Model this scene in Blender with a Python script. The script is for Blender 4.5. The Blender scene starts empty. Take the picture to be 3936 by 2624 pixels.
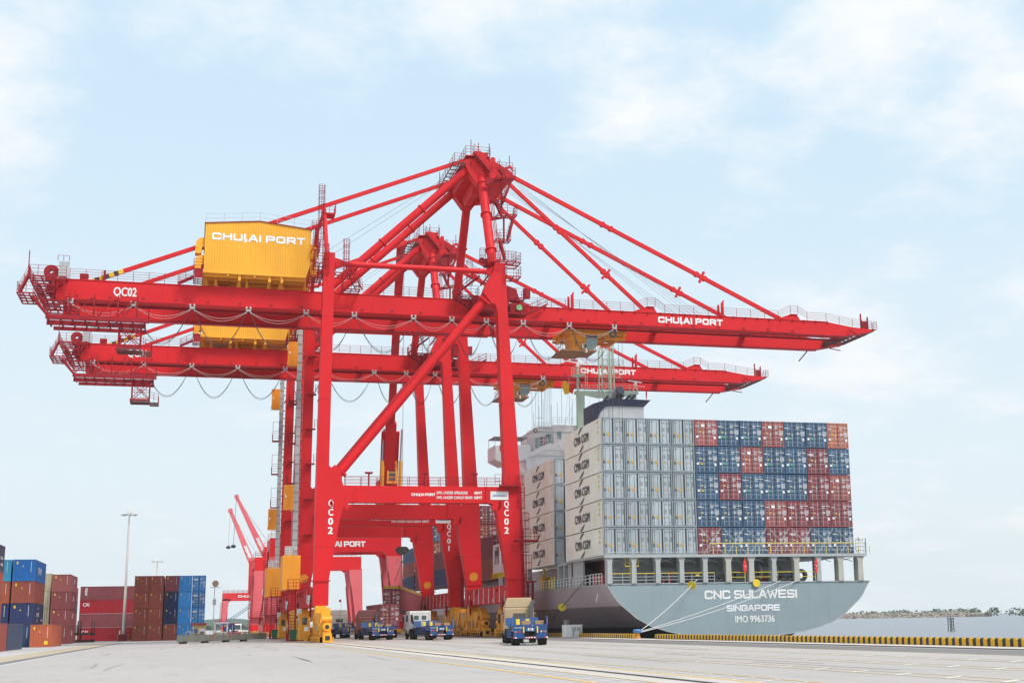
import bpy, math, random
from mathutils import Vector, Matrix
random.seed(7)
R = math.radians
scn = bpy.context.scene
COL = scn.collection

# ------------------------------------------------------------------ camera
cam_d = bpy.data.cameras.new('camera'); cam = bpy.data.objects.new('camera', cam_d); COL.objects.link(cam)
F, PX, PY, W0, H0 = 5100.617, 2388.453, 1353.774, 3936, 2624
rt = Vector((0.952592, -0.303504, -0.021318)); dn = Vector((0.039881, 0.19402, -0.980186)); fw = Vector((0.301627, 0.932867, 0.196926))
cam.matrix_world = Matrix(((rt.x, -dn.x, -fw.x, 0), (rt.y, -dn.y, -fw.y, 0), (rt.z, -dn.z, -fw.z, 1.7453), (0, 0, 0, 1)))
cam_d.sensor_fit = 'HORIZONTAL'; cam_d.sensor_width = 36
cam_d.lens = F / W0 * 36
cam_d.shift_x = (W0 / 2 - PX) / W0
cam_d.shift_y = (PY - H0 / 2) / W0
cam_d.clip_start = 0.5; cam_d.clip_end = 12000
scn.camera = cam

# ------------------------------------------------------------------ light and sky
SUN_EL, SUN_AZ = R(52), R(150)          # azimuth measured from +Y towards +X
sd = Vector((math.sin(SUN_AZ) * math.cos(SUN_EL), math.cos(SUN_AZ) * math.cos(SUN_EL), math.sin(SUN_EL)))
sun_d = bpy.data.lights.new('sun', 'SUN'); sun = bpy.data.objects.new('sun', sun_d); COL.objects.link(sun)
sun_d.energy = 2.6; sun_d.angle = R(18); sun_d.color = (1.0, 0.96, 0.9)
sun.rotation_mode = 'QUATERNION'; sun.rotation_quaternion = (-sd).to_track_quat('-Z', 'Y')
sun.location = (0, 0, 120)

wd = bpy.data.worlds.new('World'); scn.world = wd; wd.use_nodes = True
nt = wd.node_tree; N = nt.nodes; LK = nt.links; N.clear()
def nd(t, **k):
    n = N.new(t)
    for a, b in k.items(): setattr(n, a, b)
    return n
def mth(op, a, b=None, c=None, clamp=False):
    n = nd('ShaderNodeMath', operation=op); n.use_clamp = clamp
    for i, v in enumerate((a, b, c)):
        if v is None: continue
        if isinstance(v, (int, float)): n.inputs[i].default_value = v
        else: LK.new(v, n.inputs[i])
    return n.outputs[0]
def mixc(f, a, b):
    n = nd('ShaderNodeMix', data_type='RGBA')
    for i, v in ((0, f), (6, a), (7, b)):
        if isinstance(v, (int, float)): n.inputs[i].default_value = v
        elif isinstance(v, tuple): n.inputs[i].default_value = (*v, 1)
        else: LK.new(v, n.inputs[i])
    return n.outputs[2]
sky = nd('ShaderNodeTexSky', sky_type='NISHITA'); sky.sun_disc = False
sky.sun_elevation = SUN_EL; sky.sun_rotation = SUN_AZ; sky.air_density = 1.0; sky.dust_density = 2.0; sky.ozone_density = 1.0
tc = nd('ShaderNodeTexCoord'); sx = nd('ShaderNodeSeparateXYZ'); LK.new(tc.outputs['Generated'], sx.inputs[0])
zz = mth('MAXIMUM', sx.outputs[2], 0.0)
den = mth('ADD', zz, 0.22)
cx = nd('ShaderNodeCombineXYZ'); LK.new(mth('DIVIDE', sx.outputs[0], den), cx.inputs[0]); LK.new(mth('DIVIDE', sx.outputs[1], den), cx.inputs[1])
def noise(scale, detail, rough, off):
    m = nd('ShaderNodeMapping'); LK.new(cx.outputs[0], m.inputs[0]); m.inputs['Location'].default_value = off
    n = nd('ShaderNodeTexNoise'); n.inputs['Scale'].default_value = scale; n.inputs['Detail'].default_value = detail; n.inputs['Roughness'].default_value = rough
    LK.new(m.outputs[0], n.inputs['Vector']); return n.outputs['Fac']
nA = noise(1.7, 7, 0.58, (3.1, 1.7, 0)); nB = noise(4.2, 6, 0.62, (7.3, 2.2, 1))
cl = mth('ADD', mth('ADD', mth('MULTIPLY', nA, 1.15), mth('MULTIPLY', nB, 0.95)), -0.42)
def blob(px, py, rad, wgt):
    d = (rt * ((px - PX) / F) + dn * ((py - PY) / F) + fw).normalized()
    v = nd('ShaderNodeVectorMath', operation='DISTANCE'); LK.new(tc.outputs['Generated'], v.inputs[0]); v.inputs[1].default_value = d
    g = mth('POWER', 2.718, mth('MULTIPLY', mth('POWER', mth('DIVIDE', v.outputs['Value'], rad / F), 2.0), -1.0))
    return mth('MULTIPLY', g, wgt)
for b in ((1968, 1100, 2700, -.13), (120, 620, 260, .17), (80, 300, 200, .10), (900, 60, 420, .10), (1900, 150, 600, .10), (2800, 420, 800, .15), (3500, 100, 700, .12), (3800, 850, 300, .12), (3300, 1450, 380, .10), (2350, 560, 260, .08), (3300, 1000, 300, .06),
          (650, 480, 330, -.1), (1350, 480, 560, -.14), (560, 950, 520, -.14), (300, 1500, 500, -.1), (3600, 1250, 300, -.06), (3250, 760, 330, -.08), (2100, 900, 420, -.03), (3650, 560, 200, -.08), (1950, 420, 200, -.08)):
    cl = mth('ADD', cl, blob(*b))
mr = nd('ShaderNodeMapRange', interpolation_type='SMOOTHSTEP'); LK.new(cl, mr.inputs[0]); mr.inputs[1].default_value = 0.52; mr.inputs[2].default_value = 0.94
hz = nd('ShaderNodeMapRange', interpolation_type='SMOOTHSTEP'); LK.new(zz, hz.inputs[0]); hz.inputs[1].default_value = 0.0; hz.inputs[2].default_value = 0.50
blue = mixc(hz.outputs[0], (0.82, 0.915, 0.965), (0.60, 0.81, 0.975))
nis = nd('ShaderNodeVectorMath', operation='SCALE'); LK.new(sky.outputs[0], nis.inputs[0]); nis.inputs['Scale'].default_value = 0.1
air = mixc(0.08, blue, nis.outputs[0])
cloud = mixc(nB, (0.84, 0.90, 0.95), (0.97, 0.975, 0.98))
full = mixc(mr.outputs[0], air, cloud)
bg = nd('ShaderNodeBackground'); LK.new(full, bg.inputs[0]); bg.inputs[1].default_value = 0.80
ow = nd('ShaderNodeOutputWorld'); LK.new(bg.outputs[0], ow.inputs[0])

scn.view_settings.view_transform = 'Standard'; scn.view_settings.look = 'None'
scn.view_settings.gamma = 1.0; scn.view_settings.exposure = 0.40; scn.view_settings.use_curve_mapping = False

# ------------------------------------------------------------------ materials
MATS = {}
def paint(name, col, rough=0.5, dirt=0.25, streak=0.5, spec=0.4, rust=0.0, metal=0.0, objcol=False, scale=0.6, fade=0.0, dirtcol=(0.16, 0.13, 0.11)):
    if name in MATS: return MATS[name]
    m = bpy.data.materials.new(name); m.use_nodes = True; t = m.node_tree; b = t.nodes['Principled BSDF']
    L = t.links
    tcn = t.nodes.new('ShaderNodeTexCoord'); oi = t.nodes.new('ShaderNodeObjectInfo')
    ad = t.nodes.new('ShaderNodeVectorMath'); ad.operation = 'ADD'
    sc = t.nodes.new('ShaderNodeVectorMath'); sc.operation = 'SCALE'; sc.inputs['Scale'].default_value = 57.0
    cmb = t.nodes.new('ShaderNodeCombineXYZ'); L.new(oi.outputs['Random'], cmb.inputs[0]); L.new(oi.outputs['Random'], cmb.inputs[1])
    L.new(cmb.outputs[0], sc.inputs[0]); L.new(tcn.outputs['Object'], ad.inputs[0]); L.new(sc.outputs[0], ad.inputs[1])
    def nz(sclv, det, ro):
        mp = t.nodes.new('ShaderNodeMapping'); mp.inputs['Scale'].default_value = sclv; L.new(ad.outputs[0], mp.inputs[0])
        n = t.nodes.new('ShaderNodeTexNoise'); n.inputs['Scale'].default_value = 1.0; n.inputs['Detail'].default_value = det; n.inputs['Roughness'].default_value = ro
        L.new(mp.outputs[0], n.inputs['Vector']); return n.outputs['Fac']
    def rng(v, a, b_, c, d):
        n = t.nodes.new('ShaderNodeMapRange'); L.new(v, n.inputs[0])
        for i, x in enumerate((a, b_, c, d)): n.inputs[i + 1].default_value = x
        return n.outputs[0]
    def mx(f, a, b_, mode='MIX'):
        n = t.nodes.new('ShaderNodeMix'); n.data_type = 'RGBA'; n.blend_type = mode
        for i, v in ((0, f), (6, a), (7, b_)):
            if isinstance(v, (int, float)): n.inputs[i].default_value = v
            elif isinstance(v, tuple): n.inputs[i].default_value = (*v, 1)
            else: L.new(v, n.inputs[i])
        return n.outputs[2]
    s = scale
    patch = nz((s * .5,) * 3, 5, 0.6)
    strk = nz((s * 3.2, s * 3.2, s * .22), 4, 0.6)
    base = oi.outputs['Color'] if objcol else col
    c = mx(rng(patch, .35, .7, 0, .5 + fade), base, (1, 1, 1), 'SOFT_LIGHT') if fade else mx(rng(patch, .3, .72, 0.0, 0.30), base, (.5, .45, .42), 'MULTIPLY')
    c = mx(rng(strk, .52, .8, 0, dirt * streak), c, dirtcol)
    fine = nz((s * 9,) * 3, 3, 0.6)
    c = mx(rng(fine, .6, .85, 0, dirt * .7), c, dirtcol)
    if rust:
        rs = nz((s * 2.2, s * 2.2, s * .5), 7, 0.7)
        c = mx(rng(rs, .66 - rust * .2, .74 - rust * .1, 0, .85), c, (.20, .075, .03))
    if isinstance(c, tuple): b.inputs['Base Color'].default_value = (*c, 1)
    else: L.new(c, b.inputs['Base Color'])
    L.new(rng(patch, .2, .8, max(.05, rough - .1), min(1, rough + .15)), b.inputs['Roughness'])
    b.inputs['Specular IOR Level'].default_value = spec; b.inputs['Metallic'].default_value = metal
    MATS[name] = m; return m
def plain(name, col, rough=0.5, metal=0.0, spec=0.5):
    if name in MATS: return MATS[name]
    m = bpy.data.materials.new(name); m.use_nodes = True; b = m.node_tree.nodes['Principled BSDF']
    b.inputs['Base Color'].default_value = (*col, 1); b.inputs['Roughness'].default_value = rough; b.inputs['Metallic'].default_value = metal; b.inputs['Specular IOR Level'].default_value = spec
    MATS[name] = m; return m
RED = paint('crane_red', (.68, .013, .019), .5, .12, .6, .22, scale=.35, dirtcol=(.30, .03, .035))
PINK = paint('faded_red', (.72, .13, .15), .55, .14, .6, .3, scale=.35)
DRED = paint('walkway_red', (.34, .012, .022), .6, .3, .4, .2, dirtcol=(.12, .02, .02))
YEL = paint('crane_yellow', (.93, .42, .02), .5, .22, .6, .35, scale=.5)
AMB = paint('cabin_orange', (.90, .35, .02), .5, .25, .6, .35, scale=.7)
HOUSE = paint('house_yellow', (.90, .44, .035), .55, .12, .7, .3, scale=.4)
GREYM = paint('galvanised_grey', (.46, .49, .50), .5, .3, .5)
WHITE = paint('white_paint', (.80, .80, .80), .5, .16, .6)
LETTER = paint('white_lettering', (.86, .86, .86), .55, .06, .4)
NAMEL = paint('name_white', (.84, .83, .80), .6, .12, .9, .4, .28, scale=.9)
DARK = paint('dark_steel', (.035, .035, .04), .6, .2, .3)
RUBBER = paint('rubber', (.022, .021, .020), .85, .5, .2, .2, scale=2.0, dirtcol=(.12, .09, .065))
CABLE = plain('cable_black', (.05, .05, .055), .6)
CABLEL = plain('cable_pale', (.55, .53, .50), .7)
ROPE = plain('steel_rope', (.16, .16, .17), .5, .3)
GLASS = plain('window_glass', (.05, .075, .085), .08, 0.0, .8)
TEAL = plain('cab_glass', (.22, .42, .43), .1, 0.0, .8)
BLUE = paint('chassis_blue', (.018, .08, .24), .5, .35, .6, .4, .25, scale=1.4)
CONT = paint('container_paint', (1, 1, 1), .55, .24, .7, .35, .05, objcol=True, scale=.7)
GRAT = paint('grating_dark', (.13, .055, .055), .8, .3, .2)
HULL = paint('hull_grey', (.27, .335, .36), .5, .22, .9, .35, .10, scale=.3, dirtcol=(.20, .16, .12))
HULLS = paint('hull_side_grey', (.46, .40, .43), .5, .16, .9, .35, scale=.25, dirtcol=(.12, .10, .09))
HULLD = paint('hull_dark_grey', (.085, .075, .078), .55, .25, .7, .3, scale=.3)
BOOT = paint('hull_boot_green', (.022, .034, .034), .5, .25, .7, .3, scale=.3)
SHIPG = paint('ship_grey', (.42, .44, .44), .55, .3, .8, .3, .12, scale=.9)
CREAM = paint('post_cream', (.47, .46, .41), .6, .3, .9, .3, .3, scale=.8)
MASTG = paint('mast_green', (.52, .70, .56), .5, .12, .5)
NAVY = paint('funnel_navy', (.035, .042, .085), .5, .2, .5)
SYEL = paint('signal_yellow', (.83, .60, .03), .5, .18, .5)
GREEN = paint('bin_green', (.012, .17, .075), .5, .15, .4)
WOODY = paint('worn_timber', (.33, .20, .11), .8, .4, .4)

# ------------------------------------------------------------------ mesh helper
SPLIT = set('track_hanger cabinet_frame boom_hinge_machinery rail_bracket cross_beam lug sill_rib leg_flange cable_hook stay_rest stay_bracket column_ring stay_band stay_joint access_stair landside_walkway boom_tip_gear apex_deck sheave house_support under_duct junction_box winch_unit locking_pin tie_lug brace_flange travel_motor buffer rubber_skirt deck_locker mooring_bitts bulkhead_door lashing_bridge cross_bracing deck_fittings winch_brake yellow_rail aerials halyard fuel_tank mud_guard twist_locks skid red_tab window bridge_window red_signal_panel mirror floodlight bumper cabin_window cab_window cab_door_frame house_stair guard_rail bridge_rail caged_ladder access_platform stair_landing landside_platform lift_platform stairway access_ladder stay_post conduit wheel service_stair hoist_gear fan_grille air_conditioner trolley_rail boom_hinge deck_crane side_rail weld_seam red_tab base number_ring lock_block'.split())
class MB:
    def __init__(s): s.v = []; s.f = []; s.mi = []; s.cur = 0; s.cuts = [0]; s.shapes = []
    def cut(s):
        if len(s.v) > s.cuts[-1]: s.cuts.append(len(s.v))
        return s
    def each(s, name, mat, parent=None, **k):
        s.cut(); os = []
        for lo, hi in zip(s.cuts, s.cuts[1:]):
            m = MB(); m.v = s.v[lo:hi]
            for f, i in zip(s.f, s.mi):
                if lo <= f[0] < hi: m.f.append([j - lo for j in f]); m.mi.append(i)
            os.append(m.build(name, mat, parent, **k))
        return os
    def add(s, vs, fs):
        o = len(s.v); s.v += [tuple(p) for p in vs]; s.shapes += [(o, len(s.v))] if len(vs) else []
        for f in fs: s.f.append([i + o for i in f]); s.mi.append(s.cur)
        return s
    def box(s, x0, x1, y0, y1, z0, z1):
        vs = [(x, y, z) for z in (z0, z1) for y in (y0, y1) for x in (x0, x1)]
        return s.add(vs, [(0, 2, 3, 1), (4, 5, 7, 6), (0, 1, 5, 4), (2, 6, 7, 3), (0, 4, 6, 2), (1, 3, 7, 5)])
    def beam(s, p, q, w, h, up=(0, 0, 1)):
        p = Vector(p); q = Vector(q); d = (q - p).normalized(); u = Vector(up)
        if abs(d.dot(u)) > .99: u = Vector((0, 1, 0))
        a = d.cross(u).normalized() * (w / 2); b = a.cross(d).normalized() * (h / 2)
        vs = [o + i * a + j * b for o in (p, q) for j in (-1, 1) for i in (-1, 1)]
        return s.add(vs, [(0, 2, 3, 1), (4, 5, 7, 6), (0, 1, 5, 4), (2, 6, 7, 3), (0, 4, 6, 2), (1, 3, 7, 5)])
    def tube(s, p, q, r, n=10, r2=None, cap=True):
        p = Vector(p); q = Vector(q); d = (q - p).normalized(); u = Vector((0, 0, 1)) if abs(d.z) < .95 else Vector((1, 0, 0))
        a = d.cross(u).normalized(); b = d.cross(a); r2 = r if r2 is None else r2
        vs = []
        for o, rr in ((p, r), (q, r2)):
            for i in range(n):
                t = 2 * math.pi * i / n; vs.append(o + a * (rr * math.cos(t)) + b * (rr * math.sin(t)))
        fs = [(i, (i + 1) % n, n + (i + 1) % n, n + i) for i in range(n)]
        if cap: fs += [tuple(range(n))[::-1], tuple(range(n, 2 * n))]
        return s.add(vs, fs)
    def path(s, pts, r, n=6):
        for a, b in zip(pts, pts[1:]): s.tube(a, b, r, n, cap=False)
        return s
    def prism(s, poly, d0, d1, ax='y'):
        k = len(poly)
        if ax == 'y': f = lambda p, d: (p[0], d, p[1])
        elif ax == 'x': f = lambda p, d: (d, p[0], p[1])
        else: f = lambda p, d: (p[0], p[1], d)
        vs = [f(p, d0) for p in poly] + [f(p, d1) for p in poly]
        return s.add(vs, [tuple(range(k)), tuple(range(k, 2 * k))[::-1]] + [(i, k + i, k + (i + 1) % k, (i + 1) % k) for i in range(k)])
    def lathe(s, prof, c, ax='z', n=20):
        vs = []; k = len(prof)
        for i in range(n):
            t = 2 * math.pi * i / n; ct, st = math.cos(t), math.sin(t)
            for r, h in prof:
                v = (r * ct, r * st, h) if ax == 'z' else ((r * ct, h, r * st) if ax == 'y' else (h, r * ct, r * st))
                vs.append((c[0] + v[0], c[1] + v[1], c[2] + v[2]))
        fs = [(i * k + j, ((i + 1) % n) * k + j, ((i + 1) % n) * k + j + 1, i * k + j + 1) for i in range(n) for j in range(k - 1)]
        return s.add(vs, fs)
    def rail(s, pts, h=1.15, nr=3, step=2.0, r=.028, up=(0, 0, 1)):
        up = Vector(up)
        for a, b in zip(pts, pts[1:]):
            a = Vector(a); b = Vector(b); L = (b - a).length; n = max(1, round(L / step))
            for i in range(n + 1):
                p = a.lerp(b, i / n); s.tube(p, p + up * h, r * 1.15, 5, cap=False)
            for j in range(nr):
                o = up * (h * (nr - j) / nr); s.tube(a + o, b + o, r * .9, 5, cap=False)
        return s
    def ladder(s, p, q, w=.5, wdir=(1, 0, 0), rung=.32, r=.03):
        p = Vector(p); q = Vector(q); wv = Vector(wdir).normalized() * (w / 2)
        s.beam(p - wv, q - wv, r * 2, r * 2); s.beam(p + wv, q + wv, r * 2, r * 2)
        n = max(2, int((q - p).length / rung))
        for i in range(1, n):
            c = p.lerp(q, i / n); s.tube(c - wv, c + wv, r * .7, 5, cap=False)
        return s
    def stairs(s, p, q, w=.8, wdir=(0, 1, 0), n=None, rail=True):
        p = Vector(p); q = Vector(q); wv = Vector(wdir).normalized() * (w / 2); n = n or max(3, int(abs(q.z - p.z) / .3))
        for sg in (-1, 1): s.beam(p + wv * sg, q + wv * sg, .05, .22)
        run = (q - p); hd = Vector((run.x, run.y, 0)).normalized() * .13 if abs(run.x) + abs(run.y) > .01 else Vector((.13, 0, 0))
        for i in range(1, n):
            c = p.lerp(q, i / n); s.add([c - wv - hd, c + wv - hd, c + wv + hd, c - wv + hd, c - wv - hd - Vector((0, 0, .04)), c + wv - hd - Vector((0, 0, .04)), c + wv + hd - Vector((0, 0, .04)), c - wv + hd - Vector((0, 0, .04))],
                [(0, 1, 2, 3), (7, 6, 5, 4), (0, 4, 5, 1), (2, 6, 7, 3), (1, 5, 6, 2), (0, 3, 7, 4)])
        if rail:
            for sg in (-1, 1): s.rail([p + wv * sg, q + wv * sg], 1.0, 2, 1.2, .024)
        return s
    def cage(s, c, z0, z1, r=.38, n=8, step=.8):
        for i in range(n):
            t = 2 * math.pi * i / n; s.tube((c[0] + r * math.cos(t), c[1] + r * math.sin(t), z0), (c[0] + r * math.cos(t), c[1] + r * math.sin(t), z1), .018, 4, cap=False)
        k = max(1, int((z1 - z0) / step))
        for j in range(k + 1):
            z = z0 + (z1 - z0) * j / k
            for i in range(10):
                t = 2 * math.pi * i / 10; u = 2 * math.pi * (i + 1) / 10
                s.tube((c[0] + r * math.cos(t), c[1] + r * math.sin(t), z), (c[0] + r * math.cos(u), c[1] + r * math.sin(u), z), .022, 4, cap=False)
        return s
    def grating(s, x0, x1, y0, y1, z, t=.12, cells=(3, 4), bar=.07):
        nx, ny = cells
        for i in range(nx + 1): x = x0 + (x1 - x0) * i / nx; s.box(x - bar / 2, x + bar / 2, y0, y1, z - t, z)
        for j in range(ny + 1): y = y0 + (y1 - y0) * j / ny; s.box(x0, x1, y - bar / 2, y + bar / 2, z - t * .98, z - .004)
        return s
    def clusters(s, tol=.05):
        sh = s.shapes; n = len(sh); bb = []
        for lo, hi in sh:
            q = s.v[lo:hi]; bb.append([min(p[k] for p in q) - tol for k in range(3)] + [max(p[k] for p in q) + tol for k in range(3)])
        up = list(range(n))
        def fd(i):
            while up[i] != i: up[i] = up[up[i]]; i = up[i]
            return i
        for i in range(n):
            A = bb[i]
            for j in range(i):
                B = bb[j]
                if A[0] <= B[3] and B[0] <= A[3] and A[1] <= B[4] and B[1] <= A[4] and A[2] <= B[5] and B[2] <= A[5]: up[fd(i)] = fd(j)
        g = {}
        for i in range(n): g.setdefault(fd(i), []).append(i)
        return list(g.values())
    def build(s, name, mat, parent=None, smooth=False, loc=None, mats=None, bevel=0):
        if parent and not mats and name in SPLIT and 1 < len(s.shapes) < 700:
            gs = s.clusters()
            if 1 < len(gs) <= 60:
                own = {}
                for gi, g in enumerate(gs):
                    for i in g:
                        for k in range(*s.shapes[i]): own[k] = gi
                ms = [MB() for _ in gs]; loc_ = {}
                for k, p in enumerate(s.v): m = ms[own[k]]; loc_[k] = len(m.v); m.v.append(p)
                for f in s.f: ms[own[f[0]]].f.append([loc_[k] for k in f])
                for m in ms: m.mi = [0] * len(m.f)
                return [m.build(name, mat, parent, smooth, loc, None, bevel) for m in ms][0]
        me = bpy.data.meshes.new(name); me.from_pydata(s.v, [], s.f)
        if mats:
            for m in mats: me.materials.append(m)
            me.polygons.foreach_set('material_index', s.mi)
        else: me.materials.append(mat)
        if smooth:
            me.polygons.foreach_set('use_smooth', [True] * len(me.polygons)); me.set_sharp_from_angle(angle=R(35))
        me.validate(clean_customdata=False); me.update()
        o = bpy.data.objects.new(name, me); COL.objects.link(o)
        if parent: o.parent = parent
        if loc: o.location = loc
        if bevel:
            bv = o.modifiers.new('bevel', 'BEVEL'); bv.width = bevel; bv.segments = 2; bv.limit_method = 'ANGLE'
        return o
def tag(o, label, cat, group=None):
    o['label'] = label; o['category'] = cat
    if group: o['group'] = group
    return o
def thing(name, label, cat, loc=(0, 0, 0), rz=0, group=None):
    o = bpy.data.objects.new(name, None); COL.objects.link(o); o.location = loc; o.rotation_euler = (0, 0, rz); o.empty_display_size = .5
    return tag(o, label, cat, group)
def struct(o, kind='structure'): o['kind'] = kind; return o
KIDS = {}
def kids(o): return [c for c in bpy.data.objects if c.parent == o]
def dup(root, loc, rz=0, label=None, group=None, skip=(), color=None):
    r = root.copy(); COL.objects.link(r); r.location = loc; r.rotation_euler = (0, 0, rz)
    if label: r['label'] = label
    if group: r['group'] = group
    key = root.name
    if key not in KIDS: KIDS[key] = [(c, kids(c)) for c in kids(root)]
    for c, gs in KIDS[key]:
        if c.name.split('.')[0] in skip: continue
        d = c.copy(); COL.objects.link(d); d.parent = r
        if color and d.get('tint'): d.color = color
        for g in gs:
            e = g.copy(); COL.objects.link(e); e.parent = d
            if color and e.get('tint'): e.color = color
    return r

# ------------------------------------------------------------------ lettering
c_ = .13
GL = {
 'C': [[(1, .84), (1, 1 - c_), (1 - c_, 1), (c_, 1), (0, 1 - c_), (0, c_), (c_, 0), (1 - c_, 0), (1, c_), (1, .16)]],
 'H': [[(0, 0), (0, 1)], [(1, 0), (1, 1)], [(0, .5), (1, .5)]],
 'U': [[(0, 1), (0, c_), (c_, 0), (1 - c_, 0), (1, c_), (1, 1)]],
 'L': [[(0, 1), (0, 0), (1, 0)]],
 'l': [[(0, 1.1), (0, -.02), (.5, -.2), (1, .05)]],
 'A': [[(0, 0), (.42, 1), (.58, 1), (1, 0)], [(.2, .3), (.8, .3)]],
 'I': [[(0, 0), (0, 1)]], 'T': [[(.5, 0), (.5, 1)], [(0, 1), (1, 1)]],
 'P': [[(0, 0), (0, 1), (1 - c_, 1), (1, 1 - c_), (1, .5), (1 - c_, .4), (0, .4)]],
 'R': [[(0, 0), (0, 1), (1 - c_, 1), (1, 1 - c_), (1, .52), (1 - c_, .42), (0, .42)], [(.6, .42), (1, 0)]],
 'O': [[(c_, 0), (1 - c_, 0), (1, c_), (1, 1 - c_), (1 - c_, 1), (c_, 1), (0, 1 - c_), (0, c_), (c_, 0)]],
 'S': [[(1, .93), (1 - c_, 1), (c_, 1), (0, 1 - c_), (0, .62), (c_, .5), (1 - c_, .5), (1, .38), (1, c_), (1 - c_, 0), (c_, 0), (0, .07)]],
 'N': [[(0, 0), (0, 1), (1, 0), (1, 1)]], 'W': [[(0, 1), (.25, 0), (.5, .85), (.75, 0), (1, 1)]],
 'E': [[(1, 1), (0, 1), (0, 0), (1, 0)], [(0, .5), (.9, .5)]],
 'G': [[(1, .88), (1, 1 - c_), (1 - c_, 1), (c_, 1), (0, 1 - c_), (0, c_), (c_, 0), (1 - c_, 0), (1, c_), (1, .48), (.55, .48)]],
}
def ribbon(mb, pts, t, f):
    P = [Vector((a, b)) for a, b in pts]; n = len(P); closed = (P[0] - P[-1]).length < 1e-6
    Lf = []; Rt = []
    for i in range(n):
        d0 = (P[i] - P[i - 1]).normalized() if i > 0 else ((P[0] - P[-2]).normalized() if closed else None)
        d1 = (P[i + 1] - P[i]).normalized() if i < n - 1 else ((P[1] - P[0]).normalized() if closed else None)
        if d0 is None: d0 = d1
        if d1 is None: d1 = d0
        a = Vector((-d0.y, d0.x)); b = Vector((-d1.y, d1.x)); m = (a + b)
        m = m.normalized() if m.length > 1e-4 else a
        k = min(2.2, 1 / max(.3, m.dot(a))) * t / 2
        e = Vector((0, 0))
        if not closed and i == 0: e = -d1 * (t / 2)
        if not closed and i == n - 1: e = d0 * (t / 2)
        Lf.append(P[i] + m * k + e); Rt.append(P[i] - m * k + e)
    for i in range(n - 1): mb.add([f(Lf[i], i), f(Lf[i + 1], i), f(Rt[i + 1], i), f(Rt[i], i)], [(0, 1, 2, 3)])
def wide_text(mb, s, org, ux, uy, h, total=None, t=.2, gap=.12, wl=1.15):
    """wide square letters drawn as strokes; org = lower left, ux/uy unit vectors, h = cap height"""
    ux = Vector(ux); uy = Vector(uy); org = Vector(org); T = t * h; nr = ux.cross(uy)
    ws = {'I': t, ' ': .3, 'l': .45, 'L': .95, 'T': 1.05, 'W': 1.5, 'N': 1.15, '-': .2}
    wid = [ws.get(ch, wl) for ch in s]; tot = sum(wid) + gap * (len(s) - 1); sx = 1 if not total else total / (tot * h)
    x = 0
    for ch, w in zip(s, wid):
        for q, pl in enumerate(GL.get(ch, [])):
            pts = [((x + t / 2 + a * max(0, w - t)) * h * sx if w > t else (x + w / 2) * h * sx, T / 2 + b * (h - T)) for a, b in pl]
            ribbon(mb, pts, T, lambda p, i: org + nr * (.016 * q + .0015 * i) + ux * p[0] + uy * p[1])
        x += w + gap
    return mb
_tx = {}
def font_mesh(s, bold=0.0):
    if (s, bold) in _tx: return _tx[(s, bold)]
    cu = bpy.data.curves.new('t', 'FONT'); cu.body = s; cu.offset = bold; cu.size = 1; cu.resolution_u = 3
    o = bpy.data.objects.new('t', cu); COL.objects.link(o); bpy.context.view_layer.update()
    me = bpy.data.meshes.new_from_object(o.evaluated_get(bpy.context.evaluated_depsgraph_get()))
    vs = [v.co.copy() for v in me.vertices]; fs = [tuple(p.vertices) for p in me.polygons]
    bpy.data.objects.remove(o); bpy.data.curves.remove(cu); bpy.data.meshes.remove(me)
    _tx[(s, bold)] = (vs, fs); return vs, fs
def text(mb, s, org, ux, uy, h, total=None, bold=.015, align='l', slant=0):
    vs, fs = font_mesh(s, 0.0); ux = Vector(ux); uy = Vector(uy); org = Vector(org); nr = ux.cross(uy)
    x0 = min(v.x for v in vs); x1 = max(v.x for v in vs); y1 = .69
    k = h / y1; kx = k if not total else total / (x1 - x0 + 2 * bold)
    off = -x0 + bold if align == 'l' else (-(x0 + x1) / 2 if align == 'c' else -x1)
    for q, (sx_, sy_) in enumerate(((0, 0), (-1, 0), (1, 0), (0, .6), (0, -.6))):
        if bold <= 0 and q: break
        mb.add([org + nr * (.003 * q) + ux * ((v.x + off + slant * v.y + sx_ * bold) * kx) + uy * ((v.y + sy_ * bold) * k) for v in vs], fs)
    return mb
X_ = (1, 0, 0); Y_ = (0, 1, 0); Z_ = (0, 0, 1)
def clip(a, b, t): return a + (b - a) * t
SHIPW = paint('ship_white', (.90, .90, .90), .5, .06, .5)
UNDER = paint('underside_brown', (.34, .17, .07), .8, .3, .3)
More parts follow.
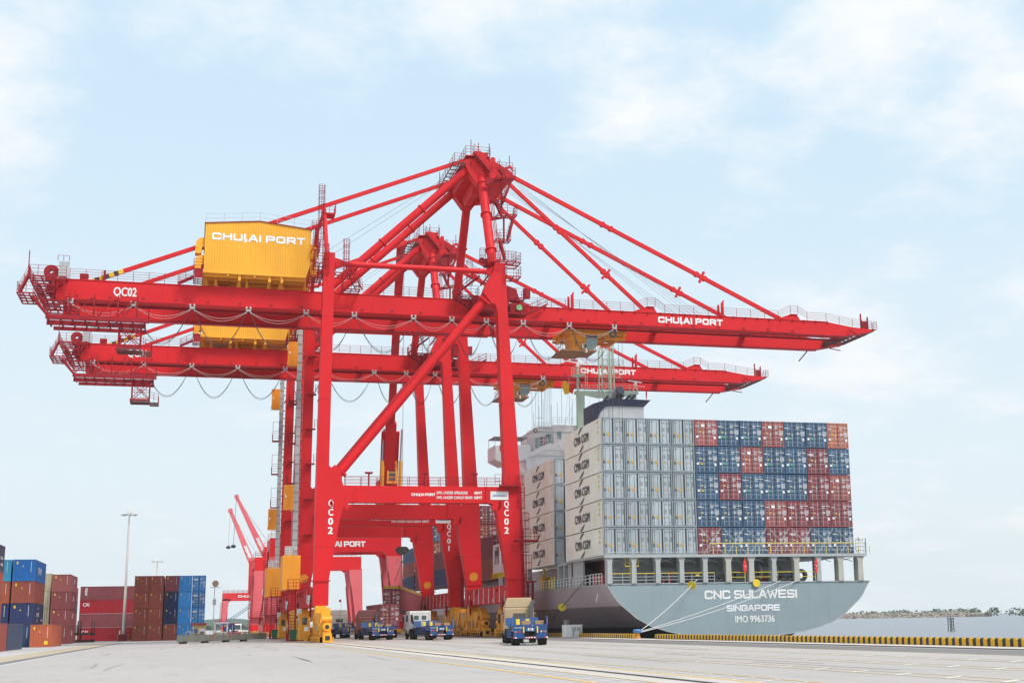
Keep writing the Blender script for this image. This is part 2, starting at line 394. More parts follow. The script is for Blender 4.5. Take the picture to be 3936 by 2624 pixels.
# ------------------------------------------------------------------ ship-to-shore crane (local: landside rail x=0, front legs y=0)
XL, Y0, WD, SP, GA = 13.502, 150.779, 23.928, 36.316, 21.8
def cat_pts(a, b, sag, n=14):
    return [(clip(a[0], b[0], i / n), clip(a[1], b[1], i / n), clip(a[2], b[2], i / n) - sag * 4 * (i / n) * (1 - i / n)) for i in range(n + 1)]
MB.dummy = 0
def make_bogie(c, x, y, sgn):
    mb = MB(); w = .42
    mb.box(x - .58, x + .58, y - 1.0, y + 1.0, 2.5, 3.88)
    mb.prism([(y - 4.6, 1.95), (y - 4.2, 2.3), (y - 1.8, 3.2), (y + 1.8, 3.2), (y + 4.2, 2.3), (y + 4.6, 1.95), (y + 4.4, 1.35), (y + 3.2, 1.35), (y + .9, 1.9), (y - .9, 1.9), (y - 3.2, 1.35), (y - 4.4, 1.35)], x - w, x + w, 'x')
    for k in (-1, 1):
        yc = y + k * 4.1
        mb.prism([(yc - 3.3, .95), (yc - 2.6, 1.3), (yc - .8, 1.62), (yc + .8, 1.62), (yc + 2.6, 1.3), (yc + 3.3, .95), (yc + 3.2, .62), (yc - 3.2, .62)], x - .38, x + .38, 'x')
        mb.box(x - .5, x + .5, yc - .45, yc + .45, 1.2, 2.1); mb.prism([(yc - 1.9, 3.1), (yc + 1.9, 3.1), (yc + .55, 1.25), (yc - .55, 1.25)], x - .56, x - .44, 'x'); mb.prism([(yc - 1.9, 3.1), (yc + 1.9, 3.1), (yc + .55, 1.25), (yc - .55, 1.25)], x + .44, x + .56, 'x'); mb.box(x - .5, x + .5, yc - 1.9, yc - 1.6, 2.6, 3.6); mb.box(x - .5, x + .5, yc + 1.6, yc + 1.9, 2.6, 3.6); mb.tube((x - .62, yc, 1.4), (x + .62, yc, 1.4), .3, 12)
        for e in (-1, 1):
            mb.box(x - .55, x + .55, yc + e * 2.3 - .5, yc + e * 2.3 + .5, .85, 1.5)
            mb.box(x - .62, x + .62, yc + e * 2.3 - .28, yc + e * 2.3 + .28, 1.5, 2.0)
        for sx in (-1, 1):
            mb.beam((x + sx * .72, yc - 3.6, .52), (x + sx * .72, yc + 3.6, .52), .08, .1)
            for j in range(7):
                yy = yc - 3.5 + j * 1.16; mb.beam((x + sx * .72, yy, .08), (x + sx * .72, yy, .55), .09, .09, Y_)
                mb.beam((x + sx * .72, yy, .52), (x + sx * .4, yy, .8), .07, .07)
    # gusset fins and uprights on top of the equaliser
    for yy in (y - 3.4, y - 2.2, y + 2.2, y + 3.4): mb.prism([(yy - .5, 2.1), (yy - .3, 3.1), (yy + .3, 3.1), (yy + .5, 2.1)], x - .6, x - .45, 'x'); mb.prism([(yy - .5, 2.1), (yy - .3, 3.1), (yy + .3, 3.1), (yy + .5, 2.1)], x + .45, x + .6, 'x')
    for k in (-1, 1):
        mb.box(x - .43, x + .43, y + k * 8.6 - .5, y + k * 8.6 + .5, .06, .98)
        mb.box(x - .36, x + .36, y + k * 7.6 - .6, y + k * 7.6 + .6, .9, 1.15)
        mb.box(x - .42, x + .42, y + k * 6.6 - .35, y + k * 6.6 + .35, 1.1, 3.2)
        mb.box(x - .5, x + .5, y + k * 6.6 - .42, y + k * 6.6 + .42, 2.55, 2.75)
        mb.tube((x + .5, y + k * 5.6, .9), (x + .5, y + k * 5.6, 3.4), .12, 8)
    o = mb.build('bogie', YEL, c)
    mb = MB()
    for k in (-1, 1):
        mb.lathe([(0, -.62), (.4, -.6), (.46, -.5), (.46, .45), (.3, .6), (0, .62)], (x, y + k * 7.75, 1.62), 'y', 18)
        mb.lathe([(0, -.5), (.3, -.5), (.3, .5), (0, .5)], (x + .05, y + k * 7.4, 2.4), 'x', 14)
    mb.build('travel_motor', YEL, o, smooth=True)
    mb = MB()
    for k in (-1, 1):
        mb.lathe([(0, -.01), (.22, -.01), (.22, .03), (0, .03)], (x, y + k * (8.38) - (.0 if k < 0 else 0), 1.62), 'y', 14)
        mb.box(x - .24, x + .24, y + k * 9.1 - .02, y + k * 9.1 + .02, .28, .72)
    mb.build('buffer', DARK, o)
    for k in (-1, 1):
        for j in range(4):
            mb = MB(); yy = y + k * (1.35 + j * 1.78) ; mb.lathe([(0, -.1), (.36, -.1), (.4, -.06), (.4, .06), (.36, .1), (0, .1)], (x, yy, .42), 'x', 18); mb.build('wheel', DARK, o)
    mb = MB()
    for k in (-1, 1):
        for j in range(3): yy = y + k * (2.2 + j * 1.78); mb.prism([(yy - .38, .05), (yy - .25, .62), (yy + .2, .66), (yy + .38, .05)], x - .5, x + .5, 'x')
    mb.build('rubber_skirt', RUBBER, o)
    mb = MB(); mb.box(x - .66, x - .5, y - 2.6, y - 1.9, 1.2, 1.8); mb.box(x + .5, x + .66, y + 1.9, y + 2.6, 1.0, 1.9); mb.box(x - .7, x - .55, y + 3, y + 3.6, 2.4, 3.1); mb.build('junction_box', GREYM, o)
    return o

def make_crane():
    c = thing('container_crane', 'nearest red ship-to-shore crane with yellow machinery house and white letters on its house', 'crane', (XL, Y0, 0), 0, 'red container cranes on the quay rails')
    # ---- legs and portal frames
    for fy, nm in ((0, 'f'), (WD, 'r')):
        y0, y1 = fy - .8, fy + .8
        MB().prism([(-.8, 3.9), (.8, 3.9), (.8, 6.74), (1.8, 12.93), (2.11, 14.3), (2.3, 14.72), (2.62, 14.95), (2.95, 15.12), (3.6, 15.12), (3.6, 17.0), (2.15, 17.0), (1.98, 17.6), (2.0, 18.2), (1.2, 19.3), (.8, 18.95), (.55, 19.2), (.7, 43.7), (-.5, 43.7), (-.77, 20), (-.8, 17)], y0, y1).build('leg', RED, c)
        MB().prism([(22.9, 3.9), (22.8, 6.6), (22.45, 17.0), (22.3, 18.5), (20.95, 37.5), (20.68, 43.7), (19.45, 43.7), (19.2, 42.6), (18.25, 40.7), (18.0, 40.0), (18.95, 38.7), (19.5, 38.6), (19.75, 37.6), (20.5, 18.6), (20.4, 17.0), (18.25, 17.0), (18.25, 15.12), (18.84, 15.12), (19.2, 14.95), (19.4, 14.6), (19.54, 14.15), (20.85, 6.6), (20.85, 3.9)][::-1], y0, y1).build('leg', RED, c)
        mb = MB()
        for x0, x1 in ((-.95, .95), (20.7, 23.0)): mb.box(x0, x1, y0 - .14, y1 + .14, 6.5, 6.64)
        mb.build('leg_flange', RED, c)
        MB().box(3.6, 18.25, fy - .7, fy + .7, 15.12, 17.0).build('portal_beam', RED, c)
        mb = MB()
        for x0 in (3.25, 3.42, 3.66, 3.83, 17.92, 18.09, 18.32, 18.49):
            yq = y0 - .025 if x0 < 3.6 or x0 > 18.25 else fy - .725
            mb.box(x0 - .04, x0 + .14, yq, fy - .6, 15.15, 16.98)
            for k in range(9):
                mb.box(x0, x0 + .1, y0 - .04 if x0 < 3.6 or x0 > 18.25 else fy - .74, fy - .6, 15.2 + k * .2, 15.3 + k * .2)
        mb.build('splice_bolts', RED, c)
        mb = MB()
        for x, z in ((2.6, 14.6), (19.2, 14.6)): mb.lathe([(0, -.2), (.3, -.2), (.3, .2), (0, .2)], (x, y0 - .02, z), 'y', 14)
        mb.build('lug', RED, c)
        MB().tube((1.65, fy, 18.3), (18.45, fy, 39.4), .52, 18).build('diagonal_brace', RED, c, smooth=True)
        mb = MB(); d = Vector((16.8, 0, 21.1)).normalized(); n = Vector((-d.z, 0, d.x))
        for (bx, bz), s in (((1.65, 18.3), 1), ((18.45, 39.4), -1)):
            p = Vector((bx, fy, bz)) + d * s * .4
            mb.beam(p - d * .1, p + d * .1, 1.5, 1.5, Y_)
        mb.build('brace_flange', RED, c)
        mb = MB(); mb.tube((1.9, fy, 42.62), (18.5, fy, 42.72), .32, 14); mb.build('tie_beam', RED, c, smooth=True)
        mb = MB(); mb.prism([(.6, 43.3), (.6, 42.1), (1.5, 42.2), (1.9, 42.45), (1.9, 42.85), (1.4, 43.1)], fy - .2, fy + .2); mb.prism([(19.6, 43.4), (19.6, 42.0), (18.8, 42.3), (18.3, 42.5), (18.3, 42.95), (18.8, 43.1)], fy - .2, fy + .2); mb.build('tie_lug', RED, c)
        # portal walkway with floodlights
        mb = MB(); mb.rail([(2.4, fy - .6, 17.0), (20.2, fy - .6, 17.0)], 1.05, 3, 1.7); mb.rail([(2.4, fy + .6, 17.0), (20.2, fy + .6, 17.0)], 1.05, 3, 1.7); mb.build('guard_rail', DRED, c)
        for x in (5, 11.3, 17):
            mb = MB(); mb.tube((x, fy - .3, 17.0), (x, fy - .3, 18.5), .09, 8); mb.box(x - .45, x + .45, fy - .45, fy - .1, 18.5, 18.58); mb.box(x - .4, x - .08, fy - .55, fy - .1, 18.36, 18.5); mb.box(x + .08, x + .4, fy - .55, fy - .1, 18.36, 18.5); mb.build('floodlight', DRED, c)
        mb = MB()
        for x in (.9, 19.9): mb.prism([(x, 15.4), (x + .16, 14.9), (x, 14.5)], y0 - .35, y0)
        mb.build('cable_hook', DRED, c)
    # ---- sill beams
    for x in (0, 21.8):
        mb = MB(); xs = x - .72; xe = x + .72
        mb.box(xs, xe, .8, WD - .8, 3.9, 5.85); mb.box(xs - .1, xe + .1, .8, WD - .8, 5.85, 5.92); mb.box(xs - .06, xe + .06, .8, WD - .8, 5.2, 5.24)
        o = mb.build('sill_beam', RED, c)
        mb = MB()
        for k in range(8):
            yy = 1.4 + k * 3.0; mb.box(xs - .13, xs - .06, yy, yy + .1, 3.95, 5.8)
        mb.build('sill_rib', LETTER if x else RED, o)
        mb = MB()
        for yy in (1.6, 6, 17.9, 22.3): mb.lathe([(0, -.1), (.24, -.1), (.24, .1), (0, .1)], (xs - .1, yy, 5.5), 'x', 12)
        mb.build('lug', RED, o)
        for fy in (0, WD): make_bogie(c, x, fy, 1)
        mb = MB()
        for fy in (2.4, WD - 2.4): mb.prism([(fy - .35, 4.6), (fy + .35, 4.6), (fy + .25, 3.2), (fy + .12, 2.7), (fy - .12, 2.7), (fy - .25, 3.2)], x - .95, x - .75, 'x')
        mb.build('locking_pin', DRED, c)
    MB().box(-.86, -.84, 3.2, 6.4, 4.1, 5.15).build('notice_board', WHITE, c)
    mb = MB(); text(mb, '02', (-.85, 8.2, 4.35), (0, -1, 0), Z_, .95, bold=.03); mb.build('sill_lettering', LETTER, c)
    mb = MB()
    for k, s in enumerate(('SWL', '40', '50', 'MT')): text(mb, s, (20.94, 2.6 + k * 5.6, 4.15), (0, -1, 0), Z_, .4, bold=.02)
    mb.build('sill_marking', LETTER, c)
    # striped round vents on the rear legs
    for x in (-.05, 21.7):
        o = MB().lathe([(0, -.02), (.62, -.02), (.62, .03), (0, .03)], (x, WD - .83, 7.6 if x < 1 else 7.6), 'y', 24).build('vent_disc', RED, c)
        mb = MB()
        for k in range(-2, 3):
            hw = math.sqrt(max(.01, .31 - (k * .226) ** 2)); a = Vector((k * .16, 0, k * .16)); d = Vector((.7, 0, -.7)) * hw; n = Vector((.04, 0, .04))
            b = Vector((x, WD - .86, 7.6)) + a; mb.add([b - d - n, b + d - n, b + d + n, b - d + n], [(0, 1, 2, 3)])
        mb.build('vent_stripes', SYEL, o)
    # ---- main girders and boom
    for gy0, gy1 in ((6.6, 8.3), (15.5, 17.2)):
        mb = MB(); mb.box(-29.35, 22.3, gy0, gy1, 38.45, 40.72); mb.box(-29.35, 22.3, gy0 - .09, gy1 + .09, 40.72, 40.8); mb.box(-29.35, 22.3, gy0 - .07, gy1 + .07, 38.39, 38.45); mb.build('girder', RED, c)
        mb = MB(); mb.prism([(22.9, 38.45), (69.2, 38.5), (73.3, 39.3), (73.3, 39.62), (70.3, 39.78), (66.4, 40.35), (24.5, 40.3), (22.9, 39.6)], gy0, gy1); mb.box(24.5, 66.3, gy0 - .09, gy1 + .09, 40.31, 40.38); mb.build('boom', RED, c)
        mb = MB(); mb.box(22.3, 22.9, gy0 + .2, gy1 - .2, 38.7, 40.3); mb.lathe([(0, -1), (.4, -1), (.4, 1), (0, 1)], (22.6, (gy0 + gy1) / 2, 40.2), 'y', 14); mb.build('boom_hinge', DRED, c)
        mb = MB(); iy = gy1 + .12 if gy0 < 10 else gy0 - .12
        mb.box(-27, 69, iy - .12, iy + .12, 38.16, 38.38); mb.build('trolley_rail', DRED, c)
        # humped stay brackets on the boom
        mb = MB()
        for xb in (39.0, 59.3): mb.prism([(xb, 40.38), (xb + 1.2, 40.9), (xb + 2.0, 41.15), (xb + 3.0, 41.15), (xb + 3.5, 40.38)], gy0 + .3, gy1 - .3); mb.box(xb + 2.0, xb + 3.1, gy0 + .15, gy1 - .15, 41.15, 41.22)
        mb.build('stay_bracket', RED, c)
        mb = MB()
        for xb in (31.1, 51.6): mb.box(xb - .18, xb + .18, gy0 + .3, gy0 + .5, 40.38, 42.2); mb.box(xb - .45, xb - .2, gy0 + .9, gy0 + 1.1, 40.38, 42.1); mb.beam((xb, gy0 + .4, 42.2), (xb + .18, gy0 + .4, 42.55), .25, .2)
        mb.build('stay_rest', RED, c)
        # walkway rails
        mb = MB(); ry = gy0 - .06
        mb.rail([(-28, ry, 40.8), (-14.5, ry, 40.8)], 1.15, 4, 1.6, .026); mb.rail([(4.2, ry, 40.8), (16.5, ry, 40.8)], 1.15, 4, 1.6, .026); mb.build('guard_rail', DRED, c)
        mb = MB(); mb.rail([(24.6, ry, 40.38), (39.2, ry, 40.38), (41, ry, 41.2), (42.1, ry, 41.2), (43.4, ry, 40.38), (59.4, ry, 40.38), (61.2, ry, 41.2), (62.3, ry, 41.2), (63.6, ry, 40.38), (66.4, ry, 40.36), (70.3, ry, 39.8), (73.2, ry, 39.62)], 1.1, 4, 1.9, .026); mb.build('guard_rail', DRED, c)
        mb = MB()
        for k in range(26): mb.box(24 + k * 1.7, 24.1 + k * 1.7, gy0 - .18, gy0, 40.1, 40.4)
        mb.build('rail_bracket', DRED, c)
    # ---- boom tip platform and landside cross members
    mb = MB(); mb.grating(70.6, 73.4, 8.3, 15.5, 39.35, .12, (4, 6)); mb.box(70.2, 70.6, 8.3, 15.5, 38.7, 39.6); mb.box(73.3, 73.5, 6.6, 17.2, 39.3, 39.62); mb.build('boom_tip_platform', GRAT, c)
    mb = MB(); mb.box(73.3, 73.9, 6.5, 9, 39.55, 39.62); mb.box(71.6, 71.75, 6.6, 6.8, 39.7, 41.7); mb.box(72.6, 72.75, 6.6, 6.8, 39.6, 41.3); mb.box(71.9, 72.6, 6.65, 6.75, 39.7, 40.7); mb.rail([(73.5, 6.6, 39.6), (74, 6.6, 39.6), (74, 17.2, 39.6)], 1.1, 3, 1.2)
    mb.beam((69.6, 6.3, 39.3), (71.2, 6.0, 38.4), .14, .14); mb.tube((68.5, 17, 38.5), (67.2, 17.2, 37.0), .09, 6); mb.tube((72.0, 16.9, 39.0), (74.0, 17.6, 38.9), .07, 6); mb.build('boom_tip_gear', DRED, c)
    mb = MB()
    for x in (-29, -14, -2, 10, 21.5, 30, 45, 58): mb.box(x - .3, x + .3, 8.3, 15.5, 39.6, 40.4)
    mb.build('cross_beam', RED, c)
    # ---- festoon track and loops
    mb = MB(); mb.beam((-28, 4.7, 38.12), (61, 4.7, 38.2), .2, .16); mb.beam((-28, 4.7, 37.98), (61, 4.7, 38.06), .05, .1); mb.build('festoon_track', RED, c)
    mb = MB()
    for k in range(26):
        x = -27 + k * 3.5; mb.beam((x, 4.7, 38.25), (x, 6.5, 38.42), .12, .12); mb.box(x - .2, x + .2, 4.6, 4.8, 38.2, 38.5)
    mb.build('track_hanger', DRED, c)
    fx = [-27.6, -21, -14.68, -8.48, -1.98, 3.6, 10.62, 15.26, 19.51, 24.13, 30.0, 35.9]
    for x in fx:
        mb = MB(); z = 37.95
        for e in (-.22, .22): mb.lathe([(0, -.05), (.12, -.05), (.12, .05), (0, .05)], (x + e, 4.62, z + .02), 'y', 10); mb.beam((x + e, 4.6, z), (x + e * .9, 4.6, z - .3), .07, .12)
        mb.beam((x - .3, 4.6, z - .28), (x + .3, 4.6, z - .28), .14, .14)
        for e in range(7):
            t = math.pi * e / 6; u = math.pi * (e + 1) / 6
            if e < 6: mb.beam((x + .3 * math.cos(t), 4.6, z - .75 + .36 * math.sin(t)), (x + .3 * math.cos(u), 4.6, z - .75 + .36 * math.sin(u)), .16, .06)
        mb.build('festoon_carrier', GREYM, c)
    for i, (a, b) in enumerate(zip(fx, fx[1:])):
        mb = MB(); w = b - a; deep = 3.9 if i not in (0,) else 2.4
        for dy in (-.1, 0, .1): mb.path(cat_pts((a + .3, 4.55 + dy, 37.2), (b - .3, 4.55 + dy, 37.2), deep * (1 + dy * .25), 18), .020, 5)
        mb.build('festoon_cable', CABLE, c)
        mb = MB()
        for dy in (-.12, .1): mb.path(cat_pts((a + .3, 4.5 + dy, 37.35), (b - .3, 4.5 + dy, 37.35), 1.0 + dy * 1.2, 14), .018, 5)
        mb.build('festoon_cable', CABLEL, c)
    # ---- A-frame
    ap = []
    for (x0, y_, z0), (x1, y1, z1) in (((19.3, 0, 43.7), (19.3, 7.0, 57.6)), ((19.3, WD, 43.7), (19.7, 16.9, 58.2))):
        MB().tube((x0, y_, z0), (x1, y1, z1), .56, 20).build('tower_column', RED, c, smooth=True)
        mb = MB(); p = Vector((x0, y_, z0)); q = Vector((x1, y1, z1)); d = (q - p).normalized()
        for t in (.14, .52, .86): m = p.lerp(q, t); mb.tube(m - d * .1, m + d * .1, .72, 20)
        mb.build('column_ring', RED, c)
    for (a, b) in (((18.06, 7.0, 58.2), (.4, 7.3, 41.0)), ((18.4, 16.9, 58.6), (.4, 16.4, 41.0))):
        MB().tube(a, b, .50, 18).build('back_stay', RED, c, smooth=True)
        mb = MB(); p = Vector(a); q = Vector(b); d = (q - p).normalized()
        for t in (.35, .62): m = p.lerp(q, t); mb.tube(m - d * .08, m + d * .08, .62, 16)
        mb.build('stay_band', RED, c)
    mb = MB()
    for yy in (6.2, 15.9): mb.prism([(16.9, 58.6), (17.6, 59.0), (20.2, 59.3), (23.2, 57.6), (23.2, 56.9), (20.6, 56.4), (20.0, 55.6), (18.8, 55.6), (17.6, 57.2)], yy, yy + 1.4)
    mb.box(17.4, 20.2, 7.6, 15.9, 57.0, 58.6); mb.prism([(7.6, 57.0), (15.9, 57.0), (14.0, 55.2), (9.0, 55.2)], 18.6, 19.4, 'x')
    mb.prism([(20.2, 57), (23.2, 56.9), (23.2, 57.4), (20.2, 59)], 7.6, 15.9)
    mb.build('apex_head', RED, c)
    mb = MB(); mb.box(18.3, 20.1, 6.4, 8, 59.3, 60.0); mb.box(17.2, 20.3, 5.9, 17.4, 59.25, 59.32); mb.prism([(18.2, 59.9), (20.2, 57.3), (20.2, 58.6), (19.2, 59.9)], 5.85, 5.95)
    mb.tube((20.9, 7, 58.4), (20.9, 7, 59.6), .28, 10); mb.box(20.4, 22.8, 6.8, 7.4, 58.0, 58.3); mb.beam((22.5, 7, 58.3), (23.2, 7, 58.6), .2, .3); mb.beam((23.2, 7, 58.6), (23.4, 7, 58.2), .15, .25)
    mb.build('apex_deck', RED, c)
    mb = MB(); mb.lathe([(0, -.2), (.75, -.2), (.8, 0), (.75, .2), (0, .2)], (19.1, 9, 60.0), 'y', 18); mb.lathe([(0, -.2), (.75, -.2), (.8, 0), (.75, .2), (0, .2)], (19.1, 13, 60.0), 'y', 18); mb.build('sheave', SYEL, c)
    mb = MB()
    mb.rail([(17.2, 5.9, 59.32), (20.3, 5.9, 59.32), (20.3, 17.4, 59.32), (17.2, 17.4, 59.32), (17.2, 5.9, 59.32)], 1.2, 3, 1.4)
    mb.rail([(15.7, 5.5, 58.1), (15.7, 18.5, 58.1)], 1.2, 3, 1.6); mb.rail([(17.0, 5.5, 58.1), (15.7, 5.5, 58.1)], 1.2, 3, 1)
    mb.rail([(20.6, 5.8, 57.6), (23.2, 5.8, 57.6)], 1.1, 3, 1)
    for x, y, h in ((17.9, 6.2, 61.5), (18.9, 6.4, 61.2), (20.2, 6, 61.1), (20.4, 9, 61), (22.8, 6, 59.7), (16, 18, 61)): mb.tube((x, y, 58), (x, y, h), .05, 6)
    mb.build('guard_rail', DRED, c)
    mb = MB(); mb.grating(15.6, 17.1, 5.4, 18.6, 58.1, .14, (2, 9)); mb.build('apex_platform', GRAT, c)
    # ---- stairs down the seaward column
    mb = MB()
    mb.stairs((18.1, 5.6, 59.6), (20.3, 5.6, 57.0), .8, Y_)
    def flight(x0, z0, x1, z1, y=3.8): mb.stairs((x0, y, z0), (x1, y, z1), .75, Y_)
    flight(20.9, 57.2, 21.6, 56.0); mb.cut(); flight(22.6, 55.9, 21.4, 52.6); mb.cut(); flight(20.4, 53.0, 21.2, 51.2); mb.cut(); flight(22.7, 51.0, 21.8, 47.6, 3.0); mb.cut(); flight(20.6, 47.4, 21.3, 44.9, 2.2)
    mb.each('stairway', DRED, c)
    mb = MB()
    for x0, x1, z, y in ((20.6, 22.9, 56.0, 3.8), (20.0, 21.6, 52.9, 3.8), (20.6, 23.0, 51.0, 3.5), (20.2, 22.0, 47.5, 2.6), (20.4, 22.4, 44.6, 1.6)):
        mb.grating(x0, x1, y - .7, y + .9, z, .14, (2, 2)); mb.rail([(x0, y - .7, z), (x1, y - .7, z), (x1, y + .9, z)], 1.1, 3, 1.1); mb.cut()
    mb.tube((21.4, 4.4, 50.8), (21.4, 4.4, 56.1), .14, 8); mb.cut(); mb.tube((21.5, 3.6, 47.4), (21.5, 3.6, 51.0), .12, 8); mb.cut(); mb.prism([(19.3, 55.0), (21.8, 55.9), (19.3, 55.9)], 4.2, 4.5); mb.cut(); mb.prism([(19.3, 50.2), (22, 50.9), (19.3, 50.9)], 4.0, 4.3)
    mb.each('stair_landing', DRED, c)
    mb = MB(); p = Vector((19.85, -.2, 44)); q = Vector((19.9, 6.4, 57.0))
    for e in (0, .18, .36): mb.tube(p + Vector((e, -.3, 0)), q + Vector((e, -.3, 0)), .045, 5)
    mb.build('conduit', DRED, c)
    # ---- leg head platforms and girder access
    mb = MB()
    for x0, x1, y0_, y1_, z in ((19.1, 22.4, -1.5, 1.3, 43.72), (20.7, 22.4, -1.5, .9, 42.0), (-1.6, -.5, -1.6, 1.6, 42.2), (.8, 2.6, -.9, 1.6, 41.4), (-2.0, -.6, .2, 5, 41.0), (2.2, 4.2, 4.4, 6.5, 40.85), (16.6, 18.6, 4.6, 6.5, 40.9), (18.2, 24.6, 4.4, 6.5, 38.9), (22.2, 24.4, 4.5, 6.6, 40.9)):
        mb.grating(x0, x1, y0_, y1_, z, .14, (2, 2)); mb.rail([(x0, y1_, z), (x0, y0_, z), (x1, y0_, z), (x1, y1_, z)], 1.15, 3, 1.0); mb.cut()
    mb.each('access_platform', DRED, c); mb = MB()
    mb.stairs((2.7, 2.6, 42.6), (4.2, 5.2, 40.9), .8, (1, -.6, 0)); mb.cut(); mb.stairs((18.4, 3.6, 43.0), (15.6, 5.4, 40.9), .8, Y_); mb.cut(); mb.stairs((15.6, 5.7, 40.8), (18.4, 5.2, 38.9), .8, Y_); mb.cut(); mb.stairs((24.4, 5.4, 38.9), (27.4, 5.6, 40.4), .8, Y_); mb.cut(); mb.stairs((18.6, 2.4, 41.5), (20.2, .8, 43.7), .8, (1, .6, 0))
    mb.each('access_stair', DRED, c)
    mb = MB()
    mb.cage((-.35, -1.2), 41.0, 44.5); mb.cut(); mb.cage((2.0, -.6), 41.4, 45.4); mb.cut(); mb.cage((-.75, 1.4), 45, 52.4); mb.cut(); mb.cage((18.0, -.4), 43.7, 45.4); mb.cut(); mb.cage((17.3, 4), 42, 45); mb.cut(); mb.ladder((-.75, 1.75, 41), (-.75, 1.75, 52.4)); mb.cut(); mb.ladder((2.0, -.9, 40.9), (2.0, -.9, 45))
    mb.each('caged_ladder', DRED, c)
    mb = MB(); mb.box(17.8, 20.6, 4.2, 6.4, 39.0, 40.7); mb.box(20.8, 21.6, 1.2, 2.4, 38.95, 40.3); mb.box(24.4, 25.2, 5.2, 5.9, 41.1, 42.3); mb.prism([(21.2, 40.8), (24.0, 40.6), (23.4, 42.2), (22.2, 42.6)], 5.4, 6.4); mb.box(22.6, 24.2, 4.6, 6.2, 38.95, 40.2); mb.build('boom_hinge_machinery', DRED, c)
    MB().lathe([(0, -.06), (.36, -.06), (.36, .06), (0, .06)], (23.6, 4.45, 39.6), 'y', 18).build('signal_lamp', plain('lamp_green', (.12, .62, .25), .4), c)
    mb = MB(); mb.lathe([(.1, -.2), (.35, -.2), (.4, 0), (.35, .2), (.1, .2)], (18.4, 2, 44.6), 'y', 14); mb.box(18.6, 20.4, .9, 2.2, 43.75, 44.6); mb.build('hoist_gear', DRED, c)
    # ---- mid pole carrying the landside stays
    mb = MB(); mb.tube((0, 1.2, 43.7), (0, 7.3, 51.6), .26, 10); mb.tube((0, WD - 1.2, 43.7), (0, 16.4, 51.6), .26, 10); mb.box(-.25, 1.3, 6.0, 8.2, 50.4, 50.55); mb.rail([(-.2, 6.0, 50.55), (1.3, 6.0, 50.55), (1.3, 8.2, 50.55)], 1.1, 3, .8); mb.tube((0, 7.3, 50.9), (0, 16.4, 50.9), .2, 8); mb.build('stay_post', RED, c)
    # ---- stays
    for (a, b, w) in (((22.6, 7.4, 57.85), (60.3, 7.45, 40.5), .5), ((22.4, 16.3, 58.27), (60.3, 16.36, 40.5), .5), ((22.9, 7.4, 56.6), (41.3, 7.45, 40.5), .44), ((22.5, 16.3, 57.3), (41.3, 16.36, 40.5), .44)):
        mb = MB(); a = Vector(a); b = Vector(b); mb.beam(a, b, .34, w)
        o = mb.build('fore_stay', RED, c); mb = MB()
        for t in (.34, .37, .68, .71): m = a.lerp(b, t); mb.lathe([(0, -.24), (.36, -.24), (.36, .24), (0, .24)], m, 'y', 12)
        m = a.lerp(b, .7); d = (b - a).normalized(); mb.beam(m - Vector((d.z, 0, -d.x)) * .8, m + Vector((d.z, 0, -d.x)) * .8, .3, .4, Y_)
        mb.build('stay_joint', RED, o)
    for (a, b) in (((17.57, 7.3, 59.16), (-25.2, 7.45, 41.05)), ((17.1, 16.3, 59.1), (-25.3, 16.36, 41.05))):
        a = Vector(a); b = Vector(b); k = b.lerp(a, .065); k0 = b.lerp(a, -.04)
        o = MB().beam(a, k, .34, .46).build('rear_stay', RED, c)
        mb = MB(); n = 9
        for i in range(n): mb.cur = i % 2; mb.beam(k0.lerp(k, i / n), k0.lerp(k, (i + 1) / n), .35, .47)
        mb.build('hazard_stripes', None, o, mats=[SYEL, DARK])
    for i in range(9):
        a = (21.5, 8.5 + i * .8, 59.2); b = (46.5 + 1.6 * (i % 4), 7.5 + i, 40.6)
        if i == 8: a, b = (17.3, 8.4, 58.6), (-2.2, 9.5, 44.6)
        if i == 7: a, b = (17.3, 10.4, 58.6), (-1.8, 11, 44.2)
        MB().tube(a, b, .018, 4).build('hoist_rope', ROPE, c)
    # ---- machinery house
    hx0, hx1, hy0, hy1, hz0, hz1, hp = -13.6, -1.6, 5.1, 18.7, 42.25, 47.95, 48.55
    def ztop(x): return hz1 + (hp - hz1) * (1 - abs((x + 7.5) / 6.0))
    mb = MB(); n = 42; dx = (hx1 - hx0) / n
    for fy, s in ((hy0, -1), (hy1, 1)):
        for i in range(n):
            x = hx0 + i * dx; xs = [x, x + dx * .62, x + dx * .72, x + dx * .9, x + dx]; ys = [0, 0, .035, .035, 0]
            for j in range(4):
                a, b = xs[j], xs[j + 1]; ya, yb = fy - s * ys[j], fy - s * ys[j + 1]
                mb.add([(a, ya, hz0), (b, yb, hz0), (b, yb, ztop(b)), (a, ya, ztop(a))], [(0, 1, 2, 3)])
    m = int((hy1 - hy0) / .29); dy = (hy1 - hy0) / m
    for fx_, s in ((hx0, -1), (hx1, 1)):
        for i in range(m):
            y = hy0 + i * dy; ys_ = [y, y + dy * .62, y + dy * .72, y + dy * .9, y + dy]; o_ = [0, 0, .035, .035, 0]
            for j in range(4): mb.add([(fx_ - s * o_[j], ys_[j], hz0), (fx_ - s * o_[j + 1], ys_[j + 1], hz0), (fx_ - s * o_[j + 1], ys_[j + 1], hz1), (fx_ - s * o_[j], ys_[j], hz1)], [(0, 1, 2, 3)])
    house = mb.build('machinery_house', HOUSE, c)
    mb = MB(); mb.prism([(hx0 - .1, hz1 - .02), (-7.5, hp), (hx1 + .1, hz1 - .02), (hx1 + .1, hz1 + .06), (-7.5, hp + .08), (hx0 - .1, hz1 + .06)], hy0 - .12, hy1 + .12); mb.build('roof', DRED, house)
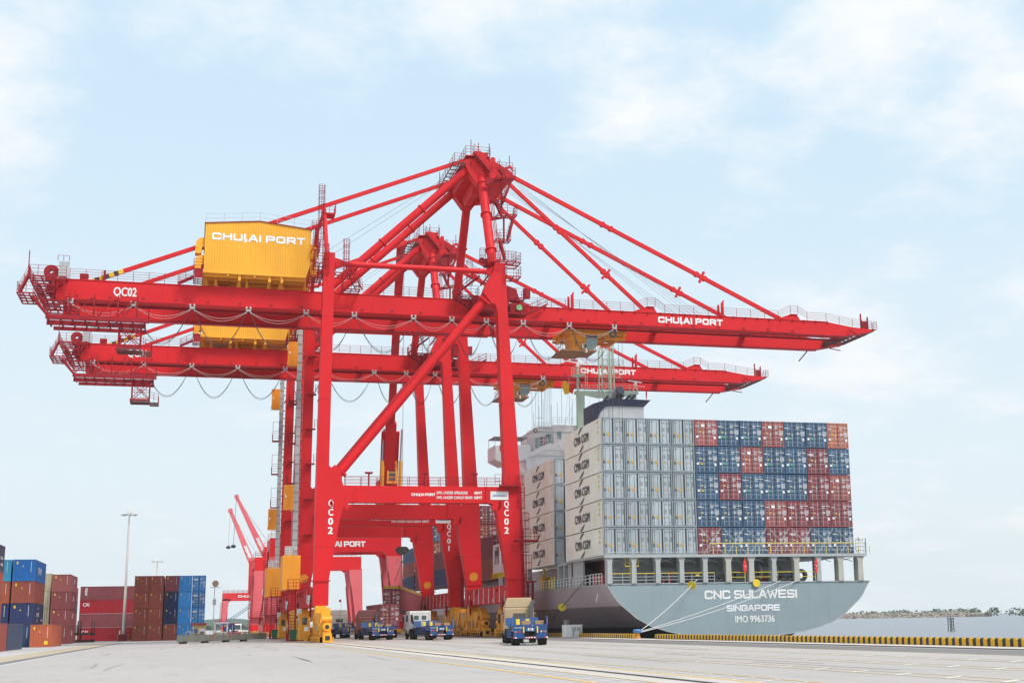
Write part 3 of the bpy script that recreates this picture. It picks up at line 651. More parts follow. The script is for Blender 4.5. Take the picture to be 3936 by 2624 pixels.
    mb = MB(); mb.rail([(hx0, hy0, hz1), (-7.5, hy0, hp), (hx1, hy0, hz1)], 1.1, 2, 2.0, .022); mb.rail([(hx0, hy1, hz1), (-7.5, hy1, hp), (hx1, hy1, hz1)], 1.1, 2, 2.0, .022); mb.build('roof_rail', GREYM, house)
    mb = MB(); mb.box(hx0 - .1, hx1 + .1, hy0 - .1, hy1 + .1, 42.0, 42.25)
    for k in range(8): y = hy0 + .6 + k * 1.75; mb.box(hx0, hx1, y, y + .2, 41.7, 42.0)
    for x in (-11, -8, -5): mb.box(x, x + .2, hy0, hy1, 41.72, 41.99)
    mb.build('floor_frame', HOUSE, house)
    mb = MB()
    for yy in (7.4, 16.3):
        for x, w in ((-13.4, .5), (-12.2, .3), (-9.6, .35), (-8.7, .25), (-6.2, .35), (-4.8, .5), (-1.9, .5)):
            mb.prism([(x - w * .45, 42.0), (x + w * .45, 42.0), (x + w * .55, 41.2), (x + w, 40.8), (x - w, 40.8), (x - w * .55, 41.2)], yy - .35, yy + .35)
    for x in (-9.6, -6.2, -4.8): mb.box(x - .15, x + .15, hy0 + .1, hy0 + .5, 41.3, 42.0)
    mb.build('house_support', YEL, house)
    mb = MB(); mb.box(-8.6, -6.4, 9.5, 12, 40.95, 41.6); mb.tube((-9.3, 8, 41.3), (-6.2, 8, 41.45), .2, 8); mb.tube((-9.3, 8, 41.3), (-9.5, 8, 40.9), .2, 8); mb.box(-12.5, -10.5, 9, 13, 40.9, 41.5); mb.build('under_duct', AMB, house)
    for zz_, yy in ((44.4, 6.2), (42.3, 6.2), (44.4, 15)):
        MB().prism([(hx0, zz_ + 1.9), (hx0 - .55, zz_ + 1.85), (hx0 - .98, zz_ + 1.4), (hx0 - 1.05, zz_), (hx0 - .35, zz_), (hx0 - .3, zz_ + .75), (hx0, zz_ + .8)], yy - .7, yy + .7).build('air_duct', YEL, house)
        MB().prism([(hx1, zz_ + 1.9), (hx1 + .4, zz_ + 1.8), (hx1 + .75, zz_ + 1.4), (hx1 + .8, zz_), (hx1 + .1, zz_), (hx1, zz_ + .8)], yy - .7, yy + .7).build('air_duct', YEL, house)
    mb = MB(); s = 'CHUlAI PORT'; wide_text(mb, s, (-12.85, hy0 - .02, 46.02), X_, Z_, .85, 10.6, t=.27); mb.build('lettering', LETTER, house)
    mb = MB(); mb.grating(-14.7, -13.7, 4.4, 7.4, 42.3, .14, (2, 3)); mb.grating(-14.7, -13.7, 4.4, 7.4, 41.3, .14, (2, 3)); mb.rail([(-13.7, 4.4, 42.3), (-14.7, 4.4, 42.3), (-14.7, 7.4, 42.3)], 1.15, 3, .8); mb.stairs((-14.7, 5.8, 41.6), (-16.4, 6.2, 40.8), .8, Y_); mb.box(-14.6, -13.7, 4.4, 4.5, 41.2, 42.3)
    mb.cut()
    mb.grating(-1.5, -.6, 4.4, 8, 45.4, .14, (2, 3)); mb.rail([(-1.5, 4.4, 45.4), (-.6, 4.4, 45.4), (-.6, 8, 45.4)], 1.15, 3, .9); mb.cut(); mb.grating(-1.5, -.6, 4.4, 8, 42.3, .14, (2, 3)); mb.rail([(-1.5, 4.4, 42.3), (-.6, 4.4, 42.3), (-.6, 8, 42.3)], 1.15, 3, .9); mb.cut(); mb.ladder((-1.0, 4.5, 42.3), (-1.0, 4.5, 46.5)); mb.cut(); mb.ladder((-1.1, 4.6, 45.4), (-1.1, 4.6, 48.9)); mb.rail([(-1.5, 4.9, 47.9), (-.5, 4.9, 47.9)], 1.2, 4, .5)
    mb.each('house_stair', DRED, c)
    # ---- landside end: platforms, walkway, reel, cage
    mb = MB()
    for x0, x1, y0_, y1_, z in ((-32.1, -28.2, 4.6, 9.5, 40.55), (-33.0, -31.2, 3.6, 9, 38.3), (-31.6, -29.4, 4.6, 14, 39.6), (-31.2, -29.4, 5, 14, 38.9), (-30.6, -27.2, 5.2, 12, 38.0)):
        mb.grating(x0, x1, y0_, y1_, z, .16, (3, 4), .09); mb.rail([(x1, y0_, z), (x0, y0_, z), (x0, y1_, z)], 1.15, 3, 1.0); mb.cut()
    mb.stairs((-31.9, 4.0, 40.5), (-32.8, 4.0, 38.3), .8, Y_); mb.cut(); mb.stairs((-31.4, 4.1, 38.0), (-29.8, 4.1, 35.9), .9, Y_); mb.cut()
    mb.box(-29.9, -28.3, 6.8, 7.3, 39.4, 40.5); mb.cut(); mb.prism([(-29.4, 38.4), (-30.6, 39.4), (-30.2, 40.5), (-29.4, 40.5)], 7.2, 8.0); mb.cut(); mb.tube((-32.1, 4.6, 40.5), (-32.1, 4.6, 43.3), .06, 6)
    mb.each('landside_platform', DRED, c)
    mb = MB()
    for x in (-27.7, -25.1, -22.6, -20.6):
        mb.beam((x, 4.4, 35.7), (x, 4.4, 38.6), .16, .16, Y_); mb.beam((x, 4.4, 38.3), (x, 6.6, 38.3), .14, .14); mb.beam((x - .3, 4.4, 38.2), (x - 2.2, 4.4, 36.0), .12, .12)
    mb.beam((-31.5, 4.0, 37.9), (-29.8, 4.0, 35.9), .2, .3); mb.box(-30.0, -19.3, 3.9, 4.1, 35.55, 36.02); mb.box(-30.0, -19.6, 5.4, 5.6, 35.15, 35.7); mb.box(-29.5, -19.6, 7.8, 8.1, 35.1, 35.5)
    for k in range(9): x = -29.8 + k * 1.25; mb.box(x, x + .15, 4.1, 7.9, 35.4, 35.6)
    mb.grating(-30, -19.3, 4.1, 5.4, 35.85, .1, (12, 1)); mb.rail([(-30.0, 3.95, 36), (-19.3, 3.95, 36), (-19.3, 5.4, 36)], 1.1, 3, 1.3); mb.box(-28.0, -27.5, 5.6, 6.2, 36.2, 37.4); mb.tube((-27.8, 5.9, 37.4), (-27.8, 5.9, 38.4), .12, 8)
    mb.build('landside_walkway', DRED, c)
    mb = MB(); mb.lathe([(.2, -.3), (.75, -.3), (.8, -.25), (.45, -.2), (.45, .2), (.8, .25), (.75, .3), (.2, .3)], (-30.0, 7.2, 41.6), 'y', 22); mb.box(-30.6, -29.4, 6.9, 7.5, 40.55, 41.2); mb.build('cable_reel', DRED, c)
    mb = MB(); mb.box(-29.2, -28.1, 6.3, 6.8, 40.75, 42.7); mb.build('control_cabinet', GREYM, c)
    mb = MB(); mb.rail([(-29.3, 6.0, 42.7), (-28.1, 6.0, 42.7)], .6, 1, .6); mb.box(-27, -26.1, 7, 7.8, 40.8, 41.6); mb.box(-24.5, -24.25, 6.9, 7.2, 40.8, 42.1)
    for k in range(4): mb.path([(-29 + k * .16, 6.25, 41), (-29 + k * .16, 6.2, 40), (-29.3 - k * .1, 6.5, 39.4)], .045, 5)
    mb.build('cabinet_frame', DRED, c)
    mb = MB()
    for x in (-22.4, -20.1):
        for y in (4.6, 6.6): mb.beam((x, y, 32.8), (x, y, 35.5), .13, .13, X_)
    for y in (4.6, 6.6): mb.beam((-22.4, y, 33.0), (-20.1, y, 35.2), .09, .09); mb.beam((-22.4, y, 35.2), (-20.1, y, 33.0), .09, .09)
    for z in (33.0, 34.1, 35.3):
        for y in (4.6, 6.6): mb.beam((-22.4, y, z), (-20.1, y, z), .07, .07)
        for x in (-22.4, -20.1): mb.beam((x, 4.6, z), (x, 6.6, z), .07, .07)
    for k in range(7): mb.tube((-22.4 + k * .38, 4.58, 33), (-22.4 + k * .38, 4.58, 35.4), .018, 4)
    mb.box(-22.6, -20.0, 4.4, 4.5, 32.5, 32.85); mb.box(-22.6, -20.0, 7.4, 7.5, 32.5, 32.85); mb.box(-22.6, -22.5, 4.4, 7.5, 32.5, 32.85); mb.rail([(-20.1, 4.4, 32.8), (-18.9, 4.4, 32.4), (-18.9, 7.4, 32.4)], 1.1, 3, .7)
    mb.build('maintenance_cage', DRED, c)
    mb = MB(); mb.grating(-22.5, -20.0, 4.4, 7.4, 32.6, .14, (3, 3)); mb.grating(-20.0, -18.9, 4.4, 7.4, 32.4, .14, (2, 3)); mb.build('cage_floor', GRAT, c)
    # ---- lift on the rear landside leg
    mb = MB(); mb.box(-1.56, -.98, 22.6, 23.3, 10.4, 39.6)
    lift = mb.build('lift_shaft', GREYM, c)
    mb = MB()
    for k in range(24): z = 11.2 + k * 1.2; mb.box(-1.6, -.94, 22.56, 23.34, z, z + .05); mb.box(-.98, -.78, 22.8, 23.1, z + .5, z + .65)
    mb.build('shaft_joint', DARK, lift)
    def liftcar(z, y):
        mb = MB(); mb.box(-2.8, -1.6, y, y + 1.3, z, z + .12); mb.box(-2.8, -1.6, y, y + 1.3, z + 2.95, z + 3.1)
        for x in (-2.8, -2.35, -2.05, -1.72): mb.box(x, x + .12, y - .02, y + .06, z, z + 3.0)
        mb.box(-2.78, -1.62, y + .04, y + 1.28, z + .1, z + 2.98); mb.box(-2.9, -2.75, y - .1, y + .2, z + .1, z + .4)
        for k in range(4): mb.box(-2.6 + k * .22, -2.52 + k * .22, y - .05, y + .05, z + .3, z + 2.7)
        o = mb.build('lift_landing', AMB, c)
        MB().box(-2.68, -2.5, y - .09, y + .03, z + 1.5, z + 1.8).build('call_box', WHITE, o)
    liftcar(34.7, 22); liftcar(16.2, 22)
    mb = MB()
    for z in (19.6, 24.7, 29.8):
        mb.grating(-2.5, -1.56, 22, 23.3, z, .12, (2, 2)); mb.rail([(-1.6, 22, z), (-2.5, 22, z), (-2.5, 23.3, z)], 1.1, 3, .6); mb.rail([(-1.6, 22, z), (-2.5, 22, z)], 2.9, 2, .9); mb.cut()
    for z in (13, 17.5, 22, 26.5, 31, 36): mb.box(-.2, .9, 22.4, 23.1, z, z + .15); mb.rail([(.75, 22.3, z + .15), (1.1, 22.3, z + .15)], 1.1, 3, .5); mb.cut()
    mb.each('lift_platform', DRED, c)
    MB().box(-3.05, -.9, 17.5, 21.5, 6.05, 10.25).build('service_house', AMB, c, bevel=.06)
    mb = MB(); mb.box(-2.6, -1.75, 18.3, 19.2, 10.3, 11.3); mb.lathe([(0, -.3), (.3, -.3), (.3, .3), (0, .3)], (-1.6, 18.6, 11.0), 'x', 10); mb.build('winch_unit', GREYM, c)
    mb = MB(); mb.rail([(-2.75, 18.1, 10.25), (-1.65, 18.1, 10.25), (-1.65, 19.4, 10.25)], 1.1, 4, .5, .03); mb.build('unit_frame', WHITE, c)
    # ---- service stairs and gangway, landside
    mb = MB(); mb.ladder((-1.9, 15.2, .3), (-1.9, 16.2, 6.2), .75, X_, .34, .05); mb.rail([(-2.35, 15.1, .4), (-2.35, 16.1, 6.2)], .9, 2, 1.4); mb.rail([(-1.45, 15.1, .4), (-1.45, 16.1, 6.2)], .9, 2, 1.4)
    mb.box(-2.5, -.9, 14.6, 15.7, .05, .18); mb.rail([(-2.5, 14.6, .18), (-2.5, 15.7, .18)], 1.1, 2, .6); mb.rail([(-.9, 15.7, .18), (-.9, 14.6, .18)], 2.2, 3, .6); mb.box(-2.45, -2.3, 14.6, 15.2, .18, 1.0)
    mb.box(-2.6, 1, 15.7, 17.4, 6.0, 6.12); mb.rail([(-2.5, 15.7, 6.1), (-1.1, 15.7, 6.1)], 1.2, 3, .7); mb.rail([(-.8, 4, 5.95), (-.8, 15.7, 5.95)], 1.1, 3, 1.5)
    mb.build('service_stair', DRED, c)
    mb = MB(); mb.box(-1.9, -.85, 3.6, 5.2, .25, 3.0); mb.box(-2.05, -.8, 3.4, 5.4, 3.0, 3.1); mb.build('ground_cabin', YEL, c)
    mb = MB(); mb.box(-1.93, -1.89, 4.0, 4.8, 1.9, 2.7); mb.box(-1.6, -1.1, 3.57, 3.61, 1.9, 2.7); mb.build('cabin_window', GLASS, c)
    mb = MB(); mb.box(-2.0, -1.5, 6, 6.6, 2.9, 3.7); mb.box(-1.5, -1.1, 1.2, 1.7, 1.2, 1.7); mb.box(-1.2, -.9, -2.2, -1.7, 1.6, 2.2); mb.build('junction_box', WHITE, c)
    # ---- seaward ladder on the front leg
    mb = MB(); mb.ladder((22.75, -.9, 2.6), (22.55, -.95, 17), .5); mb.cut(); mb.cage((22.85, -1.1), 9.5, 14.0, .42); mb.cut(); mb.cage((23.1, -.9), 3.0, 9.2, .5); mb.cut(); mb.cage((22.3, -1.15), 14.5, 18.2, .4); mb.cut()
    mb.grating(21.6, 24.2, -1.6, .2, 10.9, .16, (3, 2)); mb.rail([(21.6, -1.6, 10.9), (24.2, -1.6, 10.9), (24.2, .2, 10.9)], 1.15, 3, .8); mb.box(21.6, 24.2, -1.6, -1.45, 10.6, 10.9)
    mb.cut(); mb.box(22.9, 24.0, -1.5, 0, 6.1, 6.25); mb.box(23.2, 23.35, -.4, -.2, .5, 6.1); mb.box(23.8, 23.95, -.4, -.2, .5, 6.1); mb.box(19.8, 22.2, -1.5, -.8, 17.0, 17.18); mb.rail([(19.2, -1.5, 17.18), (22.4, -1.5, 17.18)], 1.15, 3, .8)
    mb.each('caged_ladder', DRED, c)
    # ---- trolley with operator cab
    tr = MB(); tr.box(30.6, 38.8, 8.6, 15.2, 38.0, 38.35); [tr.box(31 + k * 1.1, 31.15 + k * 1.1, 8.55, 8.6, 37.95, 38.35) for k in range(7)]
    for x in (31, 34.8, 38.2): tr.box(x, x + .4, 8.5, 15.4, 37.5, 37.9)
    for y in (8.7, 12, 15): tr.box(30.6, 38.8, y, y + .2, 37.55, 37.9)
    tr.box(36, 38.8, 9.2, 9.6, 37.1, 37.5); tr.beam((35.2, 9, 37.3), (38.6, 14.5, 37.6), .12, .12); tr.rail([(30.6, 8.4, 37.9), (33.2, 8.4, 37.9)], 1.0, 3, .5)
    trol = tr.build('trolley', AMB, c)
    mb = MB(); mb.prism([(31.25, 35.55), (31.25, 37.75), (35.0, 37.75), (34.9, 36.2), (34.3, 35.55)], 8.7, 11.2); mb.box(31.1, 35.1, 8.6, 11.3, 37.75, 37.9)
    cab = mb.build('operator_cab', AMB, trol)
    mb = MB(); mb.prism([(33.35, 35.62), (33.35, 36.95), (34.85, 36.95), (34.8, 36.3), (34.25, 35.62)], 8.66, 8.69); mb.add([(34.93, 8.9, 36.3), (34.93, 11, 36.3), (34.99, 11, 37.0), (34.99, 8.9, 37.0)], [(0, 1, 2, 3)]); mb.add([(34.95, 8.9, 36.25), (34.95, 11, 36.25), (34.35, 11, 35.6), (34.35, 8.9, 35.6)], [(0, 1, 2, 3)]); mb.build('cab_window', TEAL, trol); mb = MB(); mb.box(31.9, 31.94, 8.68, 8.7, 35.7, 37.7); mb.box(32.9, 32.94, 8.68, 8.7, 35.7, 37.7); mb.box(31.3, 34.9, 8.67, 8.7, 37.52, 37.56); mb.box(32.0, 32.06, 8.6, 8.7, 36.1, 36.9); mb.build('cab_door_frame', UNDER, trol)
    MB().box(33.3, 34.88, 8.64, 8.69, 37.05, 37.45).build('cab_window', GLASS, trol)
    mb = MB(); mb.box(30.0, 33.2, 8.0, 13.4, 35.22, 35.42); mb.box(33.2, 34.6, 8.2, 12.6, 35.3, 35.5); mb.rail([(31.2, 8.0, 35.4), (30.0, 8.0, 35.4), (30.0, 11.4, 35.4)], 1.05, 2, .9); mb.rail([(31.2, 8.0, 35.4), (34.4, 8.1, 35.5)], .95, 2, .8); mb.build('cab_walkway', UNDER, trol)
    mb = MB(); mb.box(32.7, 33.3, 8.25, 8.6, 35.65, 36.25); mb.prism([(33.0, 35.1), (33.35, 35.1), (33.25, 35.6), (33.1, 35.6)], 8.1, 8.3); mb.build('air_conditioner', WHITE, trol)
    mb = MB(); mb.box(32.95, 33.28, 8.22, 8.25, 35.7, 36.2); mb.lathe([(.25, -.1), (.5, -.1), (.5, .1), (.25, .1)], (36.3, 6.5, 37.3), 'y', 16); mb.build('fan_grille', DARK, trol)
    for x in (36.4, 37.0, 38.0, 38.5):
        for y in (9.6, 13.6): MB().tube((x, y, 37.6), (x + (37.2 - x) * .2, y + .3, 19.5), .022, 4).build('hoist_rope', ROPE, c)
    # ---- lettering
    mb = MB(); wide_text(mb, 'CHUlAI PORT', (42.45, 6.57, 39.08), X_, Z_, .82, 8.95, t=.28); mb.build('boom_lettering', LETTER, c)
    mb = MB(); wide_text(mb, 'CHUlAI PORT', (9.75, -.72, 15.9), X_, Z_, .3, 2.7, t=.26); mb.build('beam_lettering', LETTER, c)
    mb = MB(); text(mb, 'SWL UNDER SPREADER', (12.6, -.72, 16.12), X_, Z_, .31, 3.6, .03); text(mb, '40MT', (16.9, -.72, 16.12), X_, Z_, .31, .98, .04); text(mb, 'SWL UNDER CARGO BEAM', (12.6, -.72, 15.58), X_, Z_, .31, 4.1, .03); text(mb, '50MT', (16.9, -.72, 15.58), X_, Z_, .31, .98, .04); mb.build('load_lettering', LETTER, c)
    MB().box(18.8, 20.9, -.86, -.82, 15.5, 16.46).build('maker_sign', WHITE, c)
    mb = MB(); text(mb, 'DOOSAN', (19.05, -.875, 15.87), X_, Z_, .22, 1.6, .03, slant=.25); mb.build('maker_lettering', plain('sign_blue', (.03, .1, .36), .5), c)
    # ---- plate seams
    mb = MB()
    for fy in (0, WD):
        for z in (10.2, 26.6, 36.2): mb.box(-.79 if z > 12 else -.805, (.62 if z > 12 else 1.35), fy - .812, fy + .812, z, z + .035); mb.cut()
        for z, xa, xb in ((10.2, 20.15, 22.68), (26.6, 20.15, 21.73), (36.2, 19.8, 21.07)): mb.box(xa, xb, fy - .812, fy + .812, z, z + .035); mb.cut()
    for gy in (6.6, 15.5):
        for x in (-18, -6, 6, 16): mb.box(x, x + .03, gy - .008, gy, 38.46, 40.7); mb.cut()
        for x in (34, 46, 58): mb.box(x, x + .03, gy - .008, gy, 38.52, 40.3); mb.cut()
    mb.each('plate_seam', DRED, c)
    return c
def number_letters(c, num, first):
    mb = MB(); text(mb, 'QC0' + num, (-23.3, 6.56, 39.1), X_, Z_, .98, 2.5, .035); a = mb.build('number_lettering', LETTER, c)
    for x in (.84, 20.68):
        mb = MB()
        for k, ch in enumerate('QC0' + num): text(mb, ch, (x, -.83, 14.66 - k * 1.0), X_, Z_, .72, .56 if ch != '1' else None, .045, 'c')
        mb.build('number_lettering', LETTER, c)
crane1 = make_crane()
crane2 = dup(crane1, (XL, Y0 + SP, 0), 0, 'second red ship-to-shore crane standing just behind the nearest one, partly hidden by its legs')
for cr, n in ((crane1, '2'), (crane2, '1')): number_letters(cr, n, n == '2')
# ------------------------------------------------------------------ containers
CC = {'red': (.36, .105, .10), 'maroon': (.26, .065, .078), 'blue': (.062, .125, .215), 'orange': (.50, .17, .11), 'brown': (.33, .080, .055), 'navy': (.022, .035, .115), 'sky': (.012, .16, .50), 'azure': (.04, .30, .74),
      'cream': (.62, .54, .36), 'crimson': (.40, .014, .026), 'grey': (.42, .47, .50), 'cmacream': (.84, .84, .72), 'purple': (.055, .05, .10), 'dkblue': (.025, .07, .16), 'teal': (.04, .28, .46), 'rust': (.42, .10, .045), 'dkred': (.22, .05, .056), 'slate': (.06, .08, .15)}
_cm = {}
def cont_meshes(w, l, h, kind):
    """door end faces -Y at y=0; base centre of that end at the origin; builds one set of parts"""
    key = (w, l, h, kind)
    if key in _cm: return _cm[key]
    hw = w / 2; p = .12; parts = []
    mb = MB()
    for x in (-hw, hw - p):
        for y in (0, l - p): mb.box(x, x + p, y, y + p, 0, h)
    for z0, z1 in ((.02, .16), (h - .12, h - .01)):
        mb.box(-hw + p, hw - p, .004, p, z0, z1); mb.box(-hw + p, hw - p, l - p, l - .004, z0, z1)
        mb.box(-hw + .004, -hw + p, p, l - p, z0, z1); mb.box(hw - p, hw - .004, p, l - p, z0, z1)
    for x in (-hw - .012, hw - .17):
        for y in (-.012, l - .17):
            for z in (0, h - .13): mb.box(x, x + .18, y, y + .18, z - .004, z + .132)
    mb.box(-hw + .03, hw - .03, .05, l - .05, h - .06, h - .03); mb.box(-hw + .05, hw - .05, .05, l - .05, .10, .13)
    def corr(f, a, b, per, dep):
        n = max(2, int((b - a) / per)); d = (b - a) / n
        for i in range(n):
            t = a + i * d; ts = [t, t + .3 * d, t + .5 * d, t + .8 * d, t + d]; o = [0, 0, dep, dep, 0]
            for j in range(4): mb.add([f(ts[j], o[j], .16), f(ts[j + 1], o[j + 1], .16), f(ts[j + 1], o[j + 1], h - .12), f(ts[j], o[j], h - .12)], [(0, 1, 2, 3)])
    per, dep = (.30, .045) if kind != 'reefer' else (1.1, .012)
    corr(lambda t, o, z: (-hw + .01 + o, t, z), p, l - p, per, dep); corr(lambda t, o, z: (hw - .01 - o, t, z), p, l - p, per, dep)
    corr(lambda t, o, z: (t, l - .02 - o, z), -hw + p, hw - p, .3, dep)
    if kind == 'front': corr(lambda t, o, z: (t, .01 + o, z), -hw + p, hw - p, .27, .05)
    parts.append(('body', mb, 1, CONT))
    if kind in ('dry', 'reefer'):
        for s in (-1, 1):
            x0, x1 = (-hw + p + .01, -.012) if s < 0 else (.012, hw - p - .01)
            mb = MB(); mb.box(x0, x1, .035, .08, .17, h - .13)
            if kind == 'dry':
                n = 5; zz = (h - .5) / n
                for i in range(n): z = .3 + i * zz; mb.prism([(.035, z), (.0, z + .06), (.0, z + zz - .2), (.035, z + zz - .12)], x0 + .04, x1 - .04, 'x')
            else:
                mb.box(x0 + .06, x0 + .12, .02, .035, .2, h - .2); mb.box((x0 + x1) / 2 - .02, (x0 + x1) / 2 + .02, .022, .035, .2, h - .2)
            parts.append(('door', mb, 1, CONT))
            mb = MB(); g_ = .07 if kind == 'reefer' else .03; mb.box(x0 - .02, x0 + g_, .012, .034, .14, h - .12); mb.box(x1 - g_, x1 + .01, .012, .034, .14, h - .12); mb.box(x0, x1, .012, .06, .13, .17); mb.box(x0, x1, .012, .06, h - .13, h - .10); parts.append(('gasket', mb, 2, DARK)); mb = MB()
            for f in (.27, .73):
                x = x0 + (x1 - x0) * f; mb.tube((x, -.03, .1), (x, -.03, h - .06), .03 if kind == 'reefer' else .024, 6, cap=False)
                for z in (.25, .9, 1.5, h - .5): mb.box(x - .05, x + .05, -.03, .03, z, z + .07)
                mb.box(x - .05, x + .22 * (1 if f < .5 else -.6), -.045, -.02, 1.05, 1.1)
            parts.append(('locking_bars', mb, 2, GREYM))
    if kind == 'dry':
        rr = random.Random(3); mb = MB(); f = lambda x0, x1, z0, z1: mb.add([(x0, -.048, z0), (x1, -.048, z0), (x1, -.048, z1), (x0, -.048, z1)], [(0, 1, 2, 3)])
        for k, (x0, x1, z) in enumerate(((.16, .5, .78), (.58, .92, .78), (.16, .42, .72), (.55, .95, .6), (.55, .95, .55), (.55, .95, .5), (.2, .45, .56), (.2, .45, .5), (.58, .9, .45), (-.95, -.6, .74))):
            n = 5
            for i in range(n):
                a = x0 + (x1 - x0) * i / n; f(a * hw, (a + (x1 - x0) / n * .68) * hw, z * h, z * h + .085)
        f(-.9 * hw, -.72 * hw, .3 * h, .38 * h); f(.7 * hw, .86 * hw, .26 * h, .36 * h); f(-.3 * hw, -.2 * hw, .46 * h, .5 * h)
        parts.append(('stencil_marking', mb, 1, LETTER))
        mb = MB(); mb.add([(-.62 * hw, -.048, .5 * h), (-.45 * hw, -.048, .5 * h), (-.535 * hw, -.048, .57 * h)], [(0, 1, 2)]); parts.append(('warning_label', mb, 1, SYEL))
    if kind == 'reefer':
        mb = MB()
        for x in (-hw - .004, hw - p - .004): mb.box(x, x + p + .008, -.016, .13, .13, h - .12)
        for z0, z1 in ((-.006, .16), (h - .12, h + .002)): mb.box(-hw - .004, hw + .004, -.02, .13, z0, z1)
        parts.append(('end_frame', mb, 1, paint('reefer_frame', (.27, .31, .34), .6, .4, .8, .3, .1, scale=1.2)))
        mb = MB(); f = lambda x0, x1, z0, z1: mb.add([(x0 * hw, -.004, z0 * h), (x1 * hw, -.004, z0 * h), (x1 * hw, -.004, z1 * h), (x0 * hw, -.004, z1 * h)], [(0, 1, 2, 3)])
        for k in range(6):
            f(.16 + k * .05, .2 + k * .05, .83, .86)
        for k in range(5): f(.55 + k * .07, .6 + k * .07, .83, .86); f(.6 + k * .05, .63 + k * .05, .78, .8)
        for i in range(7): f(.18, .34 + .06 * (i % 3), .64 - i * .022, .652 - i * .022)
        for i in range(9): f(.62, .84 - .05 * (i % 2), .66 - i * .022, .672 - i * .022)
        f(-.88, -.78, .86, .88); f(-.74, -.68, .86, .88); f(-.64, -.52, .86, .88)
        for x in (-.75, -.35, .3, .72): f(x, x + .03, .15, .2)
        f(-.86, -.68, .3, .39)
        parts.append(('stencil_marking', mb, 1, plain('marking_grey', (.09, .12, .16), .6)))
        mb = MB(); f(-.46, -.26, .3, .42); mb.add([(-.88 * hw, -.005, .41 * h), (-.66 * hw, -.005, .41 * h), (-.77 * hw, -.005, .47 * h)], [(0, 1, 2)]); mb.add([(.22 * hw, -.005, .36 * h), (.32 * hw, -.005, .31 * h), (.42 * hw, -.005, .36 * h), (.32 * hw, -.005, .41 * h)], [(0, 1, 2, 3)])
        parts.append(('warning_label', mb, 1, paint('label_amber', (.72, .37, .02), .6)))
    if kind == 'front':
        mb = MB(); f = lambda x0, x1, z0, z1: mb.add([(x0 * hw, -.003, z0 * h), (x1 * hw, -.003, z0 * h), (x1 * hw, -.003, z1 * h), (x0 * hw, -.003, z1 * h)], [(0, 1, 2, 3)])
        for k in range(9): f(.60, .65, .86 - k * .055, .895 - k * .055)
        parts.append(('stencil_marking', mb, 1, LETTER))
        mb = MB(); f(-.7, -.55, .78, .9); mb.add([(-.18 * hw, -.003, .66 * h), (-.02 * hw, -.003, .66 * h), (-.1 * hw, -.003, .74 * h)], [(0, 1, 2)]); parts.append(('warning_label', mb, 1, SYEL))
    proto = []; last = None
    for nm, mb, lv, mat in parts:
        me_o = mb.build(nm, mat); proto.append((nm, me_o.data, lv, mat is CONT)); bpy.data.objects.remove(me_o)
    _cm[key] = proto; return proto
def container(name, label, loc, rz, w, l, h, kind, col, group=None, body=None, skip=()):
    c = thing(name, label, 'container', loc, rz, group); last = None
    jit = 1 + random.uniform(-.14, .14)
    for nm, me, lv, tint in cont_meshes(w, l, h, kind):
        if nm in skip: continue
        o = bpy.data.objects.new(nm, me); COL.objects.link(o); o.parent = c if lv == 1 else last
        if tint:
            k = CC[col]; o.color = (k[0] * jit, k[1] * jit, k[2] * jit, 1)
            if body and nm == 'body': k = CC[body]; o.color = (*k, 1)
        if lv == 1: last = o
    return c
def mark(c, s, org, ux, uy, h, total=None, mat=LETTER, bold=.03):
    mb = MB(); text(mb, s, org, ux, uy, h, total, bold); return mb.build('lettering', mat, c)

# ---- ship stern bay
ORD = ['first', 'second', 'third', 'fourth', 'fifth', 'sixth', 'seventh']
TIER = ['bottom', 'second', 'middle', 'fourth', 'top']
WC, HC = 2.575, 2.84; XC, YC, ZC = 39.62, 130.0, 8.14
rows = [  # top to bottom
 ['red', 'blue', 'blue', 'red', 'blue', 'blue', 'orange'],
 ['blue', 'blue', 'red', 'blue', 'blue', 'maroon', 'blue'],
 ['blue', 'maroon', 'blue', 'blue', 'blue', 'maroon', 'red'],
 ['blue', 'blue', 'blue', 'red', 'maroon', 'maroon', 'maroon'],
 ['maroon', 'blue', 'blue', 'maroon', 'maroon', 'blue', 'blue']]
tex = {(1, 5), (2, 1), (3, 4), (4, 4), (4, 0)}
NAMES = {'red': 'faded red', 'blue': 'dark blue', 'maroon': 'maroon', 'orange': 'orange red'}
def swoosh(c, yc, z):
    mb = MB(); mb.cur = 0
    k = -WC / 2 - .014
    text(mb, 'CMA CGM', (k, yc + 2.7, z + .98), (0, -1, 0), Z_, .88, 5.6, .034)
    for s in (1, -1):
        P = []
        for i in range(9):
            t = i / 8; P.append((yc + s * (1.0 - 1.7 * t), z + 1.41 + s * (.66 + .62 * math.sin(t * 1.5)), .13 * math.sin(math.pi * (t * .85 + .12))))
        for a, b in zip(P, P[1:]): mb.add([(k, a[0], a[1] - a[2]), (k, b[0], b[1] - b[2]), (k, b[0], b[1] + b[2]), (k, a[0], a[1] + a[2])], [(0, 1, 2, 3)])
    mb.build('lettering', plain('marking_navy', (.025, .035, .065), .6), c)
    mb = MB()
    for j, (dy, dz, s_) in enumerate(((6.2, 2.3, .26), (6.35, 1.75, .2), (6.2, 1.25, .24))): mb.add([(k, yc - dy, z + dz), (k, yc - dy - s_ * 1.3, z + dz), (k, yc - dy - s_ * 1.3, z + dz + s_), (k, yc - dy, z + dz + s_)], [(0, 1, 2, 3)])
    mb.build('warning_label', SYEL, c)
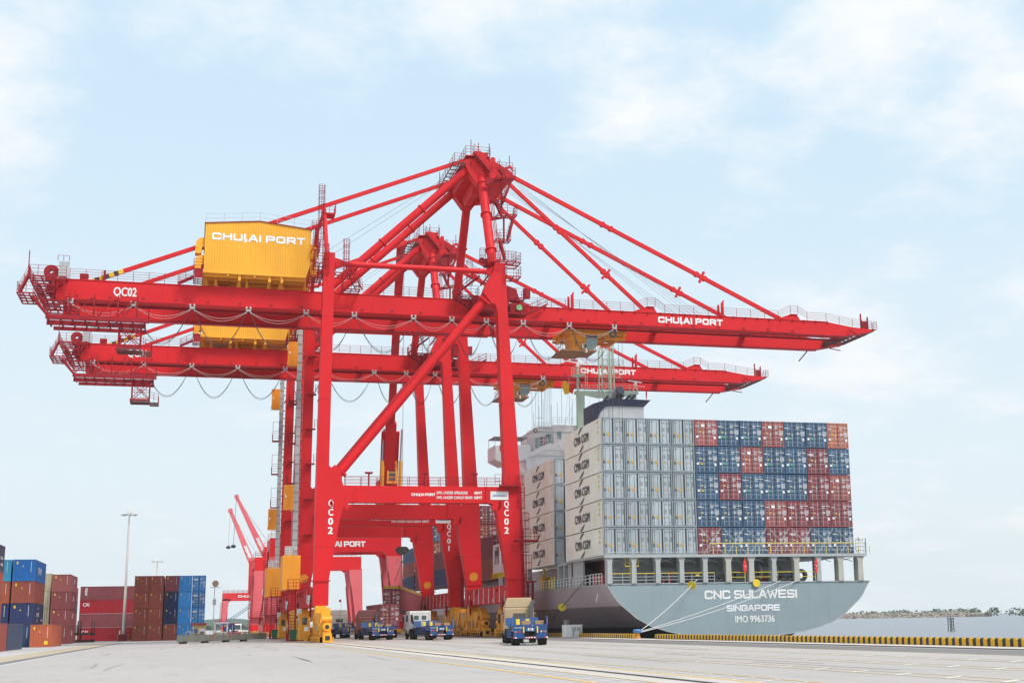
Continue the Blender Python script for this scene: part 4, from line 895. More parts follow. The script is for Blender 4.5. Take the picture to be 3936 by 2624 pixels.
for t in range(5):
    z = ZC + t * HC
    for i in range(4):
        c = container('reefer_container', f'pale grey reefer, {ORD[i]} column from the quay, {TIER[t]} tier of the stern stack', (XC + WC * (i + .5), YC + random.uniform(-.03, .03), z), 0, WC - .09, 14.4, HC - .07, 'reefer', 'grey', 'grey reefers stacked on the stern', body='cmacream' if i == 0 else None)
        if i == 0: swoosh(c, 7.6, 0)
    for i in range(7):
        r = 4 - t; col = rows[r][i]
        c = container('shipping_container', f'{NAMES[col]} container, {ORD[i]} column right of the grey reefers, {TIER[t]} tier of the stern stack', (XC + WC * (i + 4.5) + .02, YC + random.uniform(-.06, .06), z), 0, WC - .07, 14.4, HC - .06, 'dry', col, 'dry containers stacked on the stern')
        if (r, i) in tex: mark(c, 'tex', (-1.0, -.05, 1.95), X_, Z_, .34, total=.55)
        elif col == 'blue':
            mb = MB(); mb.path([(-1.0, -.05, 2.0), (-.85, -.05, 2.1), (-.7, -.05, 2.02), (-.52, -.05, 2.12)], .025, 4); mb.build('emblem', LETTER, c)
            if r < 3:
                mb = MB(); mb.add([(-.72, -.05, .86), (-.42, -.05, .86), (-.42, -.05, .98), (-.72, -.05, .98)], [(0, 1, 2, 3)]); mb.build('green_label', SYEL if i == 0 else plain('label_green', (.03, .45, .22), .5), c)
        elif col == 'red':
            mb = MB(); mb.add([(-.55, -.05, 2.0), (-.15, -.05, 2.0), (-.15, -.05, 2.28), (-.55, -.05, 2.28)], [(0, 1, 2, 3)]); mb.build('paper_label', LETTER, c)
# ---- second reefer bay
H2 = 3.08
for t in range(4):
    c = container('reefer_container', f'cream sided reefer behind the stern stack, {["bottom", "second", "third", "top"][t]} of four', (XC + WC * .5, 149.2, 8.05 + t * H2), 0, WC - .05, 14.6, H2 - .05, 'reefer', 'grey', 'reefers in the second bay', body='cmacream'); swoosh(c, 7.4, .15)
for t in range(3):
    c = container('reefer_container', f'grey reefer hidden one column inboard in the second bay, tier {["one","two","three"][t]}', (XC + WC * 1.5, 149.2, 8.05 + t * H2), 0, WC - .05, 14.6, H2 - .05, 'reefer', 'grey', 'reefers in the second bay')
# ---- forward bays seen between the crane legs
def bay(y, l, h, z, cols, who, nx=1):
    for i, colm in enumerate(cols):
        for t, col in enumerate(colm):
            if col: container('shipping_container', f'{NM.get(col, col)} container {who}, {ORD[i]} column, {ORD[t]} tier', (XC + WC * (i + .5), y, z + t * h), 0, WC - .06, l, h - .06, 'dry', col, 'containers in the forward bays')
NM = dict(NAMES, **{'dkred': 'dark red', 'navy': 'navy blue', 'brown': 'brown', 'slate': 'slate blue'})
bay(181.9, 8.9, 3.06, 7.5, [['brown', 'dkred']], 'behind the white ship gallery')
bay(191.4, 12, 2.75, 7.5, [['brown', 'dkred', 'brown', 'maroon'], ['brown', 'brown', 'maroon', 'dkred'], ['maroon', 'dkred', 'brown', 'brown']], 'between the nearest crane legs')
bay(216.7, 13.2, 2.85, 7.8, [['navy', 'dkred'], ['navy', 'dkred']], 'between the second crane legs')
bay(230.6, 12, 2.6, 7.8, [['brown', 'maroon', 'brown', 'blue'], ['maroon', 'brown', 'brown', 'navy']], 'above the second crane sill')
bay(238.5, 12, 2.7, 7.9, [['dkred', 'maroon']], 'by the second crane rear leg')
bay(252, 14, 2.62, 8.0, [['navy', 'brown', 'blue'], ['blue', 'brown', 'slate']], 'farthest forward on the ship')

# ---- yard stacks
def yard(label, x, y, z, col, l=12.4, w=2.42, h=2.55, kind='front', rz=0, grp='containers in the yard stacks'):
    return container('shipping_container', label, (x, y, z), rz, w, l, h - .03, kind, col, grp)
yard('brown container on the ground at the left picture edge', -18.1, 131.4, 0, 'brown', 12.2, h=2.66)
c = yard('slate blue container on the ground next to the orange one', -18.1, 144.4, 0, 'slate', 12.4, h=2.66)
o = yard('orange red container alone on the ground with yellow label', -16.45, 170.5, 0, 'rust', 13.6, w=2.28, h=2.62)
mb = MB(); mb.add([(.42, -.01, .3), (.8, -.01, .3), (.8, -.01, .72), (.42, -.01, .72)], [(0, 1, 2, 3)]); mb.build('yellow_label', SYEL, o)
for t, (col, nm) in enumerate((('brown', 'brown container, bottom of the stack at the left edge'), ('rust', 'rust red container second in the stack at the left edge'), ('brown', 'brown container third in the stack at the left edge'), ('purple', 'dark purple container on top of the stack at the left edge'))):
    c = yard(nm, -19.15, 134.2, t * 2.56, col, 12.6, h=2.56)
    if t == 3: mark(c, 'Dol in', (1.222, 9.5, 1.15), (0, 1, 0), Z_, .3, 1.9); mark(c, 'rubly', (1.222, 9.8, .55), (0, 1, 0), Z_, .3, 1.7)
for t, (a, b, na, nb) in enumerate((('dkblue', 'navy', 'blue container under the navy one', 'navy container at the bottom of the far left column'), ('navy', 'navy', 'navy container with white logo below the brown one', 'navy container second in the far left column'), ('brown', 'rust', 'red brown container below the bright blue one', 'rust red container below the cyan one'), ('sky', 'teal', 'bright blue container on top of the left stack', 'cyan container on top beside the bright blue one'))):
    c = yard(na, -18.95, 173, t * 2.56, a, 12.4, h=2.56)
    if t == 3: mark(c, 'IVI', (1.222, 3.6, .9), (0, 1, 0), Z_, .8, 3.4)
    if t == 1: mark(c, 'ONE', (1.222, 4.2, 1.0), (0, 1, 0), Z_, .5, 3.0); mark(c, 'V', (1.222, 4.8, .3), (0, 1, 0), Z_, .4, 1.2); mark(c, 'r', (1.222, 5.6, 1.8), (0, 1, 0), Z_, .4, 1.0); mark(c, 'tolk', (1.222, 9.2, .5), (0, 1, 0), Z_, .25, 2.0)
    yard(nb, -21.6, 173.4, t * 2.56, b, 12.4, h=2.56)
for t in range(4):
    yard('cream container, ' + ('bottom', 'second', 'third', 'top')[t] + ' of the cream stack', -20.5, 209.5, t * 2.5, 'cream', 12.2, h=2.5)
    c = yard((('dark maroon container at the bottom of the stack right of the orange one', 'dark maroon container second in the stack right of the cream ones', 'dark maroon container third in the stack right of the cream ones', 'rusty red container on top of the stack right of the cream ones'))[t], -17.5, 205, t * 2.42, 'red' if t == 3 else 'dkred', 12, h=2.42)
    mark(c, '31', (1.222, 5.4, 1.2), (0, 1, 0), Z_, .62, 2.0)
    yard((('dark brown container low behind the maroon stack', 'brown container second behind the maroon stack', 'slate blue container third behind the maroon stack', 'small rust container on top behind the maroon stack'))[t], -19.9, 240, t * 2.26, ('maroon', 'brown', 'slate', 'rust')[t], 12, h=2.26)
    c = container('shipping_container', (('crimson forty foot container at the bottom of the long row', 'dull maroon forty foot container second in the long row', 'bright crimson forty foot container third in the long row', 'dark maroon forty foot container on top of the long row'))[t], (-17.7, 244.2, t * 2.27), R(-90), 2.42, 13.6, 2.25, 'front', ('crimson', 'maroon', 'crimson', 'maroon')[t], 'long containers side on')
    if t in (0, 2): mark(c, 'CAI', (1.23, .5, 1.25), (0, 1, 0), Z_, .55, 1.0)
    if t == 3: mark(c, 'tex', (1.23, .75, 2.0), (0, 0, -1), (0, 1, 0), .5, 1.3)
bx = [(-8.56, -6.42), (-6.36, -4.2), (-3.98, -1.94), (-1.9, .1), (.16, 2.2)]
bc = [['brown', 'brown', 'brown', 'brown'], ['brown', 'brown', 'brown', 'brown'], ['brown', 'navy', 'navy', 'maroon'], ['azure'] * 4, ['azure'] * 4]
for i, (x0, x1) in enumerate(bx):
    for t in range(4):
        nm = {'brown': 'red brown', 'azure': 'azure blue', 'navy': 'navy blue', 'maroon': 'maroon'}[bc[i][t]]
        c = yard(f'{nm} container, {ORD[i]} column of the block behind the light mast, {("bottom", "second", "third", "top")[t]} tier', (x0 + x1) / 2, 226 + i * .15, t * 2.53, bc[i][t], 12, w=x1 - x0, h=2.53, kind='dry' if i == 4 else 'front', grp='yard container block')
        if i == 4: mb = MB(); mb.add([(-.8, -.06, 1.75), (-.2, -.06, 1.75), (-.2, -.06, 1.98), (-.8, -.06, 1.98)], [(0, 1, 2, 3)]); mb.build('paper_label', LETTER, c)
for k in range(2):
    for j in range(2):
        o = MB(); o.box(-1.2, 1.2, 0, 5.9, .15, .4)
        for x in (-1.1, 1.0): o.box(x, x + .1, 0, .2, 0, 2.2); o.box(x, x + .1, 5.7, 5.9, 0, 2.2)
        for a in range(3): o.box(-1.2, 1.2, a * 2.8, a * 2.8 + .15, .0, .15)
        ob = o.build('flat_rack', paint('flat_rack_brown', (.10, .05, .045), .8, .5)); ob.location = (-15.9 + k * 1.9 - 1.6, 226 + k, j * 1.1); tag(ob, ['dark folded flat rack on the ground left of the long crimson row', 'dark folded flat rack on top, left of the long crimson row', 'second dark flat rack on the ground against the crimson row', 'second dark flat rack on top, against the crimson row'][k * 2 + j], 'flat rack', 'folded flat racks')
# ---- cargo in the air and on a trailer
def cargo(label, loc, rz, tilt=0):
    c = container('shipping_container', label, loc, rz, 2.5, 14.4, 2.8, 'dry', 'maroon', None); c.rotation_euler = (R(tilt), 0, rz)
    mark(c, 'CAI', (-1.0, -.055, 1.95), X_, Z_, .3, .55); return c
cg = cargo('maroon container with doors towards us, standing on a trailer under the portal', (24.65, 176.5, 1.55), 0); mark(cg, 'III', (-1.262, 13.9, 1.9), (0, -1, 0), Z_, .5, 1.0)
cargo('maroon container hanging skewed from a yellow spreader', (27.6, 196, 3.95), R(-22), -3.5)
mb = MB(); mb.box(-1.25, 1.25, 0, 14.2, 0, .14)
for x in (-1.2, 1.0): mb.box(x, x + .2, 0, 14.2, .14, .42)
for y in (0, 4.5, 9, 13.8): mb.box(-1.2, 1.2, y, y + .3, .14, .44)
sp = thing('spreader', 'yellow lifting frame on top of the hanging maroon container', 'spreader', (27.6, 196, 6.78), R(-22)); sp.rotation_euler = (R(-3.5), 0, R(-22)); mb.build('frame', paint('spreader_yellow', (.45, .26, .05), .7, .5), sp)
mb = MB(); mb.prism([(-.6, .4), (.6, .4), (.2, .8), (-.2, .8)], 6.5, 7.5); mb.build('head_block', YEL, sp)
mb = MB()
for x in (-1.1, 1.1): mb.path([(x, .3, .4), (x * .1 + .4, 4, 4.5)], .03, 4)
mb.build('sling', ROPE, sp)

# ------------------------------------------------------------------ trucks
CABS = {}
def make_truck(label, loc, rz, cabcol, H, roofbox, tandem, dark_fairing, snork, group='trucks with blue trailers under the cranes'):
    t = thing('terminal_truck', label, 'truck', loc, rz, group)
    def wheel(x, y, dual):
        mb = MB(); w = .56 if dual else .3; s = 1 if x > 0 else -1; xo = x
        mb.lathe([(.3, -.0), (.46, -.02), (.52, .03), (.52, .25), (.46, .3), (.2, .28)], (xo if s > 0 else xo, y, .52), 'x', 22) if s > 0 else mb.lathe([(.3, 0), (.46, .02), (.52, -.03), (.52, -.25), (.46, -.3), (.2, -.28)], (xo, y, .52), 'x', 22)
        o = None
        if dual: mb.lathe([(.2, -s * .3), (.52, -s * .32), (.52, -s * .55), (.2, -s * .56)], (xo + s * .3 - s * .0, y, .52), 'x', 22)
        o = mb.build('wheel', RUBBER, t, smooth=True)
        mb = MB(); e = xo + (s * .29 if True else 0)
        mb.lathe([(0, e - s * .14), (.12, e - s * .1), (.14, e - s * .14), (.3, e - s * .03), (.33, e + s * .006)], (0, y, .52), 'x', 18)
        mb.build('rim', paint('dusty_rim', (.26, .19, .125), .8, .5, .4), o, smooth=True)
    ax = [1.3, 2.6]
    for y in ax:
        for x in (-.98, .98): wheel(x, y, True)
    for y in ([9.4, 10.75] if tandem else [9.9]):
        for x in (-.98, .98): wheel(x, y, True)
    for x in (-1.0, 1.0): wheel(x, 13.9, False)
    # chassis of the trailer
    mb = MB()
    for x in (-.62, .5): mb.box(x, x + .12, .15, 11.0, .98, 1.4)
    for y in (.2, 2.0, 4, 6, 8, 10.4): mb.box(-.5, .5, y, y + .14, 1.0, 1.36)
    mb.box(-.45, .45, 9, 14.6, .62, .95); mb.box(-.95, .95, 1.1, 1.28, .45, .6); mb.box(-.95, .95, 2.5, 2.7, .45, .6); mb.box(-.9, .9, 13.8, 14.0, .45, .6)
    mb.build('chassis', DARK, t)
    mb = MB(); mb.box(-1.24, 1.24, 0, 2.5, 1.36, 1.52); mb.box(-1.24, -.46, .02, .2, .62, 1.36); mb.box(.46, 1.24, .02, .2, .62, 1.36); mb.box(-.46, .46, .02, .16, 1.02, 1.36)
    mb.box(-1.24, -1.1, .2, 3.1, 1.0, 1.36); mb.box(1.1, 1.24, .2, 3.1, 1.0, 1.36); mb.box(-1.24, 1.24, 2.5, 3.4, 1.4, 1.5)
    mb.box(-.62, -.46, .0, .14, .5, 1.02); mb.box(.46, .62, 0, .14, .5, 1.02)
    for y in (3.4, 5.2, 7.0): mb.box(-1.2, 1.2, y, y + .2, 1.3, 1.45)
    rear = mb.build('trailer_frame', BLUE, t)
    for x0, x1, y in ((-1.32, -.5, 7.6), (-.1, .95, 8.4), (.5, 1.32, 7.6)):
        mb = MB(); mb.prism([(y, 1.45), (y + .6, 1.45), (y + .75, 2.05), (y + .15, 2.05)], x0, x1, 'x')
        mb.build('guide_plate', BLUE, t)
    for s in (-1, 1): MB().prism([(.3, 1.5), (1.1, 1.5), (1.0, 2.0), (.72, 2.12), (.5, 1.9)], s * 1.28 - .04, s * 1.28 + .04, 'x').build('guide_fin', BLUE, t)
    for s in (-1, 1):
        mb = MB(); x = s * 1.2
        for z in (.55, .82, 1.08): mb.beam((x, 3.6, z), (x, 7.9, z), .05, .06)
        for k in range(7): mb.beam((x, 3.6 + k * .71, .55), (x, 3.6 + k * .71, 1.1), .05, .05, Y_)
        mb.beam((x * .9, 3.8, 1.35), (x * .9, 6.2, .9), .1, .1); mb.build('side_guard', BLUE, t)
    mb = MB(); mb.box(-1.3, 1.3, -.06, .06, .52, .64); mb.build('bumper', BLUE, t)
    mb = MB(); mb.cur = 0
    for k in range(9):
        mb.cur = k % 2; x = -.45 + k * .1; mb.box(x, x + .1, -.075, -.062, .535, .625)
    for x in (-1.28, 1.02):
        for j in range(2): mb.cur = j; mb.box(x + j * .13, x + j * .13 + .13, -.075, -.062, .535, .625)
    for k in range(3): mb.cur = (k + 1) % 2; mb.box(-.2 + k * .14, -.06 + k * .14, .0, .014, 1.4, 1.47)
    mb.build('reflector_strip', None, t, mats=[plain('reflector_red', (.6, .03, .04), .4), LETTER])
    lr = plain('lamp_red', (.55, .02, .03), .25); la = plain('lamp_amber', (.75, .24, .02), .25); lw = plain('lamp_white', (.72, .66, .52), .25)
    for k, (x, m) in enumerate(((-1.1, la), (-.95, lr), (-.8, lr), (.8, lw), (.95, lr), (1.1, la))): MB().lathe([(0, -.035), (.06, -.03), (.065, 0)], (x, .02, 1.0), 'y', 12).build('tail_light', m, t)
    for x in (-.56, .46): MB().box(x, x + .1, -.07, -.0, .92, 1.38).build('lock_strap', SYEL, t)
    for x in (-.42, .34):
        MB().prism([(6.6, 1.5), (6.95, 1.5), (6.9, 1.92), (6.65, 1.95)], x - .14, x + .14, 'x').build('lock_block', SYEL, t)
    for x in (-.55, .45):
        MB().prism([(1.0, 1.52), (2.0, 1.52), (1.7, 1.78), (1.1, 1.8)], x - .02, x + .62, 'x').build('timber_block', WOODY, t)
    MB().box(-.2, .2, -.01, .015, 1.06, 1.26).build('number_plate', LETTER, t)
    mb = MB(); text(mb, '92R', (-.1, -.018, 1.175), X_, Z_, .07, .2, .02); text(mb, '003.04', (-.15, -.018, 1.08), X_, Z_, .07, .3, .02); mb.build('plate_lettering', DARK, t)
    mb = MB(); text(mb, 'ThacoTrailers', (-1.2, .013, 1.26), X_, Z_, .085, .62, .02); mb.build('maker_lettering', LETTER, t)
    for x in (-1.22, .5): MB().box(x, x + .72, .22, .25, .18, .66).build('mud_flap', RUBBER, t)
    # tractor cab
    y0, y1 = 11.6, 14.75; hw = 1.24; CABM = CABS.get(cabcol) or paint('cab_' + cabcol[0], cabcol[1], .45, .4, .7, .4, scale=1.2); z0 = 1.05
    Hs = H - (.75 if roofbox else 0.0)
    mb = MB()
    prof = [(y0, z0), (y0, Hs - .12), (y0 + .12, Hs), (y1 - .45, Hs), (y1 - .1, Hs - .75), (y1, z0 + .9), (y1 - .02, z0 - .4), (y0 + 1.0, z0 - .4), (y0 + .8, z0)]
    mb.prism(prof, -hw, hw, 'x')
    cab = mb.build('cab', CABM, t, bevel=.07)
    mb = MB()
    for k in range(7): mb.box(-.95 + k * .28, -.83 + k * .28, y0 - .03, y0 + .02, z0 + .15, z0 + .8)
    for x in (-1.1, 1.02): mb.box(x, x + .08, y0 - .035, y0 + .02, z0 + .2, Hs - .3)
    mb.build('rear_panel_ribs', CABM, cab)
    if roofbox:
        mb = MB(); zt = H; hb = hw - .02
        vs = [(-hb, y0 + .02, Hs - .02), (hb, y0 + .02, Hs - .02), (hb, y1 - .3, Hs - .02), (-hb, y1 - .3, Hs - .02), (-hb + .2, y0 + .12, zt), (hb - .2, y0 + .12, zt), (hb - .28, y1 - 1.3, zt + .03), (-hb + .28, y1 - 1.3, zt + .03)]
        mb.add(vs, [(0, 1, 5, 4), (1, 2, 6, 5), (2, 3, 7, 6), (3, 0, 4, 7), (4, 5, 6, 7)]); mb.build('roof_box', CABM, cab, bevel=.06)
    wz = Hs - 1.02
    if snork: wins = ((-.72, .56), (.16, .56))
    else: wins = ((-.52, 1.04),)
    for x, w in wins:
        MB().box(x, x + w, y0 - .02, y0 + .03, wz, wz + .5).build('rear_window', GLASS if snork else plain('dusty_glass', (.10, .09, .08), .25), cab, bevel=.04)
        mb = MB(); mb.box(x - .05, x + w + .05, y0 - .012, y0 + .02, wz - .05, wz + .55); mb.build('window_frame', CABM if not snork else WHITE, cab, bevel=.03)
    for s in (-1, 1):
        MB().prism([(y0 + 1.15, Hs - 1.25), (y0 + 1.15, Hs - .45), (y1 - .75, Hs - .45), (y1 - .42, Hs - 1.2)], s * (hw + .004) - .01, s * (hw + .004) + .01, 'x').build('side_window', GLASS, cab)
        mb = MB(); mb.box(s * (hw + .32) - .1, s * (hw + .32) + .1, y1 - .6, y1 - .5, Hs - 1.35, Hs - .55); mb.beam((s * hw, y1 - .6, Hs - .5), (s * (hw + .32), y1 - .55, Hs - .6), .05, .05); mb.build('mirror', DARK, cab)
        MB().prism([(13.1, .7), (13.25, 1.15), (13.9, 1.25), (14.5, 1.15), (14.65, .6), (14.8, .6), (14.75, 1.35), (13.0, 1.35), (12.9, .7)], s * 1.0 - .26 * s if False else s * 1.12 - .14, s * 1.12 + .14, 'x').build('wheel_arch', CABM, cab)
    MB().box(-hw, hw, y1 - .1, y1 + .08, .45, 1.05).build('front_bumper', CABM, cab)
    mb = MB()
    if dark_fairing:
        mb.prism([(.86, z0 + .1), (1.16, z0 + .2), (1.18, H - .55), (1.3, H - .4), (1.3, H - .2), (.95, H - .3), (.84, H - .7)], y0 - .5, y0 - .16); mb.build('air_intake', paint('intake_grey', (.10, .115, .12), .6, .3), t)
    if snork:
        mb.path([(-.4, y0 - .3, 1.7), (-.7, y0 - .35, 1.72), (-.95, y0 - .35, 1.9), (-1.02, y0 - .35, 2.6), (-1.12, y0 - .35, 2.75)], .14, 10); mb.build('exhaust_pipe', RUBBER, t, smooth=True)
    mb = MB(); mb.box(-.8, .8, y0 - .35, y0, 1.0, 1.3); mb.lathe([(0, -.3), (.28, -.3), (.28, .3), (0, .3)], (-1.0, 11.9, .75), 'y', 14); mb.box(.75, 1.2, 11.3, 12.6, .5, 1.0); mb.box(-1.15, -.7, 12.2, 12.9, .5, .95); mb.build('fuel_tank', DARK, t)
    mb = MB()
    for y in ([9.4, 10.75] if tandem else [9.9]):
        for s in (-1, 1): mb.prism([(y - .62, .85), (y - .5, 1.12), (y + .5, 1.12), (y + .62, .85), (y + .66, .9), (y + .52, 1.18), (y - .52, 1.18), (y - .66, .9)], s * .98 - .3, s * .98 + .3, 'x')
    mb.build('mud_guard', RUBBER, t)
    for o in kids(t):
        for q in [o] + kids(o):
            if q.type == 'MESH':
                for v in q.data.vertices:
                    if v.co.y > 3.5: v.co.y += 2.6 * min(1, (v.co.y - 3.5) / 4.0)
    return t
TAN = ('tan', (.50, .36, .21)); WHT = ('white', (.74, .74, .73)); BRN = ('red_brown', (.20, .055, .05)); GRY = ('grey', (.56, .53, .48))
make_truck('tan truck with blue trailer, alone and nearest the camera', (24.0, 97.5, 0), R(-10), TAN, 3.72, True, False, True, False)
make_truck('white truck with two rear windows and blue trailer', (25.45, 142.6, 0), 0, WHT, 3.2, False, True, False, True)
make_truck('red brown truck with dark air intake and blue trailer', (21.15, 156.4, 0), 0, BRN, 3.55, True, False, True, False)
make_truck('grey truck farthest left of the four, nearest the yellow bogies', (20.95, 186.0, 0), R(1), GRY, 3.95, True, True, False, False)
# trailer under the standing maroon container
tr = thing('container_trailer', 'low trailer carrying the maroon container, behind the red brown truck', 'trailer', (24.65, 176.5, 0))
mb = MB(); mb.box(-1.2, 1.2, .1, 14, 1.25, 1.54); mb.box(-.5, .5, 0, 14, .9, 1.25); mb.build('deck', BLUE, tr)
for y in (1.2, 2.5, 11.5):
    for x in (-.85, .85): mb = MB(); mb.lathe([(0, -.28), (.5, -.28), (.52, -.2), (.52, .2), (.5, .28), (0, .28)], (x, y, .52), 'x', 18); mb.build('wheel', RUBBER, tr)
rr = random.Random(5)
# ------------------------------------------------------------------ ground, quay, water
def ground_mat(name, col, sc=1.0, dark=.25, var=.2):
    m = bpy.data.materials.new(name); m.use_nodes = True; t = m.node_tree; b = t.nodes['Principled BSDF']; L = t.links
    tcn = t.nodes.new('ShaderNodeTexCoord')
    def nz(s, det, ro):
        mp = t.nodes.new('ShaderNodeMapping'); mp.inputs['Scale'].default_value = s; L.new(tcn.outputs['Object'], mp.inputs[0])
        n = t.nodes.new('ShaderNodeTexNoise'); n.inputs['Scale'].default_value = 1; n.inputs['Detail'].default_value = det; n.inputs['Roughness'].default_value = ro; L.new(mp.outputs[0], n.inputs['Vector']); return n.outputs['Fac']
    def mr(v, a, b_, c, d):
        n = t.nodes.new('ShaderNodeMapRange'); L.new(v, n.inputs[0])
        for i, x in enumerate((a, b_, c, d)): n.inputs[i + 1].default_value = x
        return n.outputs[0]
    def mx(f, a, b_):
        n = t.nodes.new('ShaderNodeMix'); n.data_type = 'RGBA'
        for i, v in ((0, f), (6, a), (7, b_)):
            if isinstance(v, tuple): n.inputs[i].default_value = (*v, 1)
            else: L.new(v, n.inputs[i])
        return n.outputs[2]
    d = tuple(x * (1 - dark * 1.25) for x in col); br = tuple(min(1, x * (1 + var)) for x in col)
    c = mx(mr(nz((sc * .06, sc * .03, 1), 6, .65), .3, .7, 0, 1), col, br)
    c = mx(mr(nz((sc * .9, sc * .12, 1), 5, .7), .55, .78, 0, .7), c, d)
    c = mx(mr(nz((sc * 22, sc * 9, 1), 3, .7), .42, .75, 0, .9), c, d)
    c = mx(mr(nz((sc * .35, sc * .25, 1), 8, .75), .66, .75, 0, .55), c, tuple(x * .45 for x in col))
    L.new(c, b.inputs['Base Color']); b.inputs['Roughness'].default_value = .88; b.inputs['Specular IOR Level'].default_value = .25
    bp = t.nodes.new('ShaderNodeBump'); bp.inputs['Strength'].default_value = .25; bp.inputs['Distance'].default_value = .02; L.new(nz((sc * 30, sc * 30, 1), 4, .7), bp.inputs['Height']); L.new(bp.outputs[0], b.inputs['Normal'])
    return m
APRON = ground_mat('apron_concrete', (.435, .395, .37)); STRIP = ground_mat('pale_concrete', (.56, .50, .45), 1.3); ASPH = ground_mat('dark_asphalt', (.20, .185, .18), 1.2, .3, .3); YARDM = ground_mat('yard_pavement', (.47, .45, .44), 1.4, .2, .2)
LY = paint('lane_yellow', (.72, .47, .16), .8, .45, .2, .2, scale=1.2, dirtcol=(.4, .38, .35)); LW = paint('lane_white', (.74, .73, .71), .8, .45, .2, .2, scale=1.2, dirtcol=(.4, .38, .35))
def sheet(name, rects, z, mat):
    mb = MB()
    for x0, x1, y0, y1 in rects: mb.add([(x0, y0, z), (x1, y0, z), (x1, y1, z), (x0, y1, z)], [(0, 1, 2, 3)])
    return struct(mb.build(name, mat))
mb = MB(); mb.add([(-1400, -150, 0), (39.2, -150, 0), (39.2, 1100, 0), (-400, 2250, 0), (-1400, 2250, 0)], [(0, 1, 2, 3, 4)]); mb.add([(39.2, -150, 0), (39.2, 1100, 0), (39.2, 1100, -8), (39.2, -150, -8)], [(3, 2, 1, 0)]); mb.add([(39.2, 1100, 0), (-400, 2250, 0), (-400, 2250, -8), (39.2, 1100, -8)], [(3, 2, 1, 0)])
struct(mb.build('ground', APRON))
FAR = 700
sheet('rail_strip', [(12.45, 14.5, -30, FAR)], .004, STRIP); sheet('quay_strip', [(35.0, 39.2, -30, FAR)], .004, STRIP); sheet('asphalt_strip', [(31.5, 34.95, -30, FAR)], .004, ASPH)
sheet('yellow_line', [(10.85, 11.08, -30, FAR), (12.36, 12.46, -30, FAR), (14.5, 14.72, -30, FAR), (15.78, 15.9, -30, FAR), (31.25, 31.4, -30, FAR)] + [(a, a + .09, -30, FAR) for a in (19.42, 20.32, 23.48, 24.38, 27.22, 28.12)], .008, LY)
sheet('quay_line', [(35.0, 35.12, -30, FAR)], .008, LW)
mb = MB()
for k in range(-14, 150):
    y = 41 + k * 1.75
    for xa, xb in ((11.08, 12.36), (14.72, 15.78)): mb.add([(xa, y, .008), (xb, y + .95, .008), (xb, y + 1.13, .008), (xa, y + .18, .008)], [(0, 1, 2, 3)])
for k in range(-12, 120):
    for xa, ph in ((19.5, 0), (23.57, 1.2), (27.31, .5)):
        y = 35 + k * 2.72 + ph; mb.add([(xa, y, .008), (xa + .82, y + .62, .008), (xa + .82, y + .9, .008), (xa, y + .28, .008)], [(0, 1, 2, 3)])
struct(mb.build('white_marking', LW))
RAILM = paint('rail_steel', (.075, .05, .05), .5, .3, .2, .5, .3)
mb = MB()
for x in (13.4, 13.5): mb.box(x - .035, x + .035, -30, FAR, 0, .03)
mb.box(13.42, 13.48, -30, FAR, .001, .012)
struct(mb.build('crane_rail', RAILM)); mb = MB()
for x in (35.5, 35.95): mb.box(x - .07, x + .07, -30, FAR, 0, .04)
struct(mb.build('crane_rail', RAILM))
mb = MB()
for y in range(0, 400, 6): mb.add([(-9.0, y, .003), (12.4, y, .003), (12.4, y + .035, .003), (-9.0, y + .035, .003)], [(0, 1, 2, 3)])
struct(mb.build('slab_joint', paint('joint_grey', (.27, .25, .24), .9, .3)))
mb = MB()
for k in range(70):
    x = rr.uniform(-7, 31); y = rr.uniform(18, 190); l = rr.uniform(2, 14); cv_ = rr.uniform(-.12, .12); w_ = rr.uniform(.10, .24)
    pts = [(x + cv_ * (i / 6) ** 2 * l * .3, y + l * i / 6) for i in range(7)]
    for p, q in zip(pts, pts[1:]): mb.add([(p[0], p[1], .0055), (p[0] + w_, p[1], .0055), (q[0] + w_, q[1], .0055), (q[0], q[1], .0055)], [(0, 1, 2, 3)])
struct(mb.build('tyre_mark', paint('tyre_smear', (.335, .305, .285), .9, .5, scale=2)))
# yard edge on the left: pale strip, dark drain and white edge
def slant(name, a, b, w0, w1, z, mat):
    (x0, y0), (x1, y1) = a, b; mb = MB(); mb.add([(x0 + w0, y0, z), (x0 + w1, y0, z), (x1 + w1, y1, z), (x1 + w0, y1, z)], [(0, 1, 2, 3)]); return struct(mb.build(name, mat))
slant('yard_pavement', (-10.9, 60), (-9.2, 200), -60, -2.6, .004, YARDM); slant('verge', (-10.9, 60), (-9.2, 200), -2.6, -.1, .008, paint('verge_concrete', (.50, .41, .29), .9, .3, .3)); slant('drain', (-10.9, 60), (-9.2, 200), -.1, .85, .008, ASPH); slant('edge_line', (-10.9, 60), (-9.2, 200), .85, 1.05, .008, LW)
# quay kerb
mb = MB()
def kerb(ya, yb):
    y = ya; k = 0
    while y < yb:
        mb.cur = k % 2; w = .37 if k % 2 == 0 else .30; e = min(y + w, yb)
        mb.prism([(38.72, .004), (39.18, .004), (39.18, .42), (38.80, .42), (38.72, .36)], y, e, 'y'); y = e; k += 1
kerb(10, 112); kerb(118, 300)
struct(mb.build('quay_kerb', None, mats=[paint('kerb_yellow', (.80, .44, .02), .6, .3, .4, .3, scale=1.5), paint('kerb_black', (.04, .04, .045), .6, .35, .3, .3, scale=1.5)]))
